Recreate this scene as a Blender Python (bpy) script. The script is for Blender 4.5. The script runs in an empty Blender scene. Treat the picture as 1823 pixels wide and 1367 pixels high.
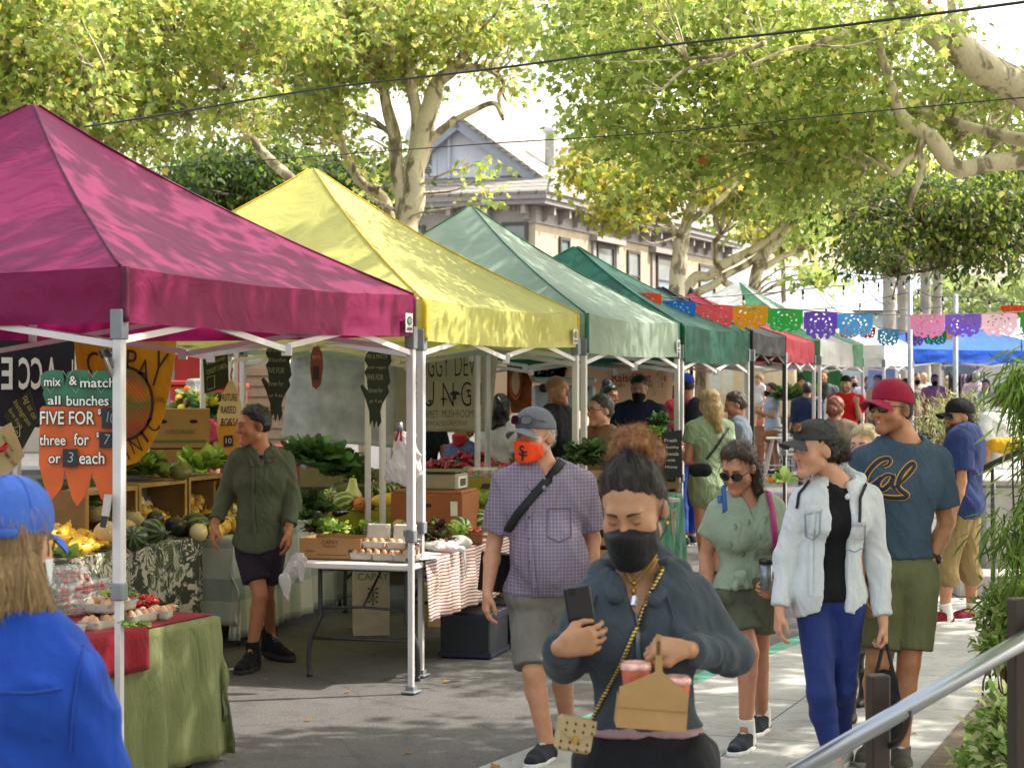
# cameras and light first, then ground, trees, buildings, stalls, goods, signs, people
import bpy,math,random
import numpy as np
from mathutils import Vector,Matrix,noise as mnoise
from mathutils.bvhtree import BVHTree
random.seed(7);rng=np.random.default_rng(7)
scn=bpy.context.scene;COL=scn.collection
R=math.radians
FPX,CU,CV,CH=3475.0,911.5,670.0,1.85
cam=bpy.data.cameras.new('camera');camo=bpy.data.objects.new('camera',cam);COL.objects.link(camo)
cam.sensor_width=36;cam.lens=36*FPX/1823;cam.clip_end=2000;cam.clip_start=.1
camo.location=(0,0,CH);camo.rotation_euler=(R(90),0,0)
cam.shift_y=-(683.5-CV)/1823*-1*-1
cam.dof.use_dof=True;cam.dof.focus_distance=10.0;cam.dof.aperture_fstop=8.0
scn.camera=camo
SUN_EL,SUN_AZ=52.0,104.0
sd=Vector((math.sin(R(SUN_AZ))*math.cos(R(SUN_EL)),-math.cos(R(SUN_AZ))*math.cos(R(SUN_EL)),math.sin(R(SUN_EL))))
w=bpy.data.worlds.new('World');scn.world=w;w.use_nodes=True
nt=w.node_tree;bg=nt.nodes['Background']
sky=nt.nodes.new('ShaderNodeTexSky');sky.sky_type='NISHITA';sky.sun_disc=False
sky.sun_elevation=R(SUN_EL);sky.sun_rotation=math.atan2(sd.x,sd.y)
sky.dust_density=4.0;sky.air_density=2.2;sky.ozone_density=.3
hs=nt.nodes.new('ShaderNodeHueSaturation');hs.inputs['Saturation'].default_value=.55;nt.links.new(sky.outputs[0],hs.inputs['Color']);nt.links.new(hs.outputs[0],bg.inputs[0]);bg.inputs[1].default_value=.15
sl=bpy.data.lights.new('sun','SUN');sl.energy=2.7;sl.angle=R(.53);sl.color=(1,.945,.86)
so=bpy.data.objects.new('sun',sl);COL.objects.link(so);so.rotation_euler=sd.to_track_quat('Z','Y').to_euler();so.location=(5,-5,12)
scn.view_settings.view_transform='Standard';scn.view_settings.look='None';scn.view_settings.exposure=1.62
scn.view_settings.gamma=1.0
scn.render.engine='CYCLES'
scn.cycles.use_denoising=True;scn.cycles.max_bounces=7;scn.cycles.diffuse_bounces=4;scn.cycles.transparent_max_bounces=16
scn.cycles.transmission_bounces=6;scn.cycles.sample_clamp_indirect=8;scn.cycles.caustics_reflective=False;scn.cycles.caustics_refractive=False
def P(u,v,d):
 return np.array([(u-CU)*d/FPX,d,CH-(v-CV)*d/FPX])
def G(u,v,z=0.0):
 d=FPX*(CH-z)/(v-CV);return np.array([(u-CU)*d/FPX,d,z])
def px(d):return FPX/d
_mc={}
def newmat(name):
 m=bpy.data.materials.new(name);m.use_nodes=True
 return m,m.node_tree,m.node_tree.nodes['Principled BSDF']
def lin(c):
 if isinstance(c,str):
  c=[int(c[i:i+2],16)/255 for i in(0,2,4)]
 return tuple((x/12.92 if x<=.04045 else((x+.055)/1.055)**2.4)for x in c[:3])
def N(t,kind,**kw):
 n=t.nodes.new(kind)
 for k,v in kw.items():
  if k.startswith('i_'):n.inputs[int(k[2:])if k[2:].isdigit()else k[2:].replace('_',' ')].default_value=v
  else:setattr(n,k,v)
 return n
def coords(t,scale=(1,1,1),rot=(0,0,0),kind='Object'):
 tc=N(t,'ShaderNodeTexCoord');mp=N(t,'ShaderNodeMapping')
 mp.inputs['Scale'].default_value=scale;mp.inputs['Rotation'].default_value=rot
 t.links.new(tc.outputs[kind],mp.inputs[0]);return mp.outputs[0]
def ramp(t,fac,stops):
 r=N(t,'ShaderNodeValToRGB');e=r.color_ramp.elements
 while len(e)<len(stops):e.new(.5)
 for q,(p,c)in zip(e,stops):q.position=p;q.color=(*c,1)if len(c)==3 else c
 t.links.new(fac,r.inputs[0]);return r.outputs[0]
def mix(t,fac,a,b,mode='MIX'):
 m=N(t,'ShaderNodeMix',data_type='RGBA',blend_type=mode)
 for s,x in((0,fac),(6,a),(7,b)):
  if hasattr(x,'is_linked')or isinstance(x,bpy.types.NodeSocket):t.links.new(x,m.inputs[s])
  else:m.inputs[s].default_value=(*x,1)if isinstance(x,(tuple,list))and len(x)==3 else x
 return m.outputs[2]
def noisetex(t,vec,scale,detail=4,rough=.55,out=0,dist=0):
 n=N(t,'ShaderNodeTexNoise');n.inputs['Scale'].default_value=scale;n.inputs['Detail'].default_value=detail
 n.inputs['Roughness'].default_value=rough;n.inputs['Distortion'].default_value=dist
 t.links.new(vec,n.inputs['Vector']);return n.outputs[out]
def bump(t,b,h,strength=.3,dist=.01,prev=None):
 n=N(t,'ShaderNodeBump');n.inputs['Strength'].default_value=strength;n.inputs['Distance'].default_value=dist
 t.links.new(h,n.inputs['Height'])
 if prev is not None:t.links.new(prev,n.inputs['Normal'])
 if b is not None:t.links.new(n.outputs[0],b.inputs['Normal'])
 return n.outputs[0]
def plain(c,rough=.5,metal=0,var=.12,scale=12,name=None,bmp=0,bscale=60,spec=.5):
 key=('plain',c if isinstance(c,str)else tuple(c),rough,metal,var,scale,bmp,bscale,spec)
 if key in _mc:return _mc[key]
 m,t,b=newmat(name or 'paint');c=lin(c)
 b.inputs['Roughness'].default_value=rough;b.inputs['Metallic'].default_value=metal;b.inputs['Specular IOR Level'].default_value=spec
 v=coords(t);n=noisetex(t,v,scale)
 t.links.new(ramp(t,n,[(.3,tuple(x*(1-var)for x in c)),(.7,tuple(min(1,x*(1+var))for x in c))]),b.inputs['Base Color'])
 if bmp:bump(t,b,noisetex(t,v,bscale),bmp,.005)
 _mc[key]=m;return m
def cloth(c,rough=.85,var=.12,fold=.5,weave=.25,fscale=7,sheen=.04,c2=None,name='cloth',trans=0):
 key=('cloth',c,rough,var,fold,weave,fscale,sheen,c2,trans)
 if key in _mc:return _mc[key]
 m,t,b=newmat(name);c=lin(c)
 b.inputs['Roughness'].default_value=rough;b.inputs['Specular IOR Level'].default_value=.2
 b.inputs['Sheen Weight'].default_value=sheen;b.inputs['Sheen Roughness'].default_value=.5
 v=coords(t);n=noisetex(t,v,5,6,.65)
 cc=ramp(t,n,[(.3,tuple(x*(1-var)for x in c)),(.7,tuple(min(1,x*(1+var))for x in c))])
 if c2:
  h=noisetex(t,v,260,2);cc=mix(t,ramp(t,h,[(.45,(0,)*3),(.6,(1,)*3)]),cc,lin(c2))
 t.links.new(cc,b.inputs['Base Color'])
 f=N(t,'ShaderNodeTexNoise');f.inputs['Scale'].default_value=fscale;f.inputs['Detail'].default_value=3;f.inputs['Distortion'].default_value=1.4
 t.links.new(coords(t,(1,1,.45),(.3,.5,.2)),f.inputs[0])
 nb=bump(t,None,f.outputs[0],fold,.05);f2=noisetex(t,coords(t,(1,1,.3),(.5,-.6,.3)),fscale*3.2,3,.55,0,1.5);nb=bump(t,None,f2,fold*.8,.014,nb)
 bump(t,b,noisetex(t,v,420,1),weave,.002,nb)
 if trans:
  tr=N(t,'ShaderNodeBsdfTranslucent');t.links.new(cc,tr.inputs[0]);mx=N(t,'ShaderNodeMixShader');mx.inputs[0].default_value=trans
  o=t.nodes['Material Output'];t.links.new(b.outputs[0],mx.inputs[1]);t.links.new(tr.outputs[0],mx.inputs[2]);t.links.new(mx.outputs[0],o.inputs[0])
 _mc[key]=m;return m
def plaid(c,lines,step=.016,name='plaid',width=.14,c3=None):
 m,t,b=newmat(name);b.inputs['Roughness'].default_value=.85;b.inputs['Specular IOR Level'].default_value=.2
 tc=N(t,'ShaderNodeTexCoord');sp=N(t,'ShaderNodeSeparateXYZ');t.links.new(tc.outputs['Object'],sp.inputs[0])
 fs=[]
 for ax in(0,2):
  a=N(t,'ShaderNodeMath',operation='MULTIPLY',i_1=1/step);t.links.new(sp.outputs[ax],a.inputs[0])
  f=N(t,'ShaderNodeMath',operation='FRACT');t.links.new(a.outputs[0],f.inputs[0])
  l=N(t,'ShaderNodeMath',operation='LESS_THAN',i_1=width);t.links.new(f.outputs[0],l.inputs[0]);fs.append(l.outputs[0])
 mx=N(t,'ShaderNodeMath',operation='MAXIMUM');t.links.new(fs[0],mx.inputs[0]);t.links.new(fs[1],mx.inputs[1])
 if c3:
  ad=N(t,'ShaderNodeMath',operation='ADD');t.links.new(fs[0],ad.inputs[0]);t.links.new(fs[1],ad.inputs[1])
  hf=N(t,'ShaderNodeMath',operation='MULTIPLY',i_1=.5);t.links.new(ad.outputs[0],hf.inputs[0])
  cc=ramp(t,hf.outputs[0],[(.1,lin(c)),(.5,lin(c3)),(.9,lin(lines))])
 else:cc=mix(t,mx.outputs[0],lin(c),lin(lines))
 n=noisetex(t,coords(t),6);cc=mix(t,.25,cc,ramp(t,n,[(.3,(.5,)*3),(.7,(1,)*3)]),'MULTIPLY')
 t.links.new(cc,b.inputs['Base Color'])
 f=N(t,'ShaderNodeTexNoise');f.inputs['Scale'].default_value=8;f.inputs['Detail'].default_value=3;f.inputs['Distortion'].default_value=1.4
 t.links.new(coords(t,(1,1,.45),(.3,.5,.2)),f.inputs[0]);bump(t,b,f.outputs[0],.5,.05)
 return m
def skinmat(c,sss=.12):
 key=('skin',c,sss)
 if key in _mc:return _mc[key]
 m,t,b=newmat('skin');c=lin(c)
 at=N(t,'ShaderNodeVertexColor',layer_name='tint')
 v=coords(t);n=noisetex(t,v,22,5,.6);n2=noisetex(t,v,9,2)
 base=ramp(t,n,[(.3,tuple(x*.86 for x in c)),(.7,tuple(min(1,x*1.1)for x in c))])
 base=mix(t,.35,base,ramp(t,n2,[(.35,(1,.93,.9)),(.7,(1,1,1))]),'MULTIPLY')
 t.links.new(mix(t,1.0,base,at.outputs[0],'MULTIPLY'),b.inputs['Base Color'])
 b.inputs['Roughness'].default_value=.48;b.inputs['Specular IOR Level'].default_value=.4
 b.inputs['Subsurface Weight'].default_value=sss;b.inputs['Subsurface Radius'].default_value=(1,.35,.2);b.inputs['Subsurface Scale'].default_value=.012
 bump(t,b,noisetex(t,v,260,3),.12,.002)
 _mc[key]=m;return m
def hairmat(c,c2=None):
 key=('hair',c,c2)
 if key in _mc:return _mc[key]
 m,t,b=newmat('hair');c=lin(c);c2=lin(c2)if c2 else tuple(x*1.9 for x in c)
 n=noisetex(t,coords(t,(1,1,.25)),60,5,.7)
 t.links.new(ramp(t,n,[(.3,tuple(x*.6 for x in c)),(.55,c),(.8,c2)]),b.inputs['Base Color'])
 b.inputs['Roughness'].default_value=.45;b.inputs['Specular IOR Level'].default_value=.45
 bump(t,b,n,.5,.006);_mc[key]=m;return m
METAL=None
def glassy(c=(.9,.95,.95),alpha=.35,rough=.08):
 key=('clear',c,alpha)
 if key in _mc:return _mc[key]
 m,t,b=newmat('clear_plastic');b.inputs['Base Color'].default_value=(*c,1);b.inputs['Roughness'].default_value=rough
 b.inputs['Alpha'].default_value=alpha;_mc[key]=m;return m
def prop(o,label=None,cat=None,group=None,kind=None):
 if label:o['label']=label
 if cat:o['category']=cat
 if group:o['group']=group
 if kind:o['kind']=kind
 return o
def empty(name,loc=(0,0,0),label=None,cat=None,group=None,rz=0):
 o=bpy.data.objects.new(name,None);COL.objects.link(o);o.location=tuple(loc);o.rotation_euler=(0,0,rz);o.empty_display_size=.1
 bpy.context.view_layer.update
 return prop(o,label,cat,group)
def parent(o,p):
 if p is not None:
  o.parent=p
  M=Matrix.Translation(p.location)@p.rotation_euler.to_matrix().to_4x4()if p.parent is None else None
  if p.parent is None:o.matrix_parent_inverse=M.inverted()
  else:
   g=p.parent;Mg=Matrix.Translation(g.location)@g.rotation_euler.to_matrix().to_4x4()
   o.matrix_parent_inverse=Matrix.Identity(4)if p.type=='MESH' else Mg.inverted()
 return o
def mesh_np(name,V,F,mats,par=None,smooth=True,fmat=None,tint=None):
 """V (n,3); F a list of index arrays (n,3)/(n,4) or of tuples; one mesh object, world coordinates"""
 V=np.asarray(V,np.float32)
 me=bpy.data.meshes.new(name)
 if isinstance(F,np.ndarray):F=[F]
 if len(F)and isinstance(F[0],np.ndarray):
  loops=np.concatenate([f.ravel()for f in F if len(f)])if F else np.zeros(0)
  sizes=np.concatenate([np.full(len(f),f.shape[1])for f in F if len(f)])
 else:
  loops=np.array([i for f in F for i in f]);sizes=np.array([len(f)for f in F])
 me.vertices.add(len(V));me.vertices.foreach_set('co',V.ravel())
 me.loops.add(len(loops));me.loops.foreach_set('vertex_index',loops.astype(np.int32))
 me.polygons.add(len(sizes));st=np.concatenate([[0],np.cumsum(sizes)[:-1]])
 me.polygons.foreach_set('loop_start',st.astype(np.int32))
 if fmat is not None:me.polygons.foreach_set('material_index',np.asarray(fmat,np.int32))
 me.update(calc_edges=True);me.validate()
 me.polygons.foreach_set('use_smooth',np.full(len(me.polygons),bool(smooth)))
 for m in(mats if isinstance(mats,(list,tuple))else[mats]):me.materials.append(m)
 if tint is not None and len(tint)==len(me.vertices):
  a=me.color_attributes.new('tint','FLOAT_COLOR','POINT')
  c4=np.ones((len(V),4),np.float32);c4[:,:3]=tint;a.data.foreach_set('color',c4.ravel())
 o=bpy.data.objects.new(name,me);COL.objects.link(o)
 return parent(o,par)
class MB:
 def __init__(s):s.V=[];s.F=[];s.M=[];s.n=0
 def add(s,V,F,m=0):
  V=np.asarray(V,float);s.V.append(V)
  for f in F:s.F.append(tuple(int(i)+s.n for i in f));s.M.append(m)
  s.n+=len(V);return s
 def box(s,c,size,rz=0,m=0,bev=0,rot=None):
  x,y,z=[a/2 for a in size]
  if bev:
   b=min(bev,x*.9,y*.9,z*.9);V=[];
   for sz in(-1,1):
    pass
   V=[];F=[]
   idx={}
   for sx in(-1,1):
    for sy in(-1,1):
     for sz in(-1,1):
      for k,p in enumerate(((x,y-b,z-b),(x-b,y,z-b),(x-b,y-b,z))):
       idx[sx,sy,sz,k]=len(V);V.append((p[0]*sx,p[1]*sy,p[2]*sz))
   I=idx
   for sx in(-1,1):
    q=[I[sx,-1,-1,0],I[sx,1,-1,0],I[sx,1,1,0],I[sx,-1,1,0]];F.append(q if sx>0 else q[::-1])
   for sy in(-1,1):
    q=[I[1,sy,-1,1],I[-1,sy,-1,1],I[-1,sy,1,1],I[1,sy,1,1]];F.append(q if sy>0 else q[::-1])
   for sz in(-1,1):
    q=[I[-1,-1,sz,2],I[1,-1,sz,2],I[1,1,sz,2],I[-1,1,sz,2]];F.append(q if sz>0 else q[::-1])
   for a in(-1,1):
    for c2 in(-1,1):
     F.append([I[a,c2,-1,0],I[a,c2,-1,1],I[a,c2,1,1],I[a,c2,1,0]][::(1 if a*c2>0 else-1)])
     F.append([I[a,-1,c2,0],I[a,-1,c2,2],I[a,1,c2,2],I[a,1,c2,0]][::(-1 if a*c2>0 else 1)])
     F.append([I[-1,a,c2,1],I[-1,a,c2,2],I[1,a,c2,2],I[1,a,c2,1]][::(1 if a*c2>0 else-1)])
     for c3 in(-1,1):
      F.append([I[a,c2,c3,0],I[a,c2,c3,1],I[a,c2,c3,2]][::(1 if a*c2*c3>0 else-1)])
   V=np.array(V)
  else:
   V=np.array([(sx*x,sy*y,sz*z)for sx in(-1,1)for sy in(-1,1)for sz in(-1,1)])
   F=[(0,1,3,2),(4,6,7,5),(0,4,5,1),(2,3,7,6),(0,2,6,4),(1,5,7,3)]
  if rot is not None:V=V@np.array(rot).T
  ca,sa=math.cos(rz),math.sin(rz)
  V=np.stack([V[:,0]*ca-V[:,1]*sa,V[:,0]*sa+V[:,1]*ca,V[:,2]],1)+np.asarray(c,float)
  return s.add(V,F,m)
 def bar(s,a,b,w,h=None,m=0,up=(0,0,1)):
  a=np.asarray(a,float);b=np.asarray(b,float);h=h or w
  z=b-a;L=np.linalg.norm(z);z/=L;u=np.asarray(up,float)
  if abs(z@u)>.98:u=np.array([0,1.,0])
  x=np.cross(u,z);x/=np.linalg.norm(x);y=np.cross(z,x)
  return s.box((a+b)/2,(w,h,L),0,m,rot=np.stack([x,y,z],1))
 def tube(s,pts,rad,n=8,m=0,cap=True,closed=False):
  pts=np.asarray(pts,float);k=len(pts);rad=np.full(k,rad)if np.isscalar(rad)else np.asarray(rad,float)
  T=np.gradient(pts,axis=0);T/=np.linalg.norm(T,axis=1)[:,None]+1e-9
  ref=np.array([0,0,1.])if abs(T[0][2])<.9 else np.array([1.,0,0])
  V=[];u=np.cross(ref,T[0]);u/=np.linalg.norm(u)
  for i in range(k):
   u=u-T[i]*(u@T[i]);u/=np.linalg.norm(u)+1e-9;v=np.cross(T[i],u)
   for j in range(n):
    a=2*math.pi*j/n;V.append(pts[i]+rad[i]*(math.cos(a)*u+math.sin(a)*v))
  F=[]
  for i in range(k-1):
   for j in range(n):
    j2=(j+1)%n;F.append((i*n+j,i*n+j2,(i+1)*n+j2,(i+1)*n+j))
  if closed:
   for j in range(n):j2=(j+1)%n;F.append(((k-1)*n+j,(k-1)*n+j2,j2,j))
  elif cap:F.append(tuple(range(n))[::-1]);F.append(tuple(range((k-1)*n,k*n)))
  return s.add(V,F,m)
 def lathe(s,prof,c=(0,0,0),n=20,m=0,axis=None,wob=None):
  V=[];F=[]
  for(r,z)in prof:
   for j in range(n):
    a=2*math.pi*j/n;rr=r*(1+(wob(a,z)if wob else 0));V.append((rr*math.cos(a),rr*math.sin(a),z))
  k=len(prof)
  for i in range(k-1):
   for j in range(n):j2=(j+1)%n;F.append((i*n+j,i*n+j2,(i+1)*n+j2,(i+1)*n+j))
  F.append(tuple(range(n))[::-1]);F.append(tuple(range((k-1)*n,k*n)))
  V=np.array(V)
  if axis is not None:V=V@np.array(axis).T
  return s.add(V+np.asarray(c,float),F,m)
 def prism(s,poly,o,ex,ey,t,m=0):
  """a flat outline (list of 2-D points) in the plane o + x ex + y ey, with thickness t along the normal"""
  ex=np.asarray(ex,float);ey=np.asarray(ey,float);nrm=np.cross(ex,ey);nrm/=np.linalg.norm(nrm)
  A=np.array([np.asarray(o)+p[0]*ex+p[1]*ey for p in poly]);n=len(A)
  V=np.concatenate([A,A-nrm*t]);F=[tuple(range(n)),tuple(range(2*n-1,n-1,-1))]
  F+=[(i,i+n,(i+1)%n+n,(i+1)%n)for i in range(n)]
  return s.add(V,F,m)
 def grid(s,fn,nu,nv,m=0,closed=False):
  V=[fn(i/nu,j/nv)for i in range(nu+1)for j in range(nv+1)]
  F=[(i*(nv+1)+j,(i+1)*(nv+1)+j,(i+1)*(nv+1)+j+1,i*(nv+1)+j+1)for i in range(nu)for j in range(nv)]
  return s.add(V,F,m)
 def build(s,name,mats,par=None,smooth=False):
  return mesh_np(name,np.concatenate(s.V),s.F,mats,par,smooth,s.M)
def solidify(o,t,off=-1):
 md=o.modifiers.new('thick','SOLIDIFY');md.thickness=t;md.offset=off;return o
def autosmooth(o,ang=40):
 return o
def rot(ax,a):
 return np.array(Matrix.Rotation(a,3,ax))
def nz(p,f=1.0,seed=0.0):
 return mnoise.noise(Vector((p[0]*f+seed,p[1]*f-seed*.7,(p[2]if len(p)>2 else 0)*f+seed*.3)))
_fc={}
def text_mesh(body,size=1.0,shear=0,offset=0,spacing=1.0):
 """(V2, faces) of a line of lettering, centred, cap height about .7 size"""
 key=(body,shear,offset,spacing)
 if key not in _fc:
  cu=bpy.data.curves.new('lettering','FONT');cu.body=body;cu.size=1;cu.shear=shear;cu.offset=offset;cu.space_character=spacing
  cu.align_x='CENTER';cu.align_y='CENTER';cu.resolution_u=3
  ob=bpy.data.objects.new('lettering',cu);COL.objects.link(ob)
  dg=bpy.context.evaluated_depsgraph_get();me=ob.evaluated_get(dg).to_mesh()
  V=np.array([v.co[:]for v in me.vertices]);F=[tuple(p.vertices)for p in me.polygons]
  ob.evaluated_get(dg).to_mesh_clear();bpy.data.objects.remove(ob);bpy.data.curves.remove(cu)
  _fc[key]=(V,F)
 V,F=_fc[key]
 return V[:,:2]*size,F
def letter(mb,body,o,ex,ey,size,lift=.003,width=None,m=0,shear=0,offset=.0,warp=None,rotz=0,spacing=1.0):
 V,F=text_mesh(body,size,shear,offset,spacing)
 if not len(V):return
 V=V.copy()
 if width:V[:,0]*=width/max(1e-6,np.ptp(V[:,0]))
 if rotz:
  c,s_=math.cos(rotz),math.sin(rotz);V=np.stack([V[:,0]*c-V[:,1]*s_,V[:,0]*s_+V[:,1]*c],1)
 ex=np.asarray(ex,float);ey=np.asarray(ey,float);nrm=np.cross(ex,ey)
 if warp:W=np.array([np.asarray(warp(p),float)+nrm*lift for p in V])
 else:W=np.asarray(o,float)+V[:,:1]*ex+V[:,1:]*ey+nrm*lift
 mb.add(W,F,m)
def vhash(i,j,k):
 n=(i*374761393+j*668265263+k*2147483647)&0xffffffff
 n=((n^(n>>13))*1274126177)&0xffffffff
 return((n^(n>>16))&0xffff)/32767.5-1
def vnoise(p,seed=0):
 p=np.asarray(p,float)+seed*17.31;i=np.floor(p).astype(np.int64);f=p-i;f=f*f*(3-2*f)
 x,y,z=i[...,0],i[...,1],i[...,2];r=0
 for dx in(0,1):
  for dy in(0,1):
   for dz in(0,1):
    wgt=(f[...,0]if dx else 1-f[...,0])*(f[...,1]if dy else 1-f[...,1])*(f[...,2]if dz else 1-f[...,2])
    r=r+wgt*vhash(x+dx,y+dy,z+dz)
 return r
def cone(a,b,ra,rb,flat=None,cut=False,k=None,cuta=False):
 return dict(t='c',a=np.asarray(a,float),b=np.asarray(b,float),ra=ra,rb=rb,flat=flat,cut=cut,cuta=cuta,k=k)
def ell(c,r,M=None,k=None):
 return dict(t='e',c=np.asarray(c,float),r=np.asarray(r,float),M=np.eye(3)if M is None else np.asarray(M,float),k=k)
def xform(pr,M,o):
 """bring primitives from a local frame (columns of M) to the world"""
 out=[]
 for q in pr:
  q=dict(q)
  if q['t']=='c':
   q['a']=M@q['a']+o;q['b']=M@q['b']+o
   if q['flat']:q['flat']=(M@np.asarray(q['flat'][0],float),q['flat'][1])
  else:
   q['c']=M@q['c']+o;q['M']=M@q['M']
  out.append(q)
 return out
def inflate(pr,t):
 out=[]
 for q in pr:
  q=dict(q)
  if q['t']=='c':q['ra']=q['ra']+t;q['rb']=q['rb']+t
  else:q['r']=q['r']+t
  out.append(q)
 return out
def evalprim(q,p):
 if q['t']=='c':
  a,b=q['a'],q['b'];ab=b-a;L2=ab@ab+1e-12;pa=p-a
  if q['flat']:
   n,s=q['flat'];pa=pa+(pa@n)[...,None]*(n*(1/s-1))
  t=np.clip((pa@ab)/L2,0,1)
  d=np.linalg.norm(pa-t[...,None]*ab,axis=-1)-(q['ra']+(q['rb']-q['ra'])*t)
  u=ab/math.sqrt(L2)
  if q['cut']:d=np.maximum(d,(p-b)@u)
  if q['cuta']:d=np.maximum(d,-((p-a)@u))
  return d
 l=(p-q['c'])@q['M'];r=q['r']
 k0=np.linalg.norm(l/r,axis=-1);k1=np.linalg.norm(l/(r*r),axis=-1)+1e-9
 return k0*(k0-1)/k1
def primbox(q):
 if q['t']=='c':
  m=max(q['ra'],q['rb'])*1.02
  if q['flat']and q['flat'][1]>1:m*=q['flat'][1]
  return np.minimum(q['a'],q['b'])-m,np.maximum(q['a'],q['b'])+m
 e=np.sqrt(((q['M']*q['r'])**2).sum(1));return q['c']-e,q['c']+e
class Field:
 def __init__(s,pr,h,pad=.02,lo=None,hi=None,k=.02,shape=None):
  bs=[primbox(q)for q in pr]
  s.lo=np.min([b[0]for b in bs],0)-pad if lo is None else np.asarray(lo,float)
  s.hi=np.max([b[1]for b in bs],0)+pad if hi is None else np.asarray(hi,float)
  s.h=h;s.n=np.maximum(4,np.ceil((s.hi-s.lo)/h).astype(int)+1)
  s.F=np.full(s.n,.2,np.float32);s.add(pr,k)
 def block(s,lo,hi):
  i0=np.clip(np.floor((lo-s.lo)/s.h).astype(int),0,s.n);i1=np.clip(np.ceil((hi-s.lo)/s.h).astype(int)+1,0,s.n)
  if(i1<=i0).any():return None,None
  sl=tuple(slice(a,b)for a,b in zip(i0,i1))
  g=np.stack(np.meshgrid(*[s.lo[c]+s.h*np.arange(i0[c],i1[c])for c in range(3)],indexing='ij'),-1)
  return sl,g
 def add(s,pr,k=.02):
  for q in pr:
   kk=q['k']if q.get('k')is not None else k
   lo,hi=primbox(q);m=max(kk,s.h*2)+s.h
   sl,g=s.block(lo-m,hi+m)
   if sl is None:continue
   d=evalprim(q,g).astype(np.float32);a=s.F[sl]
   if kk>0:
    hh=np.maximum(kk-np.abs(a-d),0);s.F[sl]=np.minimum(a,d)-hh*hh/(4*kk)
   else:s.F[sl]=np.minimum(a,d)
  return s
 def cut(s,pr,k=.006):
  for q in pr:
   lo,hi=primbox(q);m=s.h*3+k
   sl,g=s.block(lo-m,hi+m)
   if sl is None:continue
   d=-evalprim(q,g).astype(np.float32);a=s.F[sl]
   hh=np.maximum(k-np.abs(a-d),0);s.F[sl]=np.maximum(a,d)+hh*hh/(4*k)
  return s
 def clip(s,fn):
  sl,g=s.block(s.lo,s.hi);s.F[sl]=np.maximum(s.F[sl],fn(g));return s
 def plane(s,p,n):
  n=np.asarray(n,float);p=np.asarray(p,float)
  ax=[s.lo[c]+s.h*np.arange(s.n[c])for c in range(3)]
  d=(ax[0][:,None,None]-p[0])*n[0]+(ax[1][None,:,None]-p[1])*n[1]+(ax[2][None,None,:]-p[2])*n[2]
  s.F=np.maximum(s.F,d.astype(np.float32));return s
 def mesh(s):
  F=np.pad(s.F,1,constant_values=.2);S=F<0;h=s.h;lo=s.lo-h
  c=np.zeros(tuple(x-1 for x in F.shape),np.int8)
  for d in np.ndindex(2,2,2):
   c+=S[d[0]:S.shape[0]-1+d[0],d[1]:S.shape[1]-1+d[1],d[2]:S.shape[2]-1+d[2]]
  m=(c>0)&(c<8);I=np.argwhere(m)
  if not len(I):return np.zeros((0,3)),np.zeros((0,4),int)
  idx=np.full(m.shape,-1,np.int32);idx[m]=np.arange(len(I))
  acc=np.zeros((len(I),3));cnt=np.zeros(len(I))
  for ax in range(3):
   o=[0,1,2];o.remove(ax)
   for e in((0,0),(0,1),(1,0),(1,1)):
    a=np.zeros(3,int);a[o[0]],a[o[1]]=e;b=a.copy();b[ax]=1
    fa=F[tuple((I+a).T)];fb=F[tuple((I+b).T)];x=(fa<0)!=(fb<0)
    t=np.where(x,fa/(fa-fb+1e-12),0)
    acc[x]+=a+(b-a)*t[x][:,None];cnt[x]+=1
  V=(I+acc/cnt[:,None])*h+lo
  Q=[]
  for ax in range(3):
   sl0=[slice(1,-1)]*3;sl0[ax]=slice(0,-1);sl1=list(sl0);sl1[ax]=slice(1,None)
   A=S[tuple(sl0)];B=S[tuple(sl1)];E=np.argwhere(A!=B);inside=A[tuple(E.T)]
   off=np.ones(3,int);off[ax]=0;E=E+off
   o=[(ax+1)%3,(ax+2)%3];u=np.zeros(3,int);u[o[0]]=1;v=np.zeros(3,int);v[o[1]]=1
   q=np.stack([idx[tuple((E-u-v).T)],idx[tuple((E-v).T)],idx[tuple(E.T)],idx[tuple((E-u).T)]],1)
   q[~inside]=q[~inside][:,::-1];Q.append(q)
  return V,np.concatenate(Q)
def vnormals(V,Q):
 n=np.cross(V[Q[:,2]]-V[Q[:,0]],V[Q[:,3]]-V[Q[:,1]]if Q.shape[1]==4 else V[Q[:,1]]-V[Q[:,0]])
 out=np.zeros_like(V)
 for c in range(Q.shape[1]):np.add.at(out,Q[:,c],n)
 return out/(np.linalg.norm(out,axis=1)[:,None]+1e-12)
def relax(V,Q,it=1,lam=.5):
 for _ in range(it):
  acc=np.zeros_like(V);cnt=np.zeros(len(V))
  for a,b in((0,1),(1,2),(2,3),(3,0)):
   np.add.at(acc,Q[:,a],V[Q[:,b]]);np.add.at(cnt,Q[:,a],1)
   np.add.at(acc,Q[:,b],V[Q[:,a]]);np.add.at(cnt,Q[:,b],1)
  V=V+lam*(acc/np.maximum(cnt,1)[:,None]-V)
 return V
def folds(V,Q,amp,freq=9,seed=1,stretch=(1,1,.4),tilt=.6):
 """cloth folds: ridged, drawn out noise pushed along the normals"""
 n=vnormals(V,Q);c,s=math.cos(tilt),math.sin(tilt)
 q=np.stack([V[:,0]*c+V[:,2]*s,V[:,1],-V[:,0]*s+V[:,2]*c],1)*freq*np.asarray(stretch)
 wv=np.stack([vnoise(q*.7,seed+k)for k in(3,4,5)],1)
 a=1-2.4*np.abs(vnoise(q+wv*.9,seed))**.8;b=1-2.4*np.abs(vnoise(q*2.3+wv,seed+1))**.8;c_=1-2*np.abs(vnoise(q*4.6+wv,seed+2))
 return V+n*(amp*(a*.6+b*.42+c_*.16))[:,None]
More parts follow.
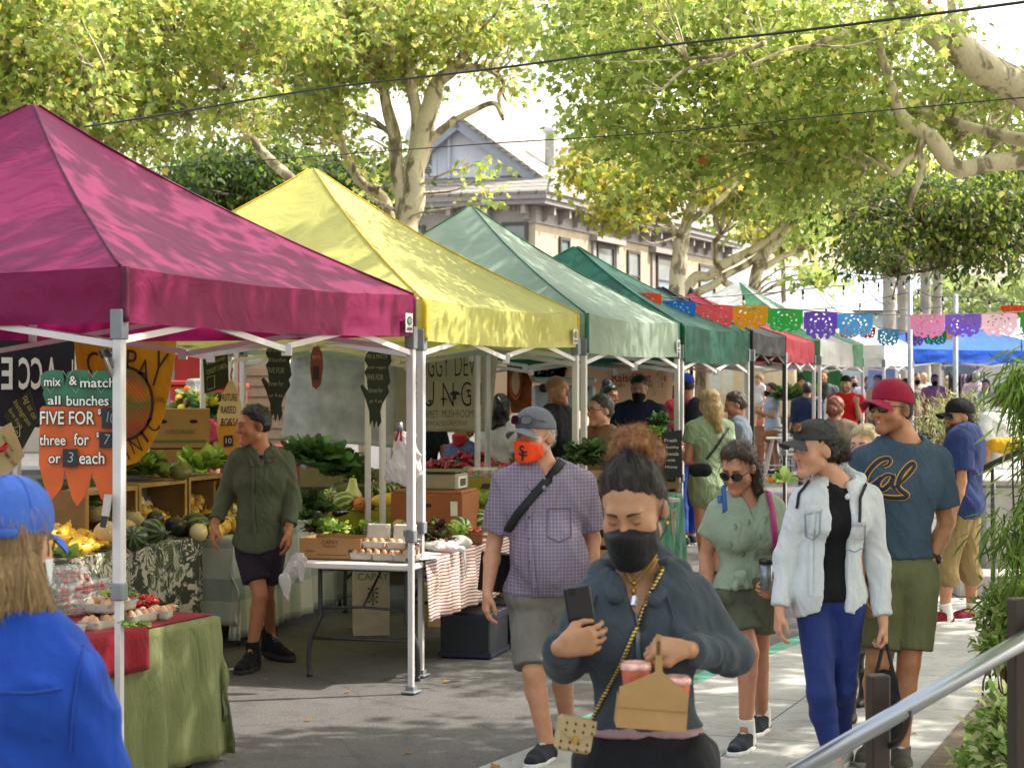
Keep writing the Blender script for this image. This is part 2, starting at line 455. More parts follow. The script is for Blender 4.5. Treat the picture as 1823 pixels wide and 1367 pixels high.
def sdf_mesh(name,pr,h,mats,par=None,k=.02,cut=None,clip=None,planes=(),fold=None,it=1,tintfn=None,noisy=None,ck=.006,fmatfn=None):
 f=Field(pr,h,k=k,pad=h*3+(.01 if fold else 0))
 if cut:f.cut(cut,ck)
 for p,n in planes:f.plane(p,n)
 if clip:f.clip(clip)
 V,Q=f.mesh()
 if not len(V):return None
 if it:V=relax(V,Q,it)
 if fold:V=folds(V,Q,**fold)
 if noisy:
  n=vnormals(V,Q);V=V+n*(noisy(V))[:,None]
 fm=fmatfn(V[Q].mean(1))if fmatfn else None
 return mesh_np(name,V,Q,mats,par,True,fm,tintfn(V)if tintfn else None)
def frame(yaw,pitch=0,roll=0):
 y=R(yaw);r=np.array([-math.cos(y),-math.sin(y),0]);f=np.array([math.sin(y),-math.cos(y),0]);u=np.array([0,0,1.])
 t=R(pitch);f2=f*math.cos(t)-u*math.sin(t);u2=u*math.cos(t)+f*math.sin(t)
 a=R(roll);r3=r*math.cos(a)+u2*math.sin(a);u3=u2*math.cos(a)-r*math.sin(a)
 return np.stack([r3,f2,u3],1)
def head_prims(fat=0.,male=True,mouth=0.):
 j=.006 if male else 0
 pr=[ell((0,-.012,.036),(.077,.098,.086)),ell((0,.03,-.018),(.066+fat,.066,.086)),cone((-.042-j-fat,.012,-.062),(-.012,.07,-.098),.028+fat,.02),cone((.042+j+fat,.012,-.062),(.012,.07,-.098),.028+fat,.02),cone((0,.05,-.07),(0,.078,-.1),.034,.018),cone((-.034,.082,.03),(.034,.082,.03),.0125,.0125,k=.02),cone((0,.091,.016),(0,.112,-.026),.0085,.0125,k=.012),ell((0,.106,-.03),(.0165,.012,.009),k=.008),ell((-.043,.062,-.026),(.024,.022,.024),k=.03),ell((.043,.062,-.026),(.024,.022,.024),k=.03),cone((-.02,.086,-.056),(.02,.086,-.056),.007,.007,k=.01),cone((-.015,.086,-.07),(.015,.086,-.07),.0085,.0085,k=.01),ell((0,.085,-.1),(.02,.016,.016),k=.02)]
 for s in(-1,1):
  pr.append(ell((s*.079,-.008,-.008),(.009,.021,.033),rot('X',-.25)@rot('Z',s*.35),k=.006))
  pr.append(ell((s*.031,.077,.004),(.0148,)*3,k=.006))
 return pr
HEAD_CUT=[ell((s*.031,.104,.004),(.021,.018,.0155))for s in(-1,1)]
def hand(wr,dv,pn,thumb,curl=.5,s=1.0,spread=.06,thumb_in=.3):
 dv=np.asarray(dv,float);dv=dv/np.linalg.norm(dv);pn=np.asarray(pn,float);pn=pn-dv*(pn@dv);pn/=np.linalg.norm(pn)
 sd_=np.cross(dv,pn)
 if sd_@np.asarray(thumb,float)<0:sd_=-sd_
 pr=[];pal=.088*s;off=(.031,.0105,-.0105,-.030);ln=(.072,.08,.074,.057)
 for i in range(4):
  kn=wr+dv*(pal*(1,1.03,.98,.9)[i])+sd_*off[i]*s
  pr.append(cone(wr+dv*.018*s+sd_*off[i]*.62*s,kn,.0165*s,.0125*s,k=.014))
  d=dv+sd_*spread*(1.5-i)*.8;d/=np.linalg.norm(d);p=kn;rad=(.0088,.0092,.0088,.0077)[i]*s
  cu=curl*(1,1.05,1.12,1.2)[i]if np.isscalar(curl)else curl[i]
  q=pn
  for jn,(fr,an)in enumerate(((.44,.9),(.31,1.25),(.25,.8))):
   ax=np.cross(d,q);ax/=np.linalg.norm(ax);Rm=np.array(Matrix.Rotation(cu*an,3,Vector(ax)))
   d=Rm@d;q=Rm@q
   e=p+d*ln[i]*fr*s;pr.append(cone(p,e,rad*(1-.1*jn),rad*(.92-.1*jn),k=.004));p=e
 b=wr+dv*.022*s+sd_*.022*s;m1=b+(dv*.62+sd_*.62+pn*.35)*.046*s;m2=m1+(dv*.85+sd_*(.35-thumb_in)+pn*.35)*.034*s;m3=m2+(dv*.85+sd_*(.1-thumb_in*1.2)+pn*.35)*.027*s
 pr+=[cone(b,m1,.0165*s,.0125*s,k=.014),cone(m1,m2,.011*s,.0098*s,k=.005),cone(m2,m3,.0098*s,.0075*s,k=.004)]
 return pr
def pt(x,d0):
 return P(x[0],x[1],d0+(x[2]if len(x)>2 else 0))
def skeleton(H,yaw,base,pose=None,d0=None,lean=0,male=True,shw=None,stride=0.,armout=.0):
 """joints in the world; pose overrides joints by (column, row, depth offset)"""
 Fm=frame(yaw);r,f,u=Fm[:,0],Fm[:,1],Fm[:,2];base=np.asarray(base,float);J={}
 sw=shw or(.112 if male else .1)*H;z=lambda a:base+u*a*H
 J['pelvis']=z(.53);J['chest']=z(.735)+f*(.0+lean);J['neck']=z(.835)+f*(lean*1.25-.01);J['head']=z(.93)+f*(lean*1.5+.012)
 for s,k in((1,'R'),(-1,'L')):
  J['sho'+k]=z(.805)+r*s*sw+f*lean*1.2;J['elb'+k]=J['sho'+k]-u*.178*H+r*s*(.028+armout)-f*.02;J['wri'+k]=J['elb'+k]-u*.145*H+f*.06+r*s*.01
  J['hip'+k]=z(.515)+r*s*.052*H;J['kne'+k]=z(.28)+r*s*.058*H+f*(.02+stride*s*.12);J['ank'+k]=z(.045)+r*s*.056*H+f*(stride*s*.26-.02)
  J['toe'+k]=J['ank'+k]+f*.1*H-u*.028*H+r*s*.02
 for k,v in(pose or{}).items():
  if len(v)==3 and isinstance(v,np.ndarray):J[k]=v
  else:J[k]=pt(v,d0)
 return J
def torso_prims(J,H,yaw,bulk=1.,belly=0,bust=0,male=True,hipw=1.):
 s=H/1.75*bulk;ch,pe=J['chest'],J['pelvis'];up=ch-pe;up=up/np.linalg.norm(up)
 r0=J['shoR']-J['shoL'];r=r0/np.linalg.norm(r0);f=np.cross(up,r);f/=np.linalg.norm(f);r=np.cross(f,up)
 hw=(.088 if male else .098)*hipw
 pr=[cone(pe+up*.02,ch+up*.03*s,.128*s*(1 if male else .95),.148*s*(1 if male else .9),flat=(f,.72)),cone(pe-r*hw*s-up*.01,pe+r*hw*s-up*.01,.092*s,.092*s,flat=(f,1.12)),cone(J['shoL']+(J['shoR']-J['shoL'])*.1-up*.012,J['shoR']+(J['shoL']-J['shoR'])*.1-up*.012,.062*s,.062*s),cone(ch-r*.085*s+up*.02,ch+r*.085*s+up*.02,.098*s,.098*s),cone(J['neck']-up*.05+f*.005,J['neck']+up*.0,.076*s,.056*s)]
 pr.append(cone((J['shoL']+J['neck'])/2+up*.004,(J['shoR']+J['neck'])/2+up*.004,.046*s,.046*s))
 if belly:pr.append(ell(pe*.45+ch*.55-up*.05+f*(.06*s+belly*.5),(.145*s,.07+belly*.6,.16*s),np.stack([r,f,up],1),k=.06))
 if bust:
  for q in(-1,1):pr.append(ell(ch+r*q*.068*s+f*.075*s-up*.015,(.066*bust,.062*bust,.064*bust),np.stack([r,f,up],1),k=.04))
 return pr,r,f,up
def limb(a,m,b,r0,r1,r2,r3,bulge=0.):
 return[cone(a,m,r0,r1),cone(m,m+(b-m)*.35,r1*.98,r2*1.06),cone(m+(b-m)*.35,b,r2*1.06,r3)]
def arm_prims(J,k,H,b=1.):
 s=H/1.75*b;return limb(J['sho'+k],J['elb'+k],J['wri'+k],.05*s,.038*s,.039*s,.0255*s)
def leg_prims(J,k,H,b=1.,back=None):
 s=H/1.75*b;hp,kn,an=J['hip'+k],J['kne'+k],J['ank'+k]
 c=kn+(an-kn)*.3+(back*.018*s if back is not None else 0)
 return[cone(hp,kn,.083*s,.053*s),cone(kn,c,.05*s,.053*s),cone(c,an,.053*s,.033*s),cone(kn+(an-kn)*.05,an,.045*s,.034*s)]
def torad(p0,p1,t):return p0+(p1-p0)*t
def in_head(p,M,o):return(p-o)@M
def skin_tint(V,M,o,brow='3a2618',lip=(1,.78,.75),beard=None,beardc=(.45,.4,.38),fade=None,scalp=None,soft=False):
 L=in_head(V,M,o);x,y,z=np.abs(L[:,0]),L[:,1],L[:,2]
 T=np.ones((len(V),3));onhead=(np.linalg.norm(L,axis=1)<.17)
 def blend(m,c):
  m=np.clip(m,0,1)[:,None]*onhead[:,None];T[:]=T*(1-m)+np.asarray(c)*m*T
 blend(np.exp(-(((x-.043)/.02)**2+((z+.03)/.02)**2))*(y>.03)*.6,(1,.86,.84))
 blend(np.exp(-(((x)/.015)**2+((z+.028)/.012)**2))*(y>.1)*.5,(1,.85,.82))
 blend(((x<.022)&(z<-.049)&(z>-.078)&(y>.078)).astype(float),lip)
 bz=.0275+.006*np.cos((x-.03)/.02*1.2)
 if soft:blend(((x>.013)&(x<.05)&(np.abs(z-bz)<.0052)&(y>.055)).astype(float)*.85,np.array(lin(brow))*3.0+.12)
 if beard is not None:
  m=np.clip(((-z)-.038)/.014,0,1)*(y>-.015)*np.clip((y+.01)/.02,0,1)*np.clip((z+.135)/.02,0,1)
  m=m*(1-((x<.022)&(z<-.049)&(z>-.076)&(y>.08)))
  blend(m*beard,beardc)
 if fade is not None:blend(np.clip((z+.04)/.03,0,1)*np.clip((.034-y)/.014,0,1)*.9,fade)
 if scalp is not None:
  m=np.clip((z-(.045+(.5-np.clip(y*6,-.5,.5))*-.05))/.015,0,1)*np.clip((.075+.0-y)/.02,0,1);blend(m*scalp,(.5,.46,.44))
 return T
def brows(par,M,o,c):
 tree=bvh(par);
 for s in(-1,1):
  P0=[]
  for i in range(8):
   t=i/7;x=s*(.013+.038*t);z=.0275+.008*math.sin(t*2.2)-.005*t;w_=Vector(M@np.array([x,.16,z])+o);loc,n,_,_=tree.ray_cast(w_,Vector(-M[:,1]))
   if loc is None:continue
   P0.append((np.array(loc)+M[:,1]*.0012,.0042*(1-t*.75)))
  if len(P0)<3:continue
  V=[];F=[]
  for p,w_ in P0:V+=[p-M[:,2]*w_,p+M[:,1]*.0012,p+M[:,2]*w_]
  for i in range(len(P0)-1):F+=[(3*i,3*i+3,3*i+4,3*i+1),(3*i+1,3*i+4,3*i+5,3*i+2)]
  mesh_np('eyebrow',V,F,hairmat(c),par)
def eyes(par,M,o,gaze=(0,0),iris='3b2416',open_=1.):
 for s in(-1,1):
  mb=MB();c=np.array([s*.031,.077,.004]);rr=.0153
  def sp(a,e,r=rr):return c+r*np.array([math.sin(a)*math.cos(e),math.cos(a)*math.cos(e),math.sin(e)])
  if open_>.2:
   mb.grid(lambda i,j:sp((i-.5)*1.75,((j-.45)*.62*open_)*math.sin(math.pi*min(max(i,.04),.96))),10,4,0)
   mb.grid(lambda i,j:sp(gaze[0]+(.36*(i))*math.cos(j*2*math.pi),min(.2*open_,gaze[1]+(.36*i)*math.sin(j*2*math.pi)),rr+.0004),2,14,1)
   mb.grid(lambda i,j:sp(gaze[0]+(.17*(i))*math.cos(j*2*math.pi),min(.2*open_,gaze[1]+(.17*i)*math.sin(j*2*math.pi)),rr+.0007),1,10,2)
  mb.grid(lambda i,j:sp((i-.5)*1.95,(.34*open_ if open_>.2 else-.22)*math.sin(math.pi*min(max(i,.06),.94))*(1 if open_>.2 else 1)-.02+j*.13,rr+.0008),10,1,2)
  V=[v@M.T+o for v in mb.V];mb.V=V
  mb.build('eye',[plain('d8d0c8',.25,var=.03),plain(iris,.2),plain('0d0a08',.3)],par,True)
def hair_field(M,o,extra=(),top=.012,back=-.075,line=.03,side=-.03,h=.006,scale=1.):
 pr=[ell((0,-.014,.04),(.079+top,.099+top,.089+top))]
 pr+=[ell((0,-.045,-.01),(.074+top*.6,.062+top,.075))]
 f=Field(xform(pr,M*scale if scale!=1 else M,o),h,k=.02,pad=.03)
 def clip(g):
  L=(g-o)@M;y,z,x=L[...,1],L[...,2],np.abs(L[...,0])
  hl=line+np.clip(z-.015,0,.2)*.85+np.clip(x-.05,0,.05)*-.1
  c=np.maximum((y-hl)*.75,(back-z))
  return np.maximum(c,np.where(y>-.025,side-z,-1))
 sl,g=f.block(f.lo,f.hi);c=clip(g);f.F=np.maximum(f.F+(top+.004)*np.clip(1+c/.04,0,1)**1.5,c).astype(np.float32)
 return f
def strands(V,n,flow,length=.03,wid=.0022,count=600,seg=4,jit=.35,curl=0.,lift=.004,seed=0,sub=None):
 """thin ribbons over a hair surface; flow(p) gives the combing direction"""
 g=np.random.default_rng(seed);mbV=[];mbF=[];k=0
 ids=g.integers(0,len(V),count)if sub is None else g.choice(sub,count)
 for i in ids:
  p=V[i]+n[i]*lift*g.random();nn=n[i];d=flow(p)+g.normal(0,jit,3);d=d-nn*(d@nn)*.8;d/=np.linalg.norm(d)+1e-9
  L=length*(.6+.8*g.random());a0=g.random()*6.28;c0=np.cross(d,nn)
  for s in range(seg+1):
   t=s/seg;q=p+d*L*t+nn*(.006*t if curl==0 else 0)+(c0*math.sin(a0+t*9)+nn*math.cos(a0+t*9))*curl*t
   ww=c0*wid*(1-t*.8);mbV+=[q-ww,q+ww]
   if s:mbF.append((k-2,k-1,k+1,k));
   k+=2
 return np.array(mbV),np.array(mbF)
def add_hair(name,f,mat,par,flow=None,noisy=None,count=700,length=.03,it=1,wid=.0022,curl=0.,jit=.35,seed=0,sub=None):
 V,Q=f.mesh()
 if not len(V):return None
 V=relax(V,Q,it);n=vnormals(V,Q)
 if noisy is not None:V=V+n*noisy(V)[:,None];n=vnormals(V,Q)
 if flow is not None and count:
  sV,sF=strands(V,n,flow,length,wid,count,4,jit,curl,seed=seed);Q=[Q,sF+len(V)];V=np.concatenate([V,sV])
 return mesh_np(name,V,Q,mat,par,True)
def cap(par,M,o,c,brimc=None,back=False,tilt=.12,z0=.032,h=.0055,size=1.,name='cap',low=0):
 crown=[ell((0,-.012,.04),(.0885*size,.111*size,.099*size)),ell((0,.03,.075),(.062*size,.062*size,.058*size),k=.03)]
 f=Field(xform(crown,M,o),h,k=.03);
 f.clip(lambda g:(z0+tilt*((g-o)@M)[...,1]-((g-o)@M)[...,2]))
 V,Q=f.mesh();V=relax(V,Q,1)
 cm=c if not isinstance(c,str)else cloth(c,fold=.15,weave=.3)
 co=mesh_np(name,V,Q,cm,par,True)
 sg=-1 if back else 1;bm=cm if brimc is None else(cloth(brimc,fold=.1)if isinstance(brimc,str)else brimc)
 mb=MB();z1=z0+tilt*.075+.006
 def br(i,j,top):
  a=-1.32+2.64*i;e=.35+.65*j;x=.088*size*math.sin(a)*e*1.02;y=(.062+.118*size*math.cos(a)*e)
  if y<.05:y=.05
  return np.array([x*sg,sg*y,z1-6.5*x*x+(y-.07)*(-.1 if not back else 0)+top])
 mb.grid(lambda i,j:br(i,j,.003),18,6);mb.grid(lambda i,j:br(1-i,j,-.002),18,6);mb.grid(lambda i,j:br(1-i,1,-.002+.005*j),18,1)
 mb.V=[v@M.T+o for v in mb.V];mb.build('brim',bm,co,True)
 bt=MB();bt.lathe([(.0001,.141*size),(.008,.141*size),(.009,.137*size),(.005,.134*size)],(0,-.012,0),8);bt.V=[v@M.T+o for v in bt.V];bt.build('button',cm,co,True)
 sm=MB()
 for a in range(6):
  an=a*math.pi/3+.5;pts=[]
  for t in np.linspace(.12,1.25,12):
   q=np.array([.0895*size*math.sin(t)*math.cos(an),-.012+.112*size*math.sin(t)*math.sin(an),.04+.1*size*math.cos(t)])
   if q[2]>z0+tilt*q[1]+.004 and not(q[1]>.04):pts.append(q)
  if len(pts)>3:sm.tube(pts,.0013,4)
 if sm.V:sm.V=[v@M.T+o for v in sm.V];sm.build('seam',cm,co,True)
 return co
def shades(par,M,o,c='0c0a09',lens='0a0a0c',at=(0,0,0),tilt=0.,frame_only=False,size=1.,name='sunglasses',rnd=False):
 fr=plain(c,.25);ln=plain(lens,.06,spec=.8,var=.02);mb=MB();Rt=rot('X',tilt)
 for s in(-1,1):
  pts=[]
  for a in np.linspace(0,2*math.pi,25)[:-1]:
   e=1. if rnd else .72;cx=math.copysign(abs(math.cos(a))**e,math.cos(a));sx=math.copysign(abs(math.sin(a))**e,math.sin(a))
   x=s*.033+.0265*cx*size;pts.append((x,.104-9*(abs(x)-.0)**2*.45,.002+.0205*sx*size))
  pts=np.array(pts);mb.tube(pts,.0021,6,0,closed=True)
  if not frame_only:
   k=mb.n;c0=pts.mean(0)+(0,.003,0);mb.add(np.vstack([pts,c0]),[(i,(i+1)%24,24)for i in range(24)],1)
  mb.tube([(s*.0595,.089,.008),(s*.072,.075,.01),(s*.083,.03,.009),(s*.085,-.012,.006),(s*.082,-.03,-.012)],.0022,6,0)
 mb.tube([(-.009,.103,.006),(0,.107,.008),(.009,.103,.006)],.002,6,0)
 mb.V=[(v@Rt.T+np.array(at))@M.T+o for v in mb.V];return mb.build(name,[fr,ln],par,True)
def facemask(par,M,o,c,h=.005,fat=0.,straps=True,strapc='0e0e10',mat=None):
 pr=inflate(head_prims(fat)[:5]+[cone((0,.086,.0),(0,.098,-.03),.011,.019),cone((0,.098,-.03),(0,.083,-.088),.02,.024)],.0075)
 f=Field(xform(pr,M,o),h,k=.05,pad=.03)
 def clip(g):
  L=(g-o)@M;x,y,z=np.abs(L[...,0]),L[...,1],L[...,2]
  top=-.006-.28*x-np.clip(x-.02,0,1)*.1;bot=-.122+.7*np.clip(x-.03,0,1)
  return np.maximum(np.maximum(z-top,bot-z),np.maximum(.03+.0*x-y,x-.069))
 f.clip(clip);V,Q=f.mesh();V=relax(V,Q,1);V=folds(V,Q,.0012,40,3,(.3,1,1.2),0)
 mo=mesh_np('face_mask',V,Q,mat or cloth(c,fold=.1,weave=.3),par,True)
 if straps:
  mb=MB()
  for s in(-1,1):
   mb.tube([(s*.066,.05,-.03),(s*.078,.02,-.008),(s*.083,-.006,.02)],.0015,5);mb.tube([(s*.062,.045,-.08),(s*.078,.012,-.06),(s*.084,-.012,-.04)],.0015,5)
  mb.V=[v@M.T+o for v in mb.V];mb.build('ear_loop',plain(strapc,.7),mo,True)
 return mo
def footpts(J,k,s,gz=0.):
 an,to=J['ank'+k],J['toe'+k];d=to-an;d[2]=0;d=d/np.linalg.norm(d);heel=an-d*.035*s;lift=max(0,an[2]-gz-.15)*.8
 heel=np.array([heel[0],heel[1],gz+.036+lift]);ball=heel+d*.16*s-Z0*lift*.75;toe=heel+d*.222*s-Z0*lift*.85;return an,heel,ball,toe,d
Z0=np.array([0,0,1.])
def shoes(par,J,k,H,c,sole='d8d4cc',f=None,h=.006,laces=True,high=0.,gz=0.,sock=None):
 s=H/1.75;an,heel,ball,toe,d=footpts(J,k,s,gz);u=Z0;side=np.cross(u,d);col=heel+u*(.055+high)+d*.012*s
 pr=[cone(heel,ball,.038*s,.046*s),cone(ball,toe,.045*s,.036*s,flat=(u,.8)),cone(heel,col,.041*s,.043*s,cut=True),cone(col+d*.02*s-u*.012,ball+u*.004,.041*s,.036*s)]
 o=sdf_mesh('shoe',pr,h,[c if not isinstance(c,str)else cloth(c,fold=.15)],par,k=.02,planes=[((0,0,gz+.002),(0,0,-1)),(col+u*.002,u)])
 if o is None:return
 sp=inflate([cone(heel-u*.02,ball-u*.022,.036*s,.044*s),cone(ball-u*.022,toe-u*.018,.043*s,.036*s)],.005)
 sdf_mesh('sole',sp,h,[plain(sole,.7)],o,k=.02,planes=[((0,0,gz+.001),(0,0,-1)),(heel-u*.008,u)])
 if laces:
  mb=MB()
  for t in(.15,.35,.55,.75):q=torad(col+d*.058*s+u*.006,ball+u*.042*s-d*.01,t);mb.tube([q-side*.024*s-u*.006,q+u*.003,q+side*.024*s-u*.006],.0034,5)
  mb.build('laces',plain('d9d7d2',.8),o,True)
 if sock:sdf_mesh('sock',[cone(col-u*.045,an+u*.035,.0485*s,.047*s,cut=True)],h,[cloth(sock,fold=.2)],par)
 return o
PEOPLE={}
def person(name_key,label,J,H,yaw,skin,hz=(0,0,0),male=True,h=.0048,bulk=1.,belly=0,bust=0,hipw=1.,armb=1.,legb=1.,hands=None,fat=0.,hair=None,tintkw=None,eye=None,bare_feet=False,group=None,chs=1.,sss=.12):
 """the bare figure: one continuous body, with eyes; returns everything clothes need"""
 base=np.array([J['pelvis'][0],J['pelvis'][1],min(J['ankR'][2],J['ankL'][2])-.08])
 root=empty('person',base,label,'person',group)
 M=frame(*hz);hs=(H/1.75)**.35*chs;Mh=M*hs;o=J['head']
 hp=xform([dict(q,**({'ra':q['ra'],'rb':q['rb']}if q['t']=='c' else{}))for q in head_prims(fat,male)],M,o)if abs(hs-1)<.02 else None
 if hp is None:
  hp=[]
  for q in head_prims(fat,male):
   q=dict(q)
   if q['t']=='c':q['a']=q['a']*hs;q['b']=q['b']*hs;q['ra']*=hs;q['rb']*=hs
   else:q['c']=q['c']*hs;q['r']=q['r']*hs
   hp.append(q)
  hp=xform(hp,M,o)
 tp,r,f,up=torso_prims(J,H,yaw,bulk,belly,bust,male,hipw)
 s=H/1.75
 neck=[cone(o+M@np.array([0,-.022,-.055])*hs,J['neck']-up*.01,.053*s*(1.06 if male else .9),.06*s*(1.06 if male else .9))]
 arms={k:arm_prims(J,k,H,armb)for k in 'RL'};legs={k:leg_prims(J,k,H,legb,-f)for k in 'RL'}
 pr=hp+neck
 F=None
 allp=tp+neck+arms['R']+arms['L']+legs['R']+legs['L']
 for k in 'RL':
  an,he,ba,to_,d=footpts(J,k,s);allp+=[cone(he,ba,.026*s,.03*s),cone(an,torad(he,ba,.35),.032*s,.03*s)]
 hd=[]
 for k in 'RL':
  hk=(hands or{}).get(k)
  sg=1 if k=='R' else-1
  if hk=='none':continue
  dv=J['wri'+k]-J['elb'+k];dv=dv/np.linalg.norm(dv)
  if hk is None:hk=dict(dv=dv+f*.1,pn=-r*sg+f*-.15,thumb=f,curl=.32)
  hd+=hand(J['wri'+k]+np.asarray(hk['dv'],float)/np.linalg.norm(hk['dv'])*.005,hk['dv'],hk['pn'],hk['thumb'],hk.get('curl',.4),s*hk.get('s',1.),hk.get('spread',.06),hk.get('tin',.3))
 Fd=Field(allp+hp+hd,h,k=.02,pad=h*3)
 Fd.F[:]=.2
 Fd.add(inflate(tp[:-2],-.012)+tp[-2:],.05);Fd.add(arms['R']+arms['L'],.012);Fd.add(legs['R']+legs['L'],.014);Fd.add(allp[-4:],.02);Fd.add(neck,.035)
 lo=np.min([primbox(q)[0]for q in hp],0)-.03;hi=np.max([primbox(q)[1]for q in hp],0)+.03
 Hf=Field(hp,h,lo=Fd.lo+np.floor((lo-Fd.lo)/h)*h,hi=hi,k=.022)
 Hf.cut(xform([dict(q,c=q['c']*hs,r=q['r']*hs)for q in HEAD_CUT],M,o),.012);Hf.add([q for q in hp if q['t']=='e' and abs(q['r'][0]-.0148*hs)<1e-4],.006)
 i0=np.round((Hf.lo-Fd.lo)/h).astype(int);sl=tuple(slice(max(0,a),min(a+n,m))for a,n,m in zip(i0,Hf.n,Fd.n))
 sub=Hf.F[tuple(slice(max(0,-a),max(0,-a)+(x.stop-x.start))for a,x in zip(i0,sl))];A=Fd.F[sl];kk=.02
 hh=np.maximum(kk-np.abs(A-sub),0);Fd.F[sl]=np.minimum(A,sub)-hh*hh/(4*kk)
 Fd.add(hd,.008)
 V,Q=Fd.mesh();V=relax(V,Q,1,.4)
 body=mesh_np('body',V,Q,skinmat(skin,sss),root,True,None,skin_tint(V,M,o,soft=h>.008,**(tintkw or{})))
 if h<=.008:brows(body,M*hs,o,(tintkw or{}).get('brow','3a2618'))
 if eye is not None:eyes(body,M*hs,o,**eye)
 P_=dict(root=root,body=body,J=J,H=H,yaw=yaw,M=M,hs=hs,o=o,torso=tp,arms=arms,legs=legs,r=r,f=f,up=up,s=s,h=h,neck=neck)
 PEOPLE[name_key]=P_;return P_
def top(p,mat,name='shirt',hem=None,sleeve=.55,loose=.012,neckr=.072,vneck=0.,fold=.006,h=None,flare=.0,seed=1,long_=False,collar=None,open_front=None,cuts=(),vw=.05,k=.06,hemfn=None,fm=None,mats=None,drop=0.):
 """a shirt grown round the torso; hem is a height above the ground in metres"""
 J,s,r,f,up=p['J'],p['s'],p['r'],p['f'],p['up'];h=h or p['h']*1.45;pr=inflate(p['torso'],loose)
 if flare:pr.append(cone(J['pelvis']+up*.16,J['pelvis']-up*.1,.14*s,.15*s+flare,flat=(f,.78)))
 for q in('R','L'):
  sh,el,wr=J['sho'+q],J['elb'+q],J['wri'+q]
  if sleeve is None:continue
  if sleeve<=1:pr.append(cone(sh,torad(sh,el,sleeve),.056*s+loose,(.052*s+loose*1.4),cut=True,k=.022))
  else:pr+=[cone(sh,el,.054*s+loose,.043*s+loose,k=.022),cone(el,torad(el,wr,sleeve-1),.043*s+loose,.034*s+loose*.8,cut=True,k=.022)]
 F=Field(pr,h,k=k,pad=h*3+fold)
 nk=J['neck'];F.cut([cone(nk+up*.03+f*.008,nk+up*.2-f*.01+f*.02,neckr*s,neckr*s+.03)],.008)
 if vneck:F.cut([cone(nk+up*.06+f*.05,nk-up*vneck+f*.12,vw,.012),cone(nk+up*.05+f*.09,nk-up*vneck+f*.2,vw,.012)],.004)
 z=hem if hem is not None else J['pelvis'][2]-.04
 if hemfn:F.clip(lambda g:hemfn(g)-g[...,2])
 else:F.plane((0,0,z),(0,0,-1))
 for c in cuts:F.clip(c)
 V,Q=F.mesh();V=relax(V,Q,1);V=folds(V,Q,fold,8,seed)if fold else V
 return mesh_np(name,V,Q,mats or mat,p['root'],True,fm(V[Q].mean(1))if fm else None)
def bottom(p,mat,name='shorts',length=.55,loose=.016,h=None,fold=.005,waist=.07,flare=.0,seed=5,mats=None,fm=None,cuff=None):
 """length: 0 hip .. 1 knee .. 2 ankle"""
 J,s,f,up=p['J'],p['s'],p['f'],p['up'];h=h or p['h']*1.45;pr=inflate(p['torso'][:2],loose*.5)
 for q in 'RL':
  hp,kn,an=J['hip'+q],J['kne'+q],J['ank'+q]
  if length<=1:pr.append(cone(hp,torad(hp,kn,length),.088*s+loose,(.088-.03*length)*s+loose+flare,cut=True,k=.010))
  else:
   pr+=[cone(hp,kn,.086*s+loose,.056*s+loose,k=.03)];c=kn+(an-kn)*.3-f*.018*s;e=torad(kn,an,length-1)
   pr+=[cone(kn,c,.053*s+loose,.055*s+loose,k=.03),cone(c,e,.053*s+loose,.035*s+loose+flare,cut=True,k=.02)]
 F=Field(pr,h,k=.03,pad=h*3+fold);F.plane(J['pelvis']+up*waist,up)
 V,Q=F.mesh();V=relax(V,Q,1);V=folds(V,Q,fold,8,seed,(1,1,.6),.2)if fold else V
 return mesh_np(name,V,Q,mats or mat,p['root'],True,fm(V[Q].mean(1))if fm else None)
_bv={}
def bvh(o):
 if o.name not in _bv:
  me=o.data;_bv[o.name]=BVHTree.FromPolygons([v.co[:]for v in me.vertices],[p.vertices[:]for p in me.polygons])
 return _bv[o.name]
def hit(objs,u,v,lift=.003):
 """where the sight line of a pixel meets a garment: (point, normal)"""
 o=Vector((0,0,CH));d=Vector(P(u,v,1.0))-o;d.normalize();best=None
 for x in(objs if isinstance(objs,(list,tuple))else[objs]):
  if x is None:continue
  loc,n,i,dist=bvh(x).ray_cast(o,d)
  if loc is not None and(best is None or dist<best[2]):best=(loc,n,dist)
 if best is None:return None
 n=best[1]if best[1].dot(d)<0 else-best[1]
 return np.array(best[0]+n*lift),np.array(n)
def ribbon(mb,objs,pix,wid,m=0,lift=.003,res=6,thick=.0015,closed=False):
 """a strip lying on a surface along a line of pixels; wid in metres"""
 pix=np.asarray(pix,float);pts=[]
 for a,b in zip(pix[:-1],pix[1:]):
  n=max(1,int(np.hypot(*(b-a))/res))
  for t in range(n):pts.append(a+(b-a)*t/n)
 pts.append(pix[-1]);H_=[hit(objs,*q,lift)for q in pts];H_=[x for x in H_ if x is not None]
 if len(H_)<2:return
 p=np.array([x[0]for x in H_]);n=np.array([x[1]for x in H_])
 for _ in range(2):n[1:-1]=(n[:-2]+n[1:-1]*2+n[2:])/4
 n/=np.linalg.norm(n,axis=1)[:,None];T=np.gradient(p,axis=0);S=np.cross(T,n);S/=np.linalg.norm(S,axis=1)[:,None]+1e-9
 w_=np.full(len(p),wid)if np.isscalar(wid)else np.interp(np.linspace(0,1,len(p)),np.linspace(0,1,len(wid)),wid)
 a=p-S*w_[:,None]/2;b=p+S*w_[:,None]/2;c=n*thick
 V=np.stack([a,a+c,b+c,b],1).reshape(-1,3);F=[]
 for i in range(len(p)-1):
  k=i*4
  for q in range(3):F.append((k+q,k+4+q,k+5+q,k+1+q))
 mb.add(V,F,m)
A_=np.array([.357,.934,0]);B_=np.array([-.934,.357,0]);Z_=np.array([0,0,1.])
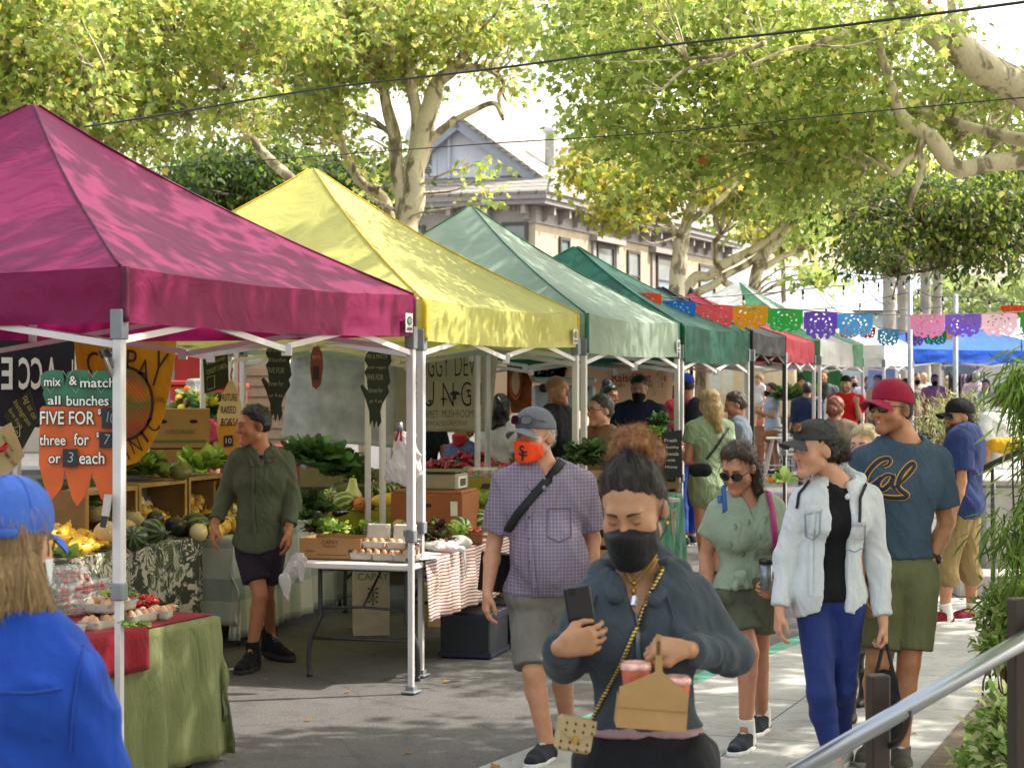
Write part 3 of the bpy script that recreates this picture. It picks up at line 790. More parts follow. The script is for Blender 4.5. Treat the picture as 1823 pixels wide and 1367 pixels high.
def asphalt():
 m,t,b=newmat('asphalt');v=coords(t)
 n1=noisetex(t,v,1.1,5,.6);n2=noisetex(t,v,75,4,.8);n3=noisetex(t,v,5,6,.7)
 c=ramp(t,n2,[(.3,(.062,.057,.053)),(.52,(.108,.101,.095)),(.72,(.23,.215,.2))])
 c=mix(t,.55,c,ramp(t,n1,[(.3,(.62,.6,.6)),(.7,(1,1,1))]),'MULTIPLY')
 c=mix(t,.5,c,ramp(t,n3,[(.36,(.45,.44,.44)),(.5,(1,1,1))]),'MULTIPLY')
 vo=N(t,'ShaderNodeTexVoronoi',feature='DISTANCE_TO_EDGE');vo.inputs['Scale'].default_value=.42;t.links.new(mix(t,.12,v,noisetex(t,v,3,4,.6,1)),vo.inputs[0])
 c=mix(t,ramp(t,vo.outputs[0],[(.001,(.35,)*3),(.003,(0,)*3)]),c,(.02,.02,.021))
 vs=N(t,'ShaderNodeTexVoronoi');vs.inputs['Scale'].default_value=5;t.links.new(v,vs.inputs[0]);c=mix(t,ramp(t,vs.outputs[0],[(.05,(.5,)*3),(.075,(0,)*3)]),c,(.045,.042,.04));vs=N(t,'ShaderNodeTexVoronoi');vs.inputs['Scale'].default_value=17;t.links.new(v,vs.inputs[0]);c=mix(t,ramp(t,vs.outputs[0],[(.05,(.45,)*3),(.08,(0,)*3)]),c,(.34,.32,.29))
 t.links.new(c,b.inputs['Base Color']);b.inputs['Roughness'].default_value=.82
 bump(t,b,n2,1.0,.008);return m
def concrete(slab=True):
 m,t,b=newmat('concrete');ang=math.atan2(A_[0],A_[1]);v=coords(t);vr=coords(t,(1,1,1),(0,0,ang))
 n1=noisetex(t,v,1.7,6,.65);n2=noisetex(t,v,90,3,.7);n3=noisetex(t,v,9,6,.75)
 c=ramp(t,n1,[(.3,(.30,.285,.26)),(.7,(.45,.43,.40))])
 c=mix(t,.35,c,ramp(t,n2,[(.3,(.6,)*3),(.65,(1,)*3)]),'MULTIPLY')
 c=mix(t,.5,c,ramp(t,n3,[(.33,(.55,.53,.5)),(.5,(1,)*3)]),'MULTIPLY')
 if slab:
  br=N(t,'ShaderNodeTexBrick',offset=0,squash=1);br.inputs['Scale'].default_value=1;br.inputs['Mortar Size'].default_value=.007
  br.inputs['Brick Width'].default_value=1.22;br.inputs['Row Height'].default_value=1.22;br.inputs['Mortar Smooth'].default_value=.3
  br.inputs['Color1'].default_value=(.9,.9,.9,1);br.inputs['Color2'].default_value=(1,1,1,1);br.inputs['Mortar'].default_value=(.33,.31,.28,1)
  t.links.new(vr,br.inputs[0]);c=mix(t,1,c,br.outputs[0],'MULTIPLY')
  nb=bump(t,None,br.outputs[1],-.5,.01);bump(t,b,n2,.25,.003,nb)
 else:bump(t,b,n2,.3,.003)
 vs=N(t,'ShaderNodeTexVoronoi');vs.inputs['Scale'].default_value=4.3;t.links.new(v,vs.inputs[0]);c=mix(t,ramp(t,vs.outputs[0],[(.06,(.55,)*3),(.09,(0,)*3)]),c,(.13,.12,.11))
 t.links.new(c,b.inputs['Base Color']);b.inputs['Roughness'].default_value=.85;return m
def dirtmat():
 m,t,b=newmat('soil');v=coords(t);n=noisetex(t,v,14,8,.75);n2=noisetex(t,v,70,4,.7)
 c=ramp(t,n,[(.3,(.10,.07,.048)),(.55,(.20,.145,.1)),(.75,(.30,.235,.17))]);c=mix(t,.4,c,ramp(t,n2,[(.35,(.5,)*3),(.6,(1,)*3)]),'MULTIPLY')
 t.links.new(c,b.inputs['Base Color']);b.inputs['Roughness'].default_value=.95;bump(t,b,n,.8,.03,bump(t,None,n2,.6,.01));return m
def sheet(name,poly,z,mat):
 V=[(p[0],p[1],z)for p in poly];o=mesh_np(name,V,[tuple(range(len(V)))],mat,None,False);return prop(o,kind='structure')
sheet('road',[(-400,-60),(400,-60),(400,900),(-400,900)],0,asphalt())
E0=np.array([-.16,9.22]);ED=np.array([.447,.894])
def edge(t,off=0):return tuple(E0+ED*t+np.array([.894,-.447])*off)
sheet('sidewalk',[edge(-14),(30,-12),(30,30),edge(13.2,9),edge(13.2)],.004,concrete())
sheet('kerb_strip',[edge(1.2,-.13),edge(13.2,-.13),edge(13.2,-.003),edge(1.2,-.003)],.004,plain('4f9079',.8,var=.25,scale=5))
c0=G(1640,1367);c1=G(1757,1236);c2=G(1990,1222)
sheet('planting_bed',[(1.55,7.6),tuple(c0[:2]),tuple(G(1700,1297)[:2]),tuple(c1[:2]),tuple(c2[:2]),(5,8)],.008,dirtmat())
def leafmat(name,tr=.5):
 m,t,b=newmat(name);at=N(t,'ShaderNodeVertexColor',layer_name='tint');b.inputs['Roughness'].default_value=.42
 t.links.new(at.outputs[0],b.inputs['Base Color']);b.inputs['Specular IOR Level'].default_value=.3
 tb=N(t,'ShaderNodeBsdfTranslucent');g=N(t,'ShaderNodeGamma');g.inputs[1].default_value=.8;t.links.new(at.outputs[0],g.inputs[0])
 t.links.new(mix(t,1,g.outputs[0],(1,1,.68),'MULTIPLY'),tb.inputs[0])
 mx=N(t,'ShaderNodeMixShader');mx.inputs[0].default_value=tr;o=t.nodes['Material Output']
 t.links.new(b.outputs[0],mx.inputs[1]);t.links.new(tb.outputs[0],mx.inputs[2]);t.links.new(mx.outputs[0],o.inputs[0]);return m
LEAF=leafmat('leaf',.58)
LOBED=np.array([(0,-.05),(.22,.06),(.5,.02),(.36,.3),(.52,.62),(.2,.6),(0,1.0),(-.2,.6),(-.52,.62),(-.36,.3),(-.5,.02),(-.22,.06)])
OVAL=np.array([(0,0),(.2,.22),(.24,.5),(.14,.8),(0,1),(-.14,.8),(-.24,.5),(-.2,.22)])
BLADE=np.array([(.0,0),(.045,.25),(.04,.6),(0,1),(-.04,.6),(-.045,.25)])
def leaf_mesh(cent,dirs,norms,size,shape,cols,bend=.18):
 n=len(cent);k=len(shape);d=dirs/np.linalg.norm(dirs,axis=1)[:,None];nn=norms-d*(d*norms).sum(1)[:,None];nn/=np.linalg.norm(nn,axis=1)[:,None]+1e-9
 s=np.cross(d,nn);sx=shape[:,0][None,:,None];sy=shape[:,1][None,:,None];sz=(np.abs(shape[:,0])*bend*1.2-bend*shape[:,1]**2)[None,:,None]
 V=cent[:,None]+(s[:,None]*sx+d[:,None]*sy+nn[:,None]*sz)*size[:,None,None]
 return V.reshape(-1,3),np.arange(n*k).reshape(n,k),np.repeat(cols,k,axis=0)
def leafcols(n,g,pal):
 c=np.array([lin(x[0])for x in pal]);wgt=np.array([x[1]for x in pal]);i=g.choice(len(pal),n,p=wgt/wgt.sum())
 return c[i]*(g.uniform(.7,1.3,n)[:,None])*(1+g.normal(0,.06,(n,3)))
PAL_PLANE=[('9fab56',5),('b2b862',4),('8aa056',4),('c8c072',1.6),('728440',1.6),('ae8a48',.2)]
PAL_RIGHT=[('98aa5a',5),('aeba66',4),('82964c',4),('c4c276',2),('6c8240',1.2),('a0562e',.06)]
PAL_DARK=[('3f5524',5),('4f6628',4),('2f4220',4),('71812f',1.2)]
PAL_YEL=[('b3a545',4),('9c9c40',4),('828c3a',3),('c9b65a',2),('74823a',2)]
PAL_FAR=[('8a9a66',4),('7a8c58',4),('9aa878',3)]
def bark(c1='cdbf9f',c2='8f8468',c3='6a5c49'):
 m,t,b=newmat('bark');v=coords(t,(1,1,.45));n=noisetex(t,v,5.5,5,.6,0,.6);n2=noisetex(t,v,45,4,.7)
 c=ramp(t,n,[(.34,lin(c3)),(.45,lin(c2)),(.5,lin(c1)),(.75,tuple(min(1,x*1.15)for x in lin(c1)))])
 c=mix(t,.35,c,ramp(t,n2,[(.3,(.55,)*3),(.6,(1,)*3)]),'MULTIPLY');t.links.new(c,b.inputs['Base Color']);b.inputs['Roughness'].default_value=.85
 bump(t,b,n2,.5,.01,bump(t,None,n,.4,.02));return m
BARK=bark();BARK2=bark('9c8c70','766750','55493a')
def smoothline(pts,n=6):
 pts=np.asarray(pts,float);out=[]
 q=np.vstack([pts[0]*2-pts[1],pts,pts[-1]*2-pts[-2]])
 for i in range(len(pts)-1):
  p0,p1,p2,p3=q[i:i+4]
  for t in np.linspace(0,1,n,endpoint=False):
   out.append(.5*((2*p1)+(-p0+p2)*t+(2*p0-5*p1+4*p2-p3)*t*t+(-p0+3*p1-3*p2+p3)*t**3))
 out.append(pts[-1]);return np.array(out)
def tree(name,label,limbs,crowns,pal,leaf=.12,seed=0,d=25,barkm=None,per=24,crad=.5,group='trees along the market street',shape=LOBED,twig=True,shade_clumps=(),cat='tree',flat=.6):
 """limbs: lines of (column, row, width in px[, depth]) ; crowns: (column, row, half width, half height, depth, half depth in m, clusters)"""
 g=np.random.default_rng(seed);LB=[];allp=[]
 for L in limbs:
  pts=[]
  for q in L:
   if isinstance(q,np.ndarray):pts.append(q);continue
   dd=q[3]if len(q)>3 else d
   pts.append(np.array([*P(q[0],q[1],dd),q[2]*dd/FPX/2]))
  s=smoothline(pts,7);wob=np.stack([vnoise(s[:,:3]*2.3,seed+c)for c in range(3)],1)*s[:,3:4]*.5
  s[:,:3]+=wob;LB.append(s);allp.append(s)
 base=LB[0][0,:3].copy();base[2]=0
 root=empty(name,base,label,cat,group);mb=MB()
 for s in LB:mb.tube(s[:,:3],np.maximum(s[:,3]*(1+.12*vnoise(s[:,:3]*6,seed)),.008),12)
 C=[];Rr=[]
 for(u,v,ru,rv,dd,rd,nc)in crowns:
  nc=int(nc*1.22)
  c=P(u,v,dd);rx,rz=ru*dd/FPX,rv*dd/FPX
  for _ in range(nc):
   q=g.normal(0,1,3);q/=np.linalg.norm(q);q*=g.random()**.38*(1 if g.random()<.85 else 1.25)
   C.append(c+q*np.array([rx,rd,rz]));Rr.append(crad*(.6+.8*g.random()))
 n_in=len(C)
 for(c,rad,nc)in shade_clumps:
  for _ in range(nc):
   q=g.uniform(-1,1,3);C.append(np.array(c)+q*np.array(rad));Rr.append(.5*(.8+.8*g.random()))
 C=np.array(C);Rr=np.array(Rr)
 if twig and allp:
  S=np.concatenate(allp);tw=MB()
  for i in range(0,n_in if n_in>40 else len(C),1 if len(C)<400 else 2):
   dv=np.linalg.norm(S[:,:3]-C[i],axis=1)+np.maximum(0,S[:,2]-C[i][2]+.2)*.6;j=dv.argmin();a=S[j,:3];L=np.linalg.norm(C[i]-a)
   if L>6 or L<.2:continue
   m=(a+C[i])/2+g.normal(0,.1*L,3);m2=m*.5+C[i]*.5+g.normal(0,.06*L,3)
   pts=smoothline(np.array([a,m,m2,C[i]]),4);r0=min(S[j,3]*.6,.01+.008*L)
   tw.tube(pts,np.linspace(r0,.004,len(pts)),5)
  if tw.V:mb.V+=tw.V;mb.F+=[tuple(i+mb.n for i in f)for f in tw.F];mb.M+=tw.M;mb.n+=tw.n
 mb.build('trunk',barkm or BARK,root,True)
 n=len(C)*per;ci=np.repeat(np.arange(len(C)),per);off=g.normal(0,1,(n,3));off/=np.linalg.norm(off,axis=1)[:,None];off*=(g.random(n)**.5)[:,None]
 off[:,2]*=flat;cent=C[ci]+off*Rr[ci][:,None]
 off=off*(.55+.9*g.random((n,1)));dirs=off*np.array([1,1,.4])+g.normal(0,.5,(n,3))+np.array([0,0,-.55]);nr=np.array([0,0,1.])+g.normal(0,.55,(n,3))+off*.3
 V,F,T=leaf_mesh(cent,dirs,nr,np.where(ci<n_in,leaf,.17)*g.uniform(.6,1.25,n),shape,np.clip(leafcols(n,g,pal)*(.8+.45*g.random(len(C)))[ci][:,None],0,1))
 mesh_np('crown',V,F,LEAF,root,False,None,T)
 return root
def gz0(u,d):return CV+CH*FPX/d
T_D=26
tree('plane_tree','mottled plane tree forking into pale limbs behind the green canopy',[[(716,gz0(716,26),60),(718,560,56),(722,440,52),(726,400,46),(737,330,40),(752,260,37),(765,185,34),(778,150,28),(806,125,22),(828,90,17),(842,40,12),(850,-40,8)],[(722,415,34),(714,340,27),(704,265,24),(690,190,21),(678,130,18),(662,60,13),(648,-30,8)],[(738,300,26),(742,238,24),(744,204,23),(734,150,20),(727,110,16),(736,50,12),(760,-40,7)],[(742,275,18),(772,247,14),(800,224,12),(840,199,11),(878,184,9),(895,208,8)],[(808,124,14),(850,120,11),(884,133,9),(897,152,9),(888,172,8),(896,215,5)],[(700,245,10),(660,212,8),(610,198,7),(560,182,5)]],[(640,50,190,100,26,2.5,84),(780,30,150,80,26,2.5,56),(900,60,90,90,26,2,20),(590,190,60,70,26,1.5,14),(862,320,40,40,25,.6,3),(690,330,40,60,27,1.5,4),(700,130,80,40,26,1,8)],PAL_PLANE,.1,1,26,None,34,.44)
tree('plane_tree','slender curving plane tree just left of the forked mottled one',[[(700,gz0(700,27),26),(699,520,24),(697,420,21),(690,372,19),(676,345,18),(642,325,17),(622,290,16),(604,240,15),(596,190,14),(601,150,12),(613,105,9),(614,40,6)],[(600,160,9),(585,130,7),(572,90,5)],[(598,195,9),(560,175,8),(500,160,7),(430,155,6),(370,152,4)]],[(560,110,100,100,27,2,36),(520,220,70,60,27,1.5,12)],PAL_PLANE,.1,2,27,None,34,.44)
tree('plane_tree','leaning plane tree rising leftward behind the yellow canopy',[[(600,gz0(600,23),26),(592,460,24),(560,370,20),(522,322,17),(482,285,16),(444,238,15),(420,200,13),(404,172,12),(370,128,10),(322,78,8),(288,30,6),(270,-30,5)],[(415,192,8),(385,200,6),(340,195,5)],[(410,180,7),(425,120,6),(445,60,5)]],[(330,50,170,100,23,2.2,104),(430,200,60,40,23,1.6,12),(250,200,110,70,24,2,40),(470,40,90,70,23,2,34)],PAL_PLANE,.09,3,23,None,36,.42)
tree('plane_tree','broad leafy plane tree filling the corner above the magenta canopy',[[(-160,gz0(0,21),60),(-150,420,55),(-120,250,45),(-60,150,34),(20,60,22),(90,-20,12)],[(-110,240,26),(-20,210,20),(70,190,14),(160,180,8)],[(-60,150,20),(20,140,14),(12,110,10),(60,60,8)]],[(60,50,190,110,21,2.2,110),(60,190,190,80,21.5,2,84),(190,170,120,90,22,2,40)],PAL_PLANE,.088,4,21,None,36,.42)
tree('evergreen_tree','dark evergreen tree rising between magenta and yellow canopies',[[(430,gz0(430,36),20),(430,450,18),(432,300,10)]],[(425,345,95,70,36,2,130),(480,300,50,50,36,1.5,50),(360,320,60,60,37,2,50)],PAL_DARK,.15,5,36,BARK2,26,.55,shape=OVAL)
tree('evergreen_tree','dark evergreen tree directly behind the slender curving plane tree',[[(650,gz0(650,37),20),(650,450,18),(648,330,10)]],[(640,350,90,75,37,2,130),(580,310,50,40,37,1.5,40)],PAL_DARK,.15,6,37,BARK2,26,.55,shape=OVAL)
TR=14.0
tree('plane_tree','near plane tree reaching thick white limbs in from the right',[[np.array([5.6,13.6,0,.32]),np.array([5.5,13.7,1.6,.28]),np.array([5.2,13.8,2.9,.23]),(1960,300,76,TR),(1890,215,66,TR),(1823,150,62,TR),(1760,118,62,TR),(1692,78,60,TR),(1645,42,50,TR),(1612,12,40,TR),(1580,-40,30,13.6),np.array([1.9,12.2,5.6,.05]),np.array([1.2,10,6.6,.03])],[(1985,330,58,TR),(1900,285,42,TR),(1823,284,36,TR),(1770,288,34,TR),(1705,298,33,TR),(1662,246,30,TR),(1618,222,27,TR),(1600,196,22,TR),(1588,150,18,13.9),(1572,100,16,13.8),(1562,58,15,13.7),(1528,58,14,13.6),(1480,66,12,13.5),(1440,82,9,13.4),(1400,90,7,13.4),(1330,118,5,13.3)],[(1640,40,26,TR),(1600,45,20,TR),(1560,52,17,13.8)],[(1900,260,30,TR),(1823,245,26,14.3),(1765,232,22,14.4),(1700,218,16,14.5),(1640,200,10,14.6)],[(1648,238,14,TR),(1638,272,14,TR),(1645,300,12,TR),(1632,335,11,TR),(1616,372,8,TR)],[(1640,272,12,TR),(1612,290,11,TR),(1592,312,11,TR),(1560,282,9,14.2),(1510,232,7,14.4),(1470,180,5,14.5)],[(1556,205,15,14.4),(1548,245,17,14.4),(1541,290,15,14.4),(1505,276,12,14.4),(1472,264,9,14.5),(1420,250,5,14.6)],[(1420,245,9,15),(1390,190,11,15),(1350,150,10,15),(1300,115,7,15)],[(1375,-10,8,14.2),(1395,25,10,14.2),(1415,55,9,14.2),(1425,110,6,14.2)],[(1225,105,5,13),(1290,95,8,13),(1360,78,9,13.2),(1230,120,6,13),(1180,160,4,13)],[(1740,105,26,TR),(1700,40,18,TR),(1690,-20,12,TR)],[np.array([5.3,13.7,2.6,.2]),np.array([5.0,11.5,4.6,.17]),np.array([4.2,9,6.2,.12]),np.array([3,6,7.2,.07]),np.array([2,3,7.6,.04])]],[(1130,50,150,80,14.5,1.6,46),(1130,190,100,70,15,1.4,30),(1300,60,150,80,14.5,1.8,50),(1330,200,150,90,15,1.6,48),(1040,40,60,60,15,1,14),(1450,90,120,90,15,1.5,50),(1480,250,100,80,15,1.4,45),(1650,180,120,80,15.5,1.3,36),(1780,210,90,60,15.5,1.3,22),(1400,310,80,50,15.5,1.2,14),(1180,270,90,50,15.5,1,12),(1150,345,30,40,15.8,.5,4),(1600,60,70,60,13.2,.8,8)],PAL_RIGHT,.062,7,TR,None,46,.36,shade_clumps=[((5.6,5.6,6.3),(3.6,5.4,.8),480),((6.6,-3.0,6.8),(3.6,3.4,.8),120),((5.0,20,7.7),(2.6,4.6,.6),150),((7.2,13.6,7.2),(2.2,3.6,.7),120),((1.3,9.5,6.9),(1.5,4.5,.6),70)])  # last list adds unseen overhead leaf clumps to shade people, paving and tent roofs
tree('plane_tree','yellowing plane tree with straight pale trunk beside the house windows',[[(1210,gz0(1210,38),36),(1209,560,33),(1208,480,30),(1212,435,27),(1224,395,20),(1240,340,14),(1230,280,8)],[(1210,430,14),(1180,380,10),(1130,330,6),(1060,300,4)],[(1222,400,12),(1290,350,9),(1330,300,6)]],[(1050,300,50,45,37,2,14),(1130,330,90,50,38,3,44),(1260,290,120,70,39,3,50),(1110,385,40,20,37,1,6)],PAL_YEL,.135,8,38,None,44,.55)
tree('plane_tree','many-stemmed plane tree leaning right above the paper flags',[[(1215,gz0(1215,40),22),(1222,530,20),(1262,490,18),(1310,462,17),(1355,436,15),(1395,398,12),(1425,350,8)],[(1222,532,16),(1285,495,14),(1340,466,12),(1395,412,9),(1420,380,6)],[(1338,gz0(1338,40),28),(1338,560,27),(1343,510,25),(1358,462,21),(1385,430,15),(1412,400,10)],[(1335,560,17),(1310,515,16),(1283,492,12),(1270,440,12),(1282,420,8)],[(1355,480,12),(1400,455,9),(1440,440,6)]],[(1340,350,90,40,40,2.5,26),(1440,400,50,40,40,2,14),(1440,495,40,18,38,1,6),(1390,320,100,50,40,2.5,30)],PAL_RIGHT,.14,9,40,None,40,.5)
tree('camphor_tree','dense dark green tree hanging over the flags at right',[[np.array([9,31,0,.3]),np.array([8.8,31,3,.26]),(1850,452,26,30),(1780,442,18,30),(1720,415,12,30),(1640,400,7,30)],[(1760,440,12,30),(1700,470,8,30),(1600,490,5,30)]],[(1650,360,180,80,30,2.5,150),(1740,440,110,60,30,2,64),(1550,440,80,40,29,1.5,26),(1450,330,60,50,30,1.5,18),(1800,330,90,70,30,2,60)],PAL_DARK+[('6d7d33',3),('87913c',3),('a3a850',1.5)],.12,10,30,BARK2,26,.5,shape=OVAL)
tree('far_tree','hazy pale tree far behind the blue canopy',[[(1790,gz0(1790,80),10),(1790,600,9),(1790,540,6)]],[(1770,550,90,50,80,4,90),(1690,530,50,40,84,3,40)],PAL_FAR,.38,11,80,BARK2,22,1.1,shape=OVAL)
tree('far_tree','pale tree added past the cream house corner to shade its wall',[[(1395,gz0(1395,76),12),(1395,560,11),(1392,450,7)]],[(1390,395,90,45,76,4,50)],PAL_YEL,.36,14,76,BARK2,22,1.2,shape=OVAL,shade_clumps=[((15.5,78,9),(2.5,9,2.5),160)])  # tree and its extra clumps added to cast shade on the house side wall
tree('far_tree','hazy pale tree behind the magenta and yellow canopies',[[(400,gz0(400,70),10),(400,500,9),(400,350,6)]],[(380,330,120,50,70,4,80),(520,330,80,40,72,3,40)],PAL_FAR,.34,12,70,BARK2,22,1.1,shape=OVAL)
for i,(u,w_,dd,tp)in enumerate(((1583,23,58,480),(1607,20,60,482),(1648,18,66,490),(1669,16,68,492))):
 root=empty('palm_tree',G(u,gz0(u,dd)),('thick grey palm trunk nearest the white house','grey palm trunk second from the white house','palm trunk just right of the first pair','thinnest grey palm trunk at the right')[i],'palm','palms beyond the market')
 mb=MB();k=FPX/dd;x=(u-CU)/k;zt=CH+(CV-tp)/k+2.5;zz=np.linspace(0,zt,40)
 mb.tube(np.stack([x+0*zz,dd+0*zz,zz],1),w_/k/2*(1+.05*np.sin(np.arange(40)*2.1)),14);mb.build('trunk',plain('9a938a',.9,var=.25,scale=3,bmp=.5,bscale=9),root,True)
 g=np.random.default_rng(50+i);fr=[];
 cent=[];dr=[];
 for q in range(26):
  a=g.random()*6.28;e=g.uniform(-.2,1.1);o=np.array([x,dd,zt])
  for t in np.linspace(.1,1,16):
   p=o+np.array([math.cos(a),math.sin(a),0])*2.2*t*math.cos(e*.6)+Z_*(1.6*e*t-1.6*t*t)
   for s in(-1,1):cent.append(p);dr.append(np.array([-math.sin(a)*s+math.cos(a)*.5,math.cos(a)*s+math.sin(a)*.5,-.5]))
 cent=np.array(cent);dr=np.array(dr);n=len(cent)
 V,F,T=leaf_mesh(cent,dr,np.tile(Z_,(n,1))+g.normal(0,.3,(n,3)),np.full(n,.6),BLADE,leafcols(n,g,PAL_DARK));mesh_np('crown',V,F,LEAF,root,False,None,T)
HO=np.array([.78,65.,0]);H1=np.array([-.93,.37,0]);H2=np.array([.37,.93,0])
def hp_(a,b,z):return HO+H1*a+H2*b+Z_*z
def stucco(c):
 m=plain(c,.9,var=.1,scale=1.5,bmp=.25,bscale=25);return m
def hbox(mb,a0,a1,b0,b1,z0,z1,m=0):
 V=[hp_(a,b,z)for a in(a0,a1)for b in(b0,b1)for z in(z0,z1)]
 mb.add(V,[(0,2,3,1),(4,5,7,6),(0,1,5,4),(2,6,7,3),(0,4,6,2),(1,3,7,5)],m)
def shingle():
 m,t,b=newmat('shingles');v=coords(t,(1,1,1),(0,0,.38));br=N(t,'ShaderNodeTexBrick');br.inputs['Scale'].default_value=1;br.inputs['Brick Width'].default_value=.35;br.inputs['Row Height'].default_value=.16;br.inputs['Mortar Size'].default_value=.02
 tc=N(t,'ShaderNodeTexCoord');sp=N(t,'ShaderNodeSeparateXYZ');cb=N(t,'ShaderNodeCombineXYZ');t.links.new(tc.outputs['Object'],sp.inputs[0]);ad=N(t,'ShaderNodeMath',operation='ADD');t.links.new(sp.outputs[0],ad.inputs[0]);t.links.new(sp.outputs[1],ad.inputs[1]);t.links.new(ad.outputs[0],cb.inputs[0]);t.links.new(sp.outputs[2],cb.inputs[1]);t.links.new(cb.outputs[0],br.inputs[0])
 br.inputs['Color1'].default_value=(.24,.21,.18,1);br.inputs['Color2'].default_value=(.30,.27,.23,1);br.inputs['Mortar'].default_value=(.1,.09,.08,1)
 t.links.new(br.outputs[0],b.inputs['Base Color']);b.inputs['Roughness'].default_value=.9;return m
SH=shingle();house=empty('house',HO,'two storey cream house with grey gable and bracketed eaves','house')
CREAM=stucco('b0a088');GREY=stucco('c6cad6');TRIM=plain('968f8c',.7);DK=plain('4b4542',.6);GL=plain('6d7a80',.08,spec=.8,var=.3,scale=1)
ZE=7.55
mb=MB();hbox(mb,0,8.6,0,24,0,ZE-.52);mb.build('wall',CREAM,house)
mb=MB();hbox(mb,-.03,8.63,-.03,24.03,ZE-.52,ZE);hbox(mb,-.06,8.66,-.06,24.06,ZE-.59,ZE-.52);mb.build('frieze',TRIM,house)
mb=MB();hbox(mb,-.55,9.2,-.55,24.5,ZE,ZE+.16);hbox(mb,-.62,9.27,-.62,24.57,ZE+.16,ZE+.3);mb.build('cornice',plain('8a8486',.7),house)
for a in np.arange(.2,8.6,1.35):mb=MB();hbox(mb,a,a+.16,-.45,-.03,ZE-.3,ZE);hbox(mb,a,a+.16,-.2,-.03,ZE-.48,ZE-.3);mb.build('eave_bracket',TRIM,house)
for b_ in np.arange(.6,24,1.5):mb=MB();hbox(mb,-.45,-.03,b_,b_+.16,ZE-.3,ZE);hbox(mb,-.2,-.03,b_,b_+.16,ZE-.48,ZE-.3);mb.build('eave_bracket',TRIM,house)
mb=MB();hbox(mb,0,8.6,-.08,-.03,ZE-.16,ZE)
for a in np.arange(0,8.6,.17):hbox(mb,a,a+.08,-.12,-.081,ZE-.16,ZE)
mb.build('dentil_course',TRIM,house)
def roofpoly(mb,pts):
 V=[hp_(*q)for q in pts];mb.add(V,[tuple(range(len(V)))])
zr=ZE+.3;GA0,GA1,GB=.35,6.1,1.3
mb=MB();roofpoly(mb,[(-.62,-.62,zr),(9.27,-.62,zr),(8.0,GB,zr+.75),(-.0,GB,zr+.75)]);roofpoly(mb,[(-.62,-.62,zr),(0,GB,zr+.75),(1.2,22,zr+1.6),(-.62,24.5,zr)]);roofpoly(mb,[(9.27,-.62,zr),(9.27,24.5,zr),(7,22,zr+1.6),(8,GB,zr+.75)])
gm=(GA0+GA1)/2;za=zr+2.75;zb=zr+.72
roofpoly(mb,[(GA0-.5,GB-.5,zb-.28),(gm,GB-.5,za+.12),(gm,20,za+.12),(GA0-.5,20,zb-.28)]);roofpoly(mb,[(gm,GB-.5,za+.12),(GA1+.5,GB-.5,zb-.28),(GA1+.5,20,zb-.28),(gm,20,za+.12)])
ro=mb.build('roof',SH,house);solidify(ro,.12)
mb=MB();V=[hp_(GA0,GB,zb-.3),hp_(GA1,GB,zb-.3),hp_(GA1,GB,zb),hp_(gm,GB,za),hp_(GA0,GB,zb)];V2=[v+H2*.3 for v in V];mb.add(V+V2,[(0,1,2,3,4),(9,8,7,6,5)]+[(i,i+5,(i+1)%5+5,(i+1)%5)for i in range(5)]);gb=mb.build('gable',GREY,house)
mb=MB()
for(p,q)in(((GA0-.5,zb-.3),(gm,za+.1)),((gm,za+.1),(GA1+.5,zb-.3))):mb.bar(hp_(p[0],GB-.28,p[1]-.12),hp_(q[0],GB-.28,q[1]-.12),.42,.3,up=H2)
mb.build('bargeboard',plain('8d919c',.7),gb)
mb=MB();hbox(mb,4.15,5.2,GB-.06,GB-.0,zb+.22,zb+1.35);
for z in np.linspace(zb+.34,zb+1.2,12):hbox(mb,4.33,5.02,GB-.1,GB-.06,z,z+.045,1)
mb.build('vent',[GREY,plain('55555a')],gb)
mb=MB();mb.tube([hp_(3.65,GB-.12,zb+.1),hp_(3.65,GB-.12,zb+1.9)],.06,8);mb.build('drainpipe',plain('b5b8c2'),gb)
mb=MB();mb.lathe([(.5,0),(.5,.05)],hp_(4.6,GB-.5,za-.5),24,axis=rot('X',1.57));mb.build('satellite_dish',plain('c9c9c9'),house,True)
for(a,b_,h_)in((1.0,4,1.4),(1.2,8,1.0)):mb=MB();mb.lathe([(.16,0),(.16,h_),(.26,h_+.02),(.26,h_+.2),(.1,h_+.32)],hp_(a,b_,zr+1.2),12);mb.build('chimney',plain('cfcfcf'),house,True)
def window(a,z0,w_,h_,side=False,b=None):
 fr=MB();gl=MB();t=.11
 def q(mb,x0,x1,d0,d1,z0,z1):
  if side:hbox(mb,-d1,-d0,x0,x1,z0,z1)
  else:hbox(mb,x0,x1,-d1,-d0,z0,z1)
 for(x0,x1,y0,y1)in((a,a+t,z0,z0+h_),(a+w_-t,a+w_,z0,z0+h_),(a+t,a+w_-t,z0,z0+t),(a+t,a+w_-t,z0+h_-t,z0+h_),(a+t,a+w_-t,z0+h_*.5-.03,z0+h_*.5+.03)):q(fr,x0,x1,.003,.09,y0,y1)
 q(fr,a-.08,a+w_+.08,.003,.16,z0-.1,z0-.003)
 f=fr.build('window',DK,house);q(gl,a+t+.002,a+w_-t-.002,.004,.03,z0+t+.002,z0+h_-t-.002);gl.build('pane',GL,f)
window(.25,5.4,.95,1.6);window(4.0,5.4,.95,1.6);window(6.6,5.4,.95,1.6)
for b_,w_ in((2.2,1.0),(6.1,1.9),(9.6,1.5),(13.3,2.4),(19.3,2.4)):window(b_,4.7,w_,1.95,True)
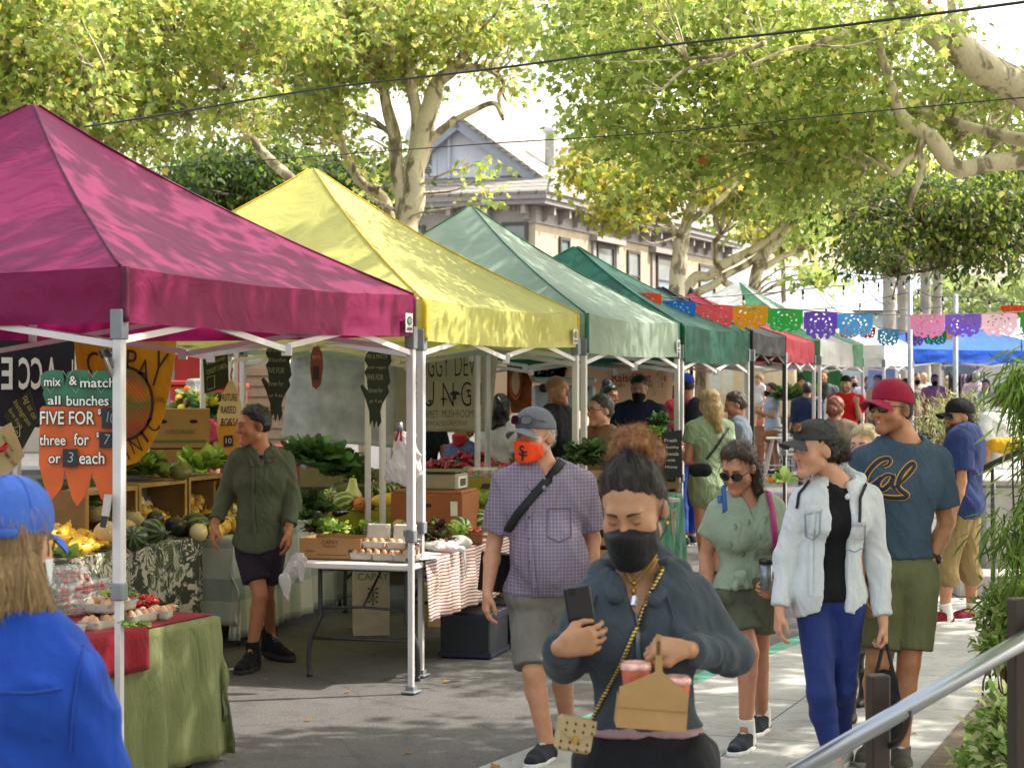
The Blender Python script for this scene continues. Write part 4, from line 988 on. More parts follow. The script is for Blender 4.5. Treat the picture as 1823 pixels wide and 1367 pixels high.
for b0,b1 in((5.6,8.5),(12.6,16.4)):
 mb=MB();hbox(mb,-.09,-.001,b0,b0+.3,3.2,ZE-.6);hbox(mb,-.09,-.001,b1-.3,b1,3.2,ZE-.6);hbox(mb,-.3,-.001,b0-.2,b1+.2,6.72,6.92);mb.build('bay_trim',TRIM,house)
def house2(name,label,x0,x1,y0,y1,z1,col,roofc,win,rz=0,zr=1.5,cat='building'):
 root=empty(name,((x0+x1)/2,y0,0),label,cat);mb=MB();mb.box(((x0+x1)/2,(y0+y1)/2,z1/2),(x1-x0,y1-y0,z1));mb.build('wall',stucco(col),root)
 mb=MB();mb.add([(x0-.4,y0-.4,z1),(x1+.4,y0-.4,z1),(x1+.4,y1,z1),(x0-.4,y1,z1),(x0+1,(y0+y1)/2,z1+zr),(x1-1,(y0+y1)/2,z1+zr)],[(0,1,5,4),(1,2,5),(2,3,4,5),(3,0,4),(3,2,1,0)]);mb.build('roof',plain(roofc,.9,var=.2),root)
 for(x,z,w_,h_)in win:
  mb=MB()
  for(a,b_,c,d_)in((x,x+.12,z,z+h_),(x+w_-.12,x+w_,z,z+h_),(x+.12,x+w_-.12,z,z+.12),(x+.12,x+w_-.12,z+h_-.12,z+h_)):mb.box(((a+b_)/2,y0-.05,(c+d_)/2),(b_-a,.094,d_-c))
  f=mb.build('window',plain('d5d5d5'),root);mb=MB();mb.box((x+w_/2,y0-.02,z+h_/2),(w_-.25,.03,h_-.25));mb.build('pane',GL,f)
 return root
house2('white_building','long pale bluish white building beyond the paper flags',9.2,21.5,90,104,4.9,'c9ced8','a9b2c0',[(10.4,2.4,1.4,1.6),(13.4,2.4,1.4,1.6),(16.4,2.4,1.4,1.6),(19,2.2,1.2,1.8)],zr=2.2)
house2('blue_building','slate blue low building right of the white one',20,25.5,84,96,4.5,'7c8fa8','6d7c90',[(20.7,2.2,1.6,1.6),(23,2.2,1.6,1.6)],zr=.8)
house2('grey_building','pale grey building glimpsed behind the magenta canopy',-17,-6.5,60,72,8.0,'b3b0ac','8c8884',[(-13,5,1.2,1.8),(-9.6,5,1.2,1.8)],zr=.8)
house2('tan_building','low tan building closing the street behind the right stalls',24.6,48,92,110,4.2,'c4b59c','9c8a72',[(26,1.4,1.8,1.6),(30,1.4,1.8,1.6),(34,1.4,1.8,1.6)],zr=1.0)
house2('shop_row','plain shop front row behind the left stalls',-30,-5.5,48,56,4.2,'a89c8c','6e655c',[(-10,1,2,2),(-14,1,2,2),(-18,1,2,2)],zr=.8)
def tentmat(c,tr=.36,name='canopy_fabric'):
 m,t,b=newmat(name);c=lin(c);b.inputs['Roughness'].default_value=.55;b.inputs['Specular IOR Level'].default_value=.25
 v=coords(t);n=noisetex(t,v,2.2,5,.6);cc=ramp(t,n,[(.3,tuple(x*.85 for x in c)),(.5,c),(.7,tuple(min(1,x*1.12)for x in c))]);t.links.new(cc,b.inputs['Base Color'])
 w1=N(t,'ShaderNodeTexNoise');w1.inputs['Scale'].default_value=3.2;w1.inputs['Detail'].default_value=6;w1.inputs['Distortion'].default_value=1.8;t.links.new(coords(t,(1,1,1),(.4,.2,.7)),w1.inputs[0])
 nb=bump(t,None,w1.outputs[0],.35,.06);bump(t,b,noisetex(t,coords(t,(1,1,2.5),(.3,.5,.2)),6,3,.55,0,2),.1,.02,nb)
 tb=N(t,'ShaderNodeBsdfTranslucent');t.links.new(cc,tb.inputs[0]);mx=N(t,'ShaderNodeMixShader');mx.inputs[0].default_value=tr
 o=t.nodes['Material Output'];t.links.new(b.outputs[0],mx.inputs[1]);t.links.new(tb.outputs[0],mx.inputs[2]);t.links.new(mx.outputs[0],o.inputs[0]);return m
ALU=plain('b9b7b6',.38,.35,var=.08,scale=6);ALUW=plain('c9c4c4',.4,.1,var=.06);JOINT=plain('74787d',.5);BLACKM=plain('1d1c1e',.45,.2)
def tent(label,p1,p2,col,zb=2.08,zt=2.36,zp=3.32,depth=2.95,trim=None,legc=None,logo=False,col2=None,name='market_tent',sag=.18,legs=(0,1,2,3),bdir=None,group=None,truss=True,seed=0,stripes=None):
 p1=np.array([*p1,0.]);p2=np.array([*p2,0.]);b=B_ if bdir is None else np.array([*bdir,0.]);q=[p1,p2,p2+b*depth,p1+b*depth];c=sum(q)/4
 root=empty(name,c,label,'tent',group);m=tentmat(col);ml=legc or ALUW;ms=[m]
 if stripes:ms.append(tentmat(stripes))
 mb=MB();n=14;out=.012;k=(p2-p1)/np.linalg.norm(p2-p1)
 cen=[c+(x-c)*(1+out/1.5)for x in q]
 for i in range(4):
  a,e=cen[i],cen[(i+1)%4]
  def fn(s,t,a=a,e=e):
   pp=a+(e-a)*s;pos=pp+(c-pp)*t*.985;z=zt+(zp-zt)*((1-sag)*t+sag*t**2.6)
   z+=-.035*math.sin(math.pi*t)*math.sin(math.pi*s)*1.2+.006*nz(pos,2.3,seed+i)+.004*nz(pos,6,seed)-.03*math.sin(math.pi*s)*(1-t)**3
   return np.array([pos[0],pos[1],z])
  if not stripes:mb.grid(fn,n,n)
  else:
   mb.grid(lambda s,t:fn(s*.72,t),n,n,0);mb.grid(lambda s,t:fn(.72+s*.28,t),5,n,1)
 cv=mb.build('canopy',ms,root,True)
 mr=tentmat(trim,.1)if trim else m
 mb=MB()
 for i in range(4):
  pts=[]
  for t in np.linspace(0,1,24):
   pp=cen[i];pos=pp+(c-pp)*t*.985;pts.append((pos[0],pos[1],zt+(zp-zt)*((1-sag)*t+sag*t**2.6)+.004))
  mb.tube(pts,.007,6)
 for t in(.80,):
  for i in range(4):
   a,e=cen[i],cen[(i+1)%4];pts=[]
   for s in np.linspace(0,1,12):pp=a+(e-a)*s;pos=pp+(c-pp)*t;pts.append((pos[0],pos[1],zt+(zp-zt)*((1-sag)*t+sag*t**2.6)+.004-.035*math.sin(math.pi*t)*math.sin(math.pi*s)*1.2))
   mb.tube(pts,.003,4)
 mb.build('seam',mr,cv,True)
 for i in range(4):
  mb=MB();a,e=cen[i],cen[(i+1)%4];u=(e-a)/np.linalg.norm(e-a);nr=np.array([u[1],-u[0],0])
  def vf(s,t):
   pos=a+(e-a)*s;w_=.012*math.sin(s*23+i+seed)*t+.012*nz(pos+Z_*t*.3,5,seed+i)*min(1,3*t)+.022*nz(pos*1+Z_*t*1.1,2.4,seed+9)*t+.02*t
   w_*=min(1,8*s,8*(1-s))
   return np.array([pos[0]+nr[0]*w_,pos[1]+nr[1]*w_,zt-(zt-zb)*t-.03*math.sin(math.pi*s)*(1-t*.35)])
  if not stripes:mb.grid(lambda s,t:vf(s,1-t),46,8)
  else:mb.grid(lambda s,t:vf(s*.72,1-t),34,8,0);mb.grid(lambda s,t:vf(.72+.28*s,1-t),14,8,1)
  vo=mb.build('valance',ms,root,True)
  if trim:
   mb=MB()
   mb.tube([vf(.004,t)+nr*.012 for t in np.linspace(0,1,8)],.022,5);mb.build('corner_strip',mr,vo,True)
  if logo and i==0:
   mb=MB();o=vf(.955,.68)+nr*.03;W=.1
   mb.add([o-u*W*.5-Z_*.055,o+u*W*.5-Z_*.055,o+u*W*.5+Z_*.055,o-u*W*.5+Z_*.055],[(0,1,2,3)],0)
   aa=np.linspace(0,2*math.pi,21)[:-1];mb.add([o+nr*.003+Z_*.012+u*.034*math.cos(x)+Z_*.026*math.sin(x)for x in aa],[tuple(range(20))],1);mb.add([o+nr*.005+Z_*.012+u*.026*math.cos(x)+Z_*.014*math.sin(x)for x in aa],[tuple(range(20))],2)
   mb.add([o+nr*.004-Z_*.035+u*(x)+Z_*y for x,y in((-.035,-.008),(.035,-.008),(.035,.008),(-.035,.008))],[(0,1,2,3)],1)
   mb.build('logo',[plain('c9c3c0'),plain('4a3a40'),plain('6f8a72')],vo)
 for i in legs:
  mb=MB();g=q[i];ii=c-g;ii[2]=0;ii/=np.linalg.norm(ii)
  rz=math.atan2(k[1],k[0])
  mb.box((g[0],g[1],.49),(.032,.032,.92),rz,0,.003);mb.box((g[0],g[1],1.545),(.045,.045,1.19),rz,0,.004)
  lo=mb.build('leg',ml,root)
  mb=MB();mb.box((g[0],g[1],.92),(.058,.058,.075),rz,0,.006);mb.box((g[0]+ii[0]*.035,g[1]+ii[1]*.035,.935),(.02,.02,.04),rz);mb.build('joint',JOINT,lo)
  mb=MB();mb.box((g[0],g[1],.014),(.11,.085,.014),rz,0,.004);mb.box((g[0],g[1],.03),(.05,.05,.03),rz);mb.build('foot',JOINT,lo)
  mb=MB();mb.box((g[0],g[1],2.075),(.06,.06,.13),rz,0,.004);mb.build('slider',JOINT,lo)
 if truss:
  for i in range(4):
   a,e=q[i],q[(i+1)%4];mb=MB();up=zb+.14;lw=zb-.1;up-=.02
   mid=(a+e)/2;h1=(a+mid)/2;h2=(mid+e)/2
   for x,y in((a,mid),(mid,e)):
    mb.bar(x+Z_*up,y+Z_*lw,.016,.03);mb.bar(x+Z_*lw+Z_*.02,y+Z_*up,.016,.03)
   mb.box((mid[0],mid[1],lw+.0),(.05,.05,.06));mb.build('truss',ml,root)
 mb=MB();mb.tube([c+Z_*(zb-.05),c+Z_*(zp-.02)],.022,8);mb.build('centre_pole',ml,root)
 return root
L1=(-1.70,8.45);L2=(-.588,11.38)
tent('magenta canopy tent nearest the camera',L1,L2,'84184e',2.085,2.325,3.30,3.05,'5e1638',logo=True,seed=1)
tent('yellow canopy tent behind the magenta one',(-.56,12.02),(.48,14.72),'cdc872',2.07,2.325,3.32,2.95,'c9a81e',logo=True,seed=2)
tent('pale sage green canopy tent behind the yellow one',(.55,14.95),(1.50,17.75),'9aab98',2.03,2.335,3.31,2.95,'2f6a4c',logo=True,seed=3)
tent('deep green canopy tent behind the pale sage one',(1.56,18.0),(2.50,20.75),'175240',1.99,2.33,3.17,2.95,'0f5a3c',seed=4)
BK=plain('3a383a',.5,.3)
tent('black canopy tent between the deep green and red ones',(2.62,21.3),(3.32,23.8),'2b2a2c',2.10,2.34,2.9,2.6,legc=BK,seed=5)
tent('red canopy tent right behind the black one',(3.36,24.0),(4.22,27.3),'8c1f2c',2.04,2.33,2.95,2.9,seed=6)
tent('white canopy tent with a green end panel',(4.35,27.6),(5.6,31.2),'d9d6d0',2.02,2.36,3.3,3.2,seed=7,stripes='4f8f63')
tent('first white canopy tent beyond the green panelled one',(6.4,33.6),(7.5,36.6),'dcdad6',2.05,2.4,3.5,3.2,seed=8)
tent('distant white canopy tent left of the blue one',(7.6,38.6),(8.5,41.6),'d6d8dc',2.1,2.45,3.6,3.2,seed=9)
tent('blue canopy tent at the far right',(8.25,40.2),(11.9,41.6),'2f62c4',2.15,2.42,3.05,3.4,bdir=(-.357,.934),seed=10)
tent('small white canopy tent behind the blue one',(12.0,47.0),(15.2,48.0),'dcdcdc',2.2,2.5,3.5,3.2,bdir=(-.3,.954),seed=11)
tent('white canopy tent across the row behind the red bins',(-4.6,19.5),(-2.2,20.6),'cfd2d6',2.15,2.4,3.1,3,bdir=(-.4,.91),seed=12,truss=False)
root=empty('parasol',(2.62,28.5,0),'folded black cone topped parasol behind the deep green tent','parasol');mb=MB()
mb.grid(lambda i,j:np.array([2.62,28.5,0])+np.array([math.cos(i*6.2832)*(.03+.62*j**1.25)*(1+.12*math.cos(i*6.2832*9)*j),math.sin(i*6.2832)*(.03+.62*j**1.25)*(1+.12*math.cos(i*6.2832*9)*j),3.13-.95*j]),72,8);mb.build('canopy',cloth('29292c',fold=.6),root,True)
mb=MB();mb.tube([(2.62,28.5,0),(2.62,28.5,3.15)],.025,8);mb.build('pole',BLACKM,root,True)
def v3(p,z=0):return np.array([p[0],p[1],z],float)
def drape(C,a,b,L,W,z,drops,mat,label,amp=.02,name='tablecloth',seed=0,res=.035,cat='tablecloth',freq=16,s0=0,t0=0,par=None):
 """cloth over a table top: C the corner, a along, b across; drops = (start end, far end, front, back) in metres"""
 C=v3(C,z);a=v3(a);b=v3(b);d0,d1,df,db=drops;nu=max(4,int((L+d0+d1)/res));nv=max(4,int((W+df+db)/res));mb=MB()
 def fn(i,j):
  s=-d0+(L+d0+d1)*i;t=-df+(W+df+db)*j;cs=min(max(s,0),L);ct=min(max(t,0),W);os,ot=s-cs,t-ct
  p=C+a*cs+b*ct;dr=max(abs(os),abs(ot));k=min(1,dr/.12)
  w1=(math.sin(s*freq+2*nz((s*3,z,seed)))+.6*math.sin(s*freq*2.3+1.3+seed))*amp*k*(.4+dr*1.1);w2=(math.sin(t*freq+seed)+.6*nz((t*8,seed,0)))*amp*k*(.4+dr*1.1)
  if ot:p=p+b*(math.copysign(1,ot)*(.012+.05*dr*.6+w1))
  if os:p=p+a*(math.copysign(1,os)*(.012+.05*dr*.6+w2))
  p[2]-=max(0,dr-.012)*.985
  if dr==0:p[2]+=.002*nz((s*5,t*5,seed))
  p[2]=max(p[2],.006);return p
 mb.grid(fn,nu,nv);o=mb.build(name,mat,par,True);solidify(o,.003,0)
 if label:prop(o,label,cat)
 return o
def table(C,a,b,L,W,z,label,top='d6d2cf',legs=True,name='folding_table'):
 C0=v3(C);a=v3(a);b=v3(b);root=empty(name,C0+a*L/2+b*W/2,label,'table');rz=math.atan2(a[1],a[0])
 mb=MB();mb.box(C0+a*L/2+b*W/2+Z_*(z-.024),(L,W,.04),rz,0,.008);mb.build('table_top',plain(top,.45,var=.06),root)
 mm=plain('3a3a3e',.45,.4)
 for e in(.2,L-.2):
  s=1 if e<.5 else-1;o=C0+a*e;mb=MB();pts=[]
  for q in(0,1):
   w_=.1+q*(W-.2);t=-1 if q==0 else 1
   line=[(w_,z-.05),(w_,z-.32),(w_+t*0,z*.5),(w_+t*.06,z*.32),(w_+t*.075,.12),(w_+t*.07,.0)]
   mb.tube(smoothline([o+b*(x-W*0)+Z_*y for x,y in line],5),.0145,8)
   mb.tube([o+b*(w_+t*.07)+Z_*.03,o+b*(w_+t*.07)+Z_*.001],.019,8)
  mb.tube([o+b*(.06)+Z_*z*.33,o+b*(W-.06)+Z_*z*.33],.012,8);mb.tube([o+b*.1+Z_*(z-.06),o+b*(W-.1)+Z_*(z-.06)],.014,8)
  mb.build('leg',mm,root,True);mb=MB()
  k=o+b*W/2+Z_*(z*.6);mb.tube([o+b*.1+Z_*(z*.58),k,o+b*(W-.1)+Z_*(z*.58)],.009,6);mb.tube([k,k+a*s*.42+Z_*(z*.33)],.009,6);mb.build('brace',mm,root,True)
 return root
def leafprint():
 m,t,b=newmat('palm_print');v=coords(t,(1,1,1));b.inputs['Roughness'].default_value=.85
 vd=mix(t,.10,v,noisetex(t,v,6,3,.6,1));vo=N(t,'ShaderNodeTexVoronoi');vo.inputs['Scale'].default_value=4.6;t.links.new(vd,vo.inputs[0])
 sub=N(t,'ShaderNodeVectorMath',operation='SUBTRACT');t.links.new(vd,sub.inputs[0]);t.links.new(vo.outputs['Position'],sub.inputs[1])
 sp=N(t,'ShaderNodeSeparateXYZ');t.links.new(sub.outputs[0],sp.inputs[0]);ang=N(t,'ShaderNodeMath',operation='ARCTAN2');t.links.new(sp.outputs[1],ang.inputs[0]);t.links.new(sp.outputs[2],ang.inputs[1])
 mu=N(t,'ShaderNodeMath',operation='MULTIPLY',i_1=15);t.links.new(ang.outputs[0],mu.inputs[0]);sn=N(t,'ShaderNodeMath',operation='SINE');t.links.new(mu.outputs[0],sn.inputs[0])
 blades=ramp(t,sn.outputs[0],[(.35,(0,)*3),(.5,(1,)*3)])
 hue=N(t,'ShaderNodeSeparateColor');t.links.new(vo.outputs['Color'],hue.inputs[0])
 lc=ramp(t,hue.outputs[0],[(.2,lin('2f3a2c')),(.45,lin('4a5a38')),(.6,lin('1b1e20')),(.85,lin('6d7a52'))])
 disc=ramp(t,vo.outputs['Distance'],[(.5,(1,)*3),(.62,(0,)*3)]);msk=mix(t,1,blades,disc,'MULTIPLY')
 ground=ramp(t,noisetex(t,v,11,3,.6,0,1.2),[(.46,lin('c9bfae')),(.52,lin('3b4334'))])
 c=mix(t,msk,ground,lc);t.links.new(c,b.inputs['Base Color'])
 bump(t,b,noisetex(t,v,6,3),.4,.04);return m
def checks(c1,c2,c3,step,rz,thin=None):
 m,t,b=newmat('check_cloth');v=coords(t,(1,1,1),(0,0,rz));b.inputs['Roughness'].default_value=.9;sp=N(t,'ShaderNodeSeparateXYZ');t.links.new(v,sp.inputs[0]);o=[]
 for ax,off in((1,0),(2,.1)):
  a=N(t,'ShaderNodeMath',operation='MULTIPLY_ADD',i_1=1/step,i_2=off);t.links.new(sp.outputs[ax],a.inputs[0]);f=N(t,'ShaderNodeMath',operation='FRACT');t.links.new(a.outputs[0],f.inputs[0])
  l=N(t,'ShaderNodeMath',operation='LESS_THAN',i_1=.42);t.links.new(f.outputs[0],l.inputs[0]);o.append(l.outputs[0])
 ad=N(t,'ShaderNodeMath',operation='ADD');t.links.new(o[0],ad.inputs[0]);t.links.new(o[1],ad.inputs[1]);hf=N(t,'ShaderNodeMath',operation='MULTIPLY',i_1=.5);t.links.new(ad.outputs[0],hf.inputs[0])
 c=ramp(t,hf.outputs[0],[(.1,lin(c1)),(.5,lin(c2)),(.95,lin(c3))]);t.links.new(c,b.inputs['Base Color']);bump(t,b,noisetex(t,v,6,3),.4,.04);return m
def stripes(c1,c2,step,axis=2,wid=.42,rz=0):
 m,t,b=newmat('stripe_cloth');v=coords(t,(1,1,1),(0,0,rz));b.inputs['Roughness'].default_value=.9;sp=N(t,'ShaderNodeSeparateXYZ');t.links.new(v,sp.inputs[0]);nn=noisetex(t,v,4,2)
 a=N(t,'ShaderNodeMath',operation='MULTIPLY',i_1=1/step);t.links.new(sp.outputs[axis],a.inputs[0]);ad=N(t,'ShaderNodeMath',operation='MULTIPLY_ADD',i_1=.8);t.links.new(nn,ad.inputs[0]);t.links.new(a.outputs[0],ad.inputs[2]);f=N(t,'ShaderNodeMath',operation='FRACT');t.links.new(ad.outputs[0],f.inputs[0])
 l=N(t,'ShaderNodeMath',operation='LESS_THAN',i_1=wid);t.links.new(f.outputs[0],l.inputs[0]);t.links.new(mix(t,l.outputs[0],lin(c1),lin(c2)),b.inputs['Base Color']);bump(t,b,noisetex(t,v,6,3),.4,.04);return m
aA=np.array([-.40,-.917]);bA=np.array([-.917,.40]);CA=np.array([-1.315,9.36])+bA*.12;ZA=.70
table(CA,aA,bA,1.75,.75,ZA-.004,'folding table hidden under the olive green cloth')
drape(CA,aA,bA,1.75,.75,ZA,(.69,.3,.69,.3),cloth('74784f',.9,.2,.8,.4,5,c2='666b44'),'olive green linen cloth on the nearest table',.024,seed=3,freq=13)
drape(CA+aA*.02+bA*.0,aA,bA,1.5,.75,ZA+.008,(0,0,.0,.05),cloth('7d0d1e',.8,.15,.4),'dark red runner lying on the olive cloth',.008,'table_runner',2,cat='table runner')
drape(CA+aA*.62-bA*.02,aA,bA,.95,.3,ZA+.014,(0,0,.2,0),cloth('7d0d1e',.8,.15,.4),'dark red cloth corner hanging over the olive cloth front',.012,'table_runner',5,cat='table runner')
aB=np.array([.305,.952]);bB=np.array([-.952,.305]);CB=np.array([-2.85,11.0]);ZB=.76
table(CB,aB,bB,2.5,.85,ZB-.004,'folding table under the palm leaf print cloth')
drape(CB,aB,bB,2.52,.85,ZB,(.3,.5,.72,.2),leafprint(),'palm leaf print cloth on the melon table',.022,seed=7,freq=12)
aC=np.array([.21,.978]);bC=np.array([-.978,.21]);CC=np.array([-1.9,13.25]);ZC=.745
table(CC,aC,bC,2.75,.85,ZC-.004,'folding table under the pale plaid cloth')
drape(CC,aC,bC,2.75,.85,ZC,(.6,.3,.70,.2),checks('c9c5b6','abb1a6','8b968e',.36,-.21),'cream and grey plaid cloth behind the boy',.026,seed=9,freq=10)
aE=np.array([.27,.963]);bE=np.array([-.963,.27]);CE=np.array([-.60,11.66]);ZE_=.73
table(CE,aE,bE,2.35,.76,ZE_,'white folding table holding egg cartons')
drape(CE+aE*.22,aE,bE,2.15,.70,ZE_+.004,(0,.2,.40,.0),stripes('c9bfb6','8c4a46',.021),'red and white striped cloth over the egg table',.02,seed=12,freq=14)
CF=np.array([-.93,15.25]);drape(CF,np.array([-1,0.05]),np.array([.05,1.]),.58,.8,.80,(.12,.12,.24,.1),cloth('8f8a2e',.9,.15,.4),'mustard yellow cloth under the piled squash',.008,seed=14)
table(CF,np.array([-1,.05]),np.array([.05,1.]),.58,.8,.795,'small table under the mustard yellow cloth')
def inst(o,loc,label=None,group=None,rz=0,sc=1.,tilt=None):
 c=o.copy();COL.objects.link(c);c.location=tuple(loc);c.rotation_euler=(*(tilt or(0,0)),rz);c.scale=(sc,)*3 if np.isscalar(sc)else tuple(sc)
 if label:c['label']=label
 if group:c['group']=group
 for ch in list(o.children):d=ch.copy();COL.objects.link(d);d.parent=c
 return c
def veg_mat(kind,c,c2=None,sc=8):
 m,t,b=newmat(kind);v=coords(t);b.inputs['Roughness'].default_value=.38;c=lin(c);c2=lin(c2 or 'ffffff')
 if kind=='striped':
  at=N(t,'ShaderNodeTexCoord');sp=N(t,'ShaderNodeSeparateXYZ');t.links.new(at.outputs['Object'],sp.inputs[0]);an=N(t,'ShaderNodeMath',operation='ARCTAN2');t.links.new(sp.outputs[0],an.inputs[0]);t.links.new(sp.outputs[1],an.inputs[1])
  nn=noisetex(t,v,22,3,.6);ma=N(t,'ShaderNodeMath',operation='MULTIPLY_ADD',i_1=.55);t.links.new(nn,ma.inputs[0]);t.links.new(an.outputs[0],ma.inputs[2])
  mu=N(t,'ShaderNodeMath',operation='MULTIPLY',i_1=sc);t.links.new(ma.outputs[0],mu.inputs[0]);sn=N(t,'ShaderNodeMath',operation='SINE');t.links.new(mu.outputs[0],sn.inputs[0]);cc=ramp(t,sn.outputs[0],[(.2,c),(.55,c2)])
 elif kind=='netted':
  vo=N(t,'ShaderNodeTexVoronoi',feature='DISTANCE_TO_EDGE');vo.inputs['Scale'].default_value=75;t.links.new(v,vo.inputs[0]);cc=ramp(t,vo.outputs[0],[(.02,c2),(.12,c)]);bump(t,b,vo.outputs[0],-.3,.004);b.inputs['Roughness'].default_value=.7
 else:
  cc=ramp(t,noisetex(t,v,sc,4,.6),[(.35,c),(.65,c2)])
 t.links.new(cc,b.inputs['Base Color']);return m
STEM=plain('7d7a45',.7,var=.3)
def fruit(name,label,prof,mat,ribs=0,ribd=.05,stem=True,cat=None,group=None,bend=0,n=24,stemm=None):
 """a lathed fruit at the origin; prof is (radius, height) from bottom to top, already in metres"""
 mb=MB();mb.lathe(prof,(0,0,0),n,wob=(lambda a,z:ribd*(abs(math.sin(a*ribs/2))**.6-1))if ribs else None)
 if bend:V=mb.V[0];V[:,0]+=bend*(V[:,2]**2)*np.sign(V[:,2])
 o=mb.build(name,mat,None,True);prop(o,label,cat or name,group)
 if stem:
  zt=prof[-1][1];s=MB();s.tube([(bend*zt*abs(zt),0,zt-.006),(bend*zt*abs(zt)+.004,.002,zt+.012),(bend*zt*abs(zt)+.012,.004,zt+.024)],[.009,.006,.007],7);s.build('stem',stemm or STEM,o,True)
 return o
def sph(r,h=None,n=12,pw=1.):
 h=h or r;return[(max(1e-4,r*abs(math.sin(t))**pw),-h*math.cos(t))for t in np.linspace(.02,math.pi-.02,n)]
def onB(s,w_,z=0):return np.array([*(CB+aB*s+bB*w_),ZB+z])
def onC(s,w_,z=0):return np.array([*(CC+aC*s+bC*w_),ZC+z])
def onE(s,w_,z=0):return np.array([*(CE+aE*s+bE*w_),ZE_+.006+z])
def onA(s,w_,z=0):return np.array([*(CA+aA*s+bA*w_),ZA+.012+z])
g=np.random.default_rng(3)
wm=fruit('watermelon','dark striped watermelon at the front of the palm print table',sph(.082,.09),veg_mat('striped','26361f','5f7a3a',9))
def put(o,p,first,**kw):
 if first:o.location=tuple(p);o.rotation_euler=(*(kw.get('tilt')or(0,0)),kw.get('rz',0));s=kw.get('sc',1.);o.scale=(s,)*3 if np.isscalar(s)else s;return o
 return inst(o,p,**kw)
def wat(u,v,d,lab,first=False,sc=1.,rz=0,src=None):return put(src or wm,P(u,v,d),first,label=lab,sc=sc,rz=rz,tilt=(1.25+.2*g.normal(),.2*g.normal()))if not first else put(src or wm,P(u,v,d),True,sc=sc,rz=rz,tilt=(1.3,.1))
wat(241,957,12.35,None,True)
wat(271,945,12.6,'dark striped watermelon behind the frontmost one',sc=1.0,rz=.9);wat(347,935,13.35,'paler striped watermelon near the palm print cloth corner',sc=1.08,rz=2.0)
wm2=fruit('watermelon','pale green striped watermelon on the striped cloth',sph(.085,.085),veg_mat('striped','39562f','a9bd7c',8));wat(819,942,13.25,None,True,1.,.4,wm2)
wat(855,925,13.9,'pale striped watermelon behind the tomato basket',sc=.85,rz=1.,src=wm2);
ml=fruit('melon','tan netted melon',sph(.08,.078),veg_mat('netted','b59a5e','d3c295'));first=True
for(u,v,d,sc,lab)in((190,950,12.2,1.05,'tan netted melon lowest behind the pole'),(222,897,13.2,1.05,'tan netted melon on top in the first wooden bin'),(213,925,13.1,1.,'tan netted melon left of two in the first bin'),(234,927,13.05,1.0,'tan netted melon right of two in the first bin'),(222,946,12.75,1.05,'tan netted melon behind the frontmost watermelon'),(168,910,13.0,1.,'tan netted melon left of the tent pole in the bin'),(777,942,13.5,.95,'pale netted melon between red lettuce and watermelon'),(712,940,13.6,.8,'pale netted melon behind the egg cartons')):
 if first:ml['label']=lab;put(ml,P(u,v,d),True,sc=sc);first=False
 else:inst(ml,P(u,v,d),lab,sc=sc,rz=g.random()*6,tilt=(g.normal(0,.4),g.normal(0,.4)))
WOODL=plain('8a6a40',.75,var=.3,scale=4,bmp=.2,bscale=30);CARD=plain('9a7448',.85,var=.1,scale=5);CARDD=plain('86603a',.85,var=.12,scale=5)
def openbin(label,s0,s1,w0,w1,z0,z1,tab,mat,name='wooden_bin',cat='bin'):
 C_,a,b,z=tab;o0=np.array([*(C_+a*(s0+s1)/2+b*(w0+w1)/2),z]);root=empty(name,o0,label,cat);rz=math.atan2(a[1],a[0]);mb=MB();L,D,Hh,t=s1-s0,w1-w0,z1-z0,.012;a3,b3=v3(a),v3(b)
 mb.box(o0+Z_*(z0+t/2),(L,D,t),rz);mb.box(o0+Z_*(z1-t/2),(L,D,t),rz);mb.box(o0+Z_*((z0+z1)/2)-a3*(L/2-t/2),(t,D,Hh-2*t-.002),rz);mb.box(o0+Z_*((z0+z1)/2)+a3*(L/2-t/2),(t,D,Hh-2*t-.002),rz);mb.box(o0+Z_*((z0+z1)/2)+b3*(D/2-t/2),(L-2*t-.002,t,Hh-2*t-.002),rz)
 mb.build('crate_body',mat,root);mb=MB();f=o0-b3*(D/2+.006)
 for(x0,x1,q0,q1)in((-L/2,-L/2+.03,z0,z1),(L/2-.03,L/2,z0,z1),(-L/2+.031,L/2-.031,z1-.028,z1),(-L/2+.031,L/2-.031,z0,z0+.028)):
  mb.box(f+a3*(x0+x1)/2+Z_*(q0+q1)/2,(x1-x0,.011,q1-q0),rz)
 mb.build('rim',plain('a07c3a',.7,var=.25,scale=6),root)
 return root
TB=(CB,aB,bB,ZB);TC=(CC,aC,bC,ZC)
openbin('wooden bin of netted melons beside the tent pole',1.38,2.05,.3,.68,.004,.36,TB,WOODL);openbin('wooden bin of yellow squash in the middle of three',2.07,2.76,.3,.68,.004,.37,TB,WOODL);openbin('wooden bin of round squash nearest the boy',2.79,3.4,.3,.68,.004,.38,TB,WOODL)
openbin('wooden bin behind the boy holding dark squash',.95,1.5,.5,.85,.004,.34,TC,WOODL)
sq=fruit('squash','round yellow squash piled in the wooden bins',sph(.048,.042),veg_mat('mottled','c98f22','e0b648',9),8,.07,group='round yellow squash in the bins');first=True
sq2=fruit('squash','pale cream squash piled in the wooden bins',sph(.055,.055),veg_mat('mottled','d2b877','e6d7a6',6),0,group='cream squash in the bins');f2=True
sq3=fruit('squash','striped yellow squash piled in the middle bin',sph(.046,.05),veg_mat('striped','e0c05a','b8761c',8),8,.05,group='striped squash in the bins');f3=True
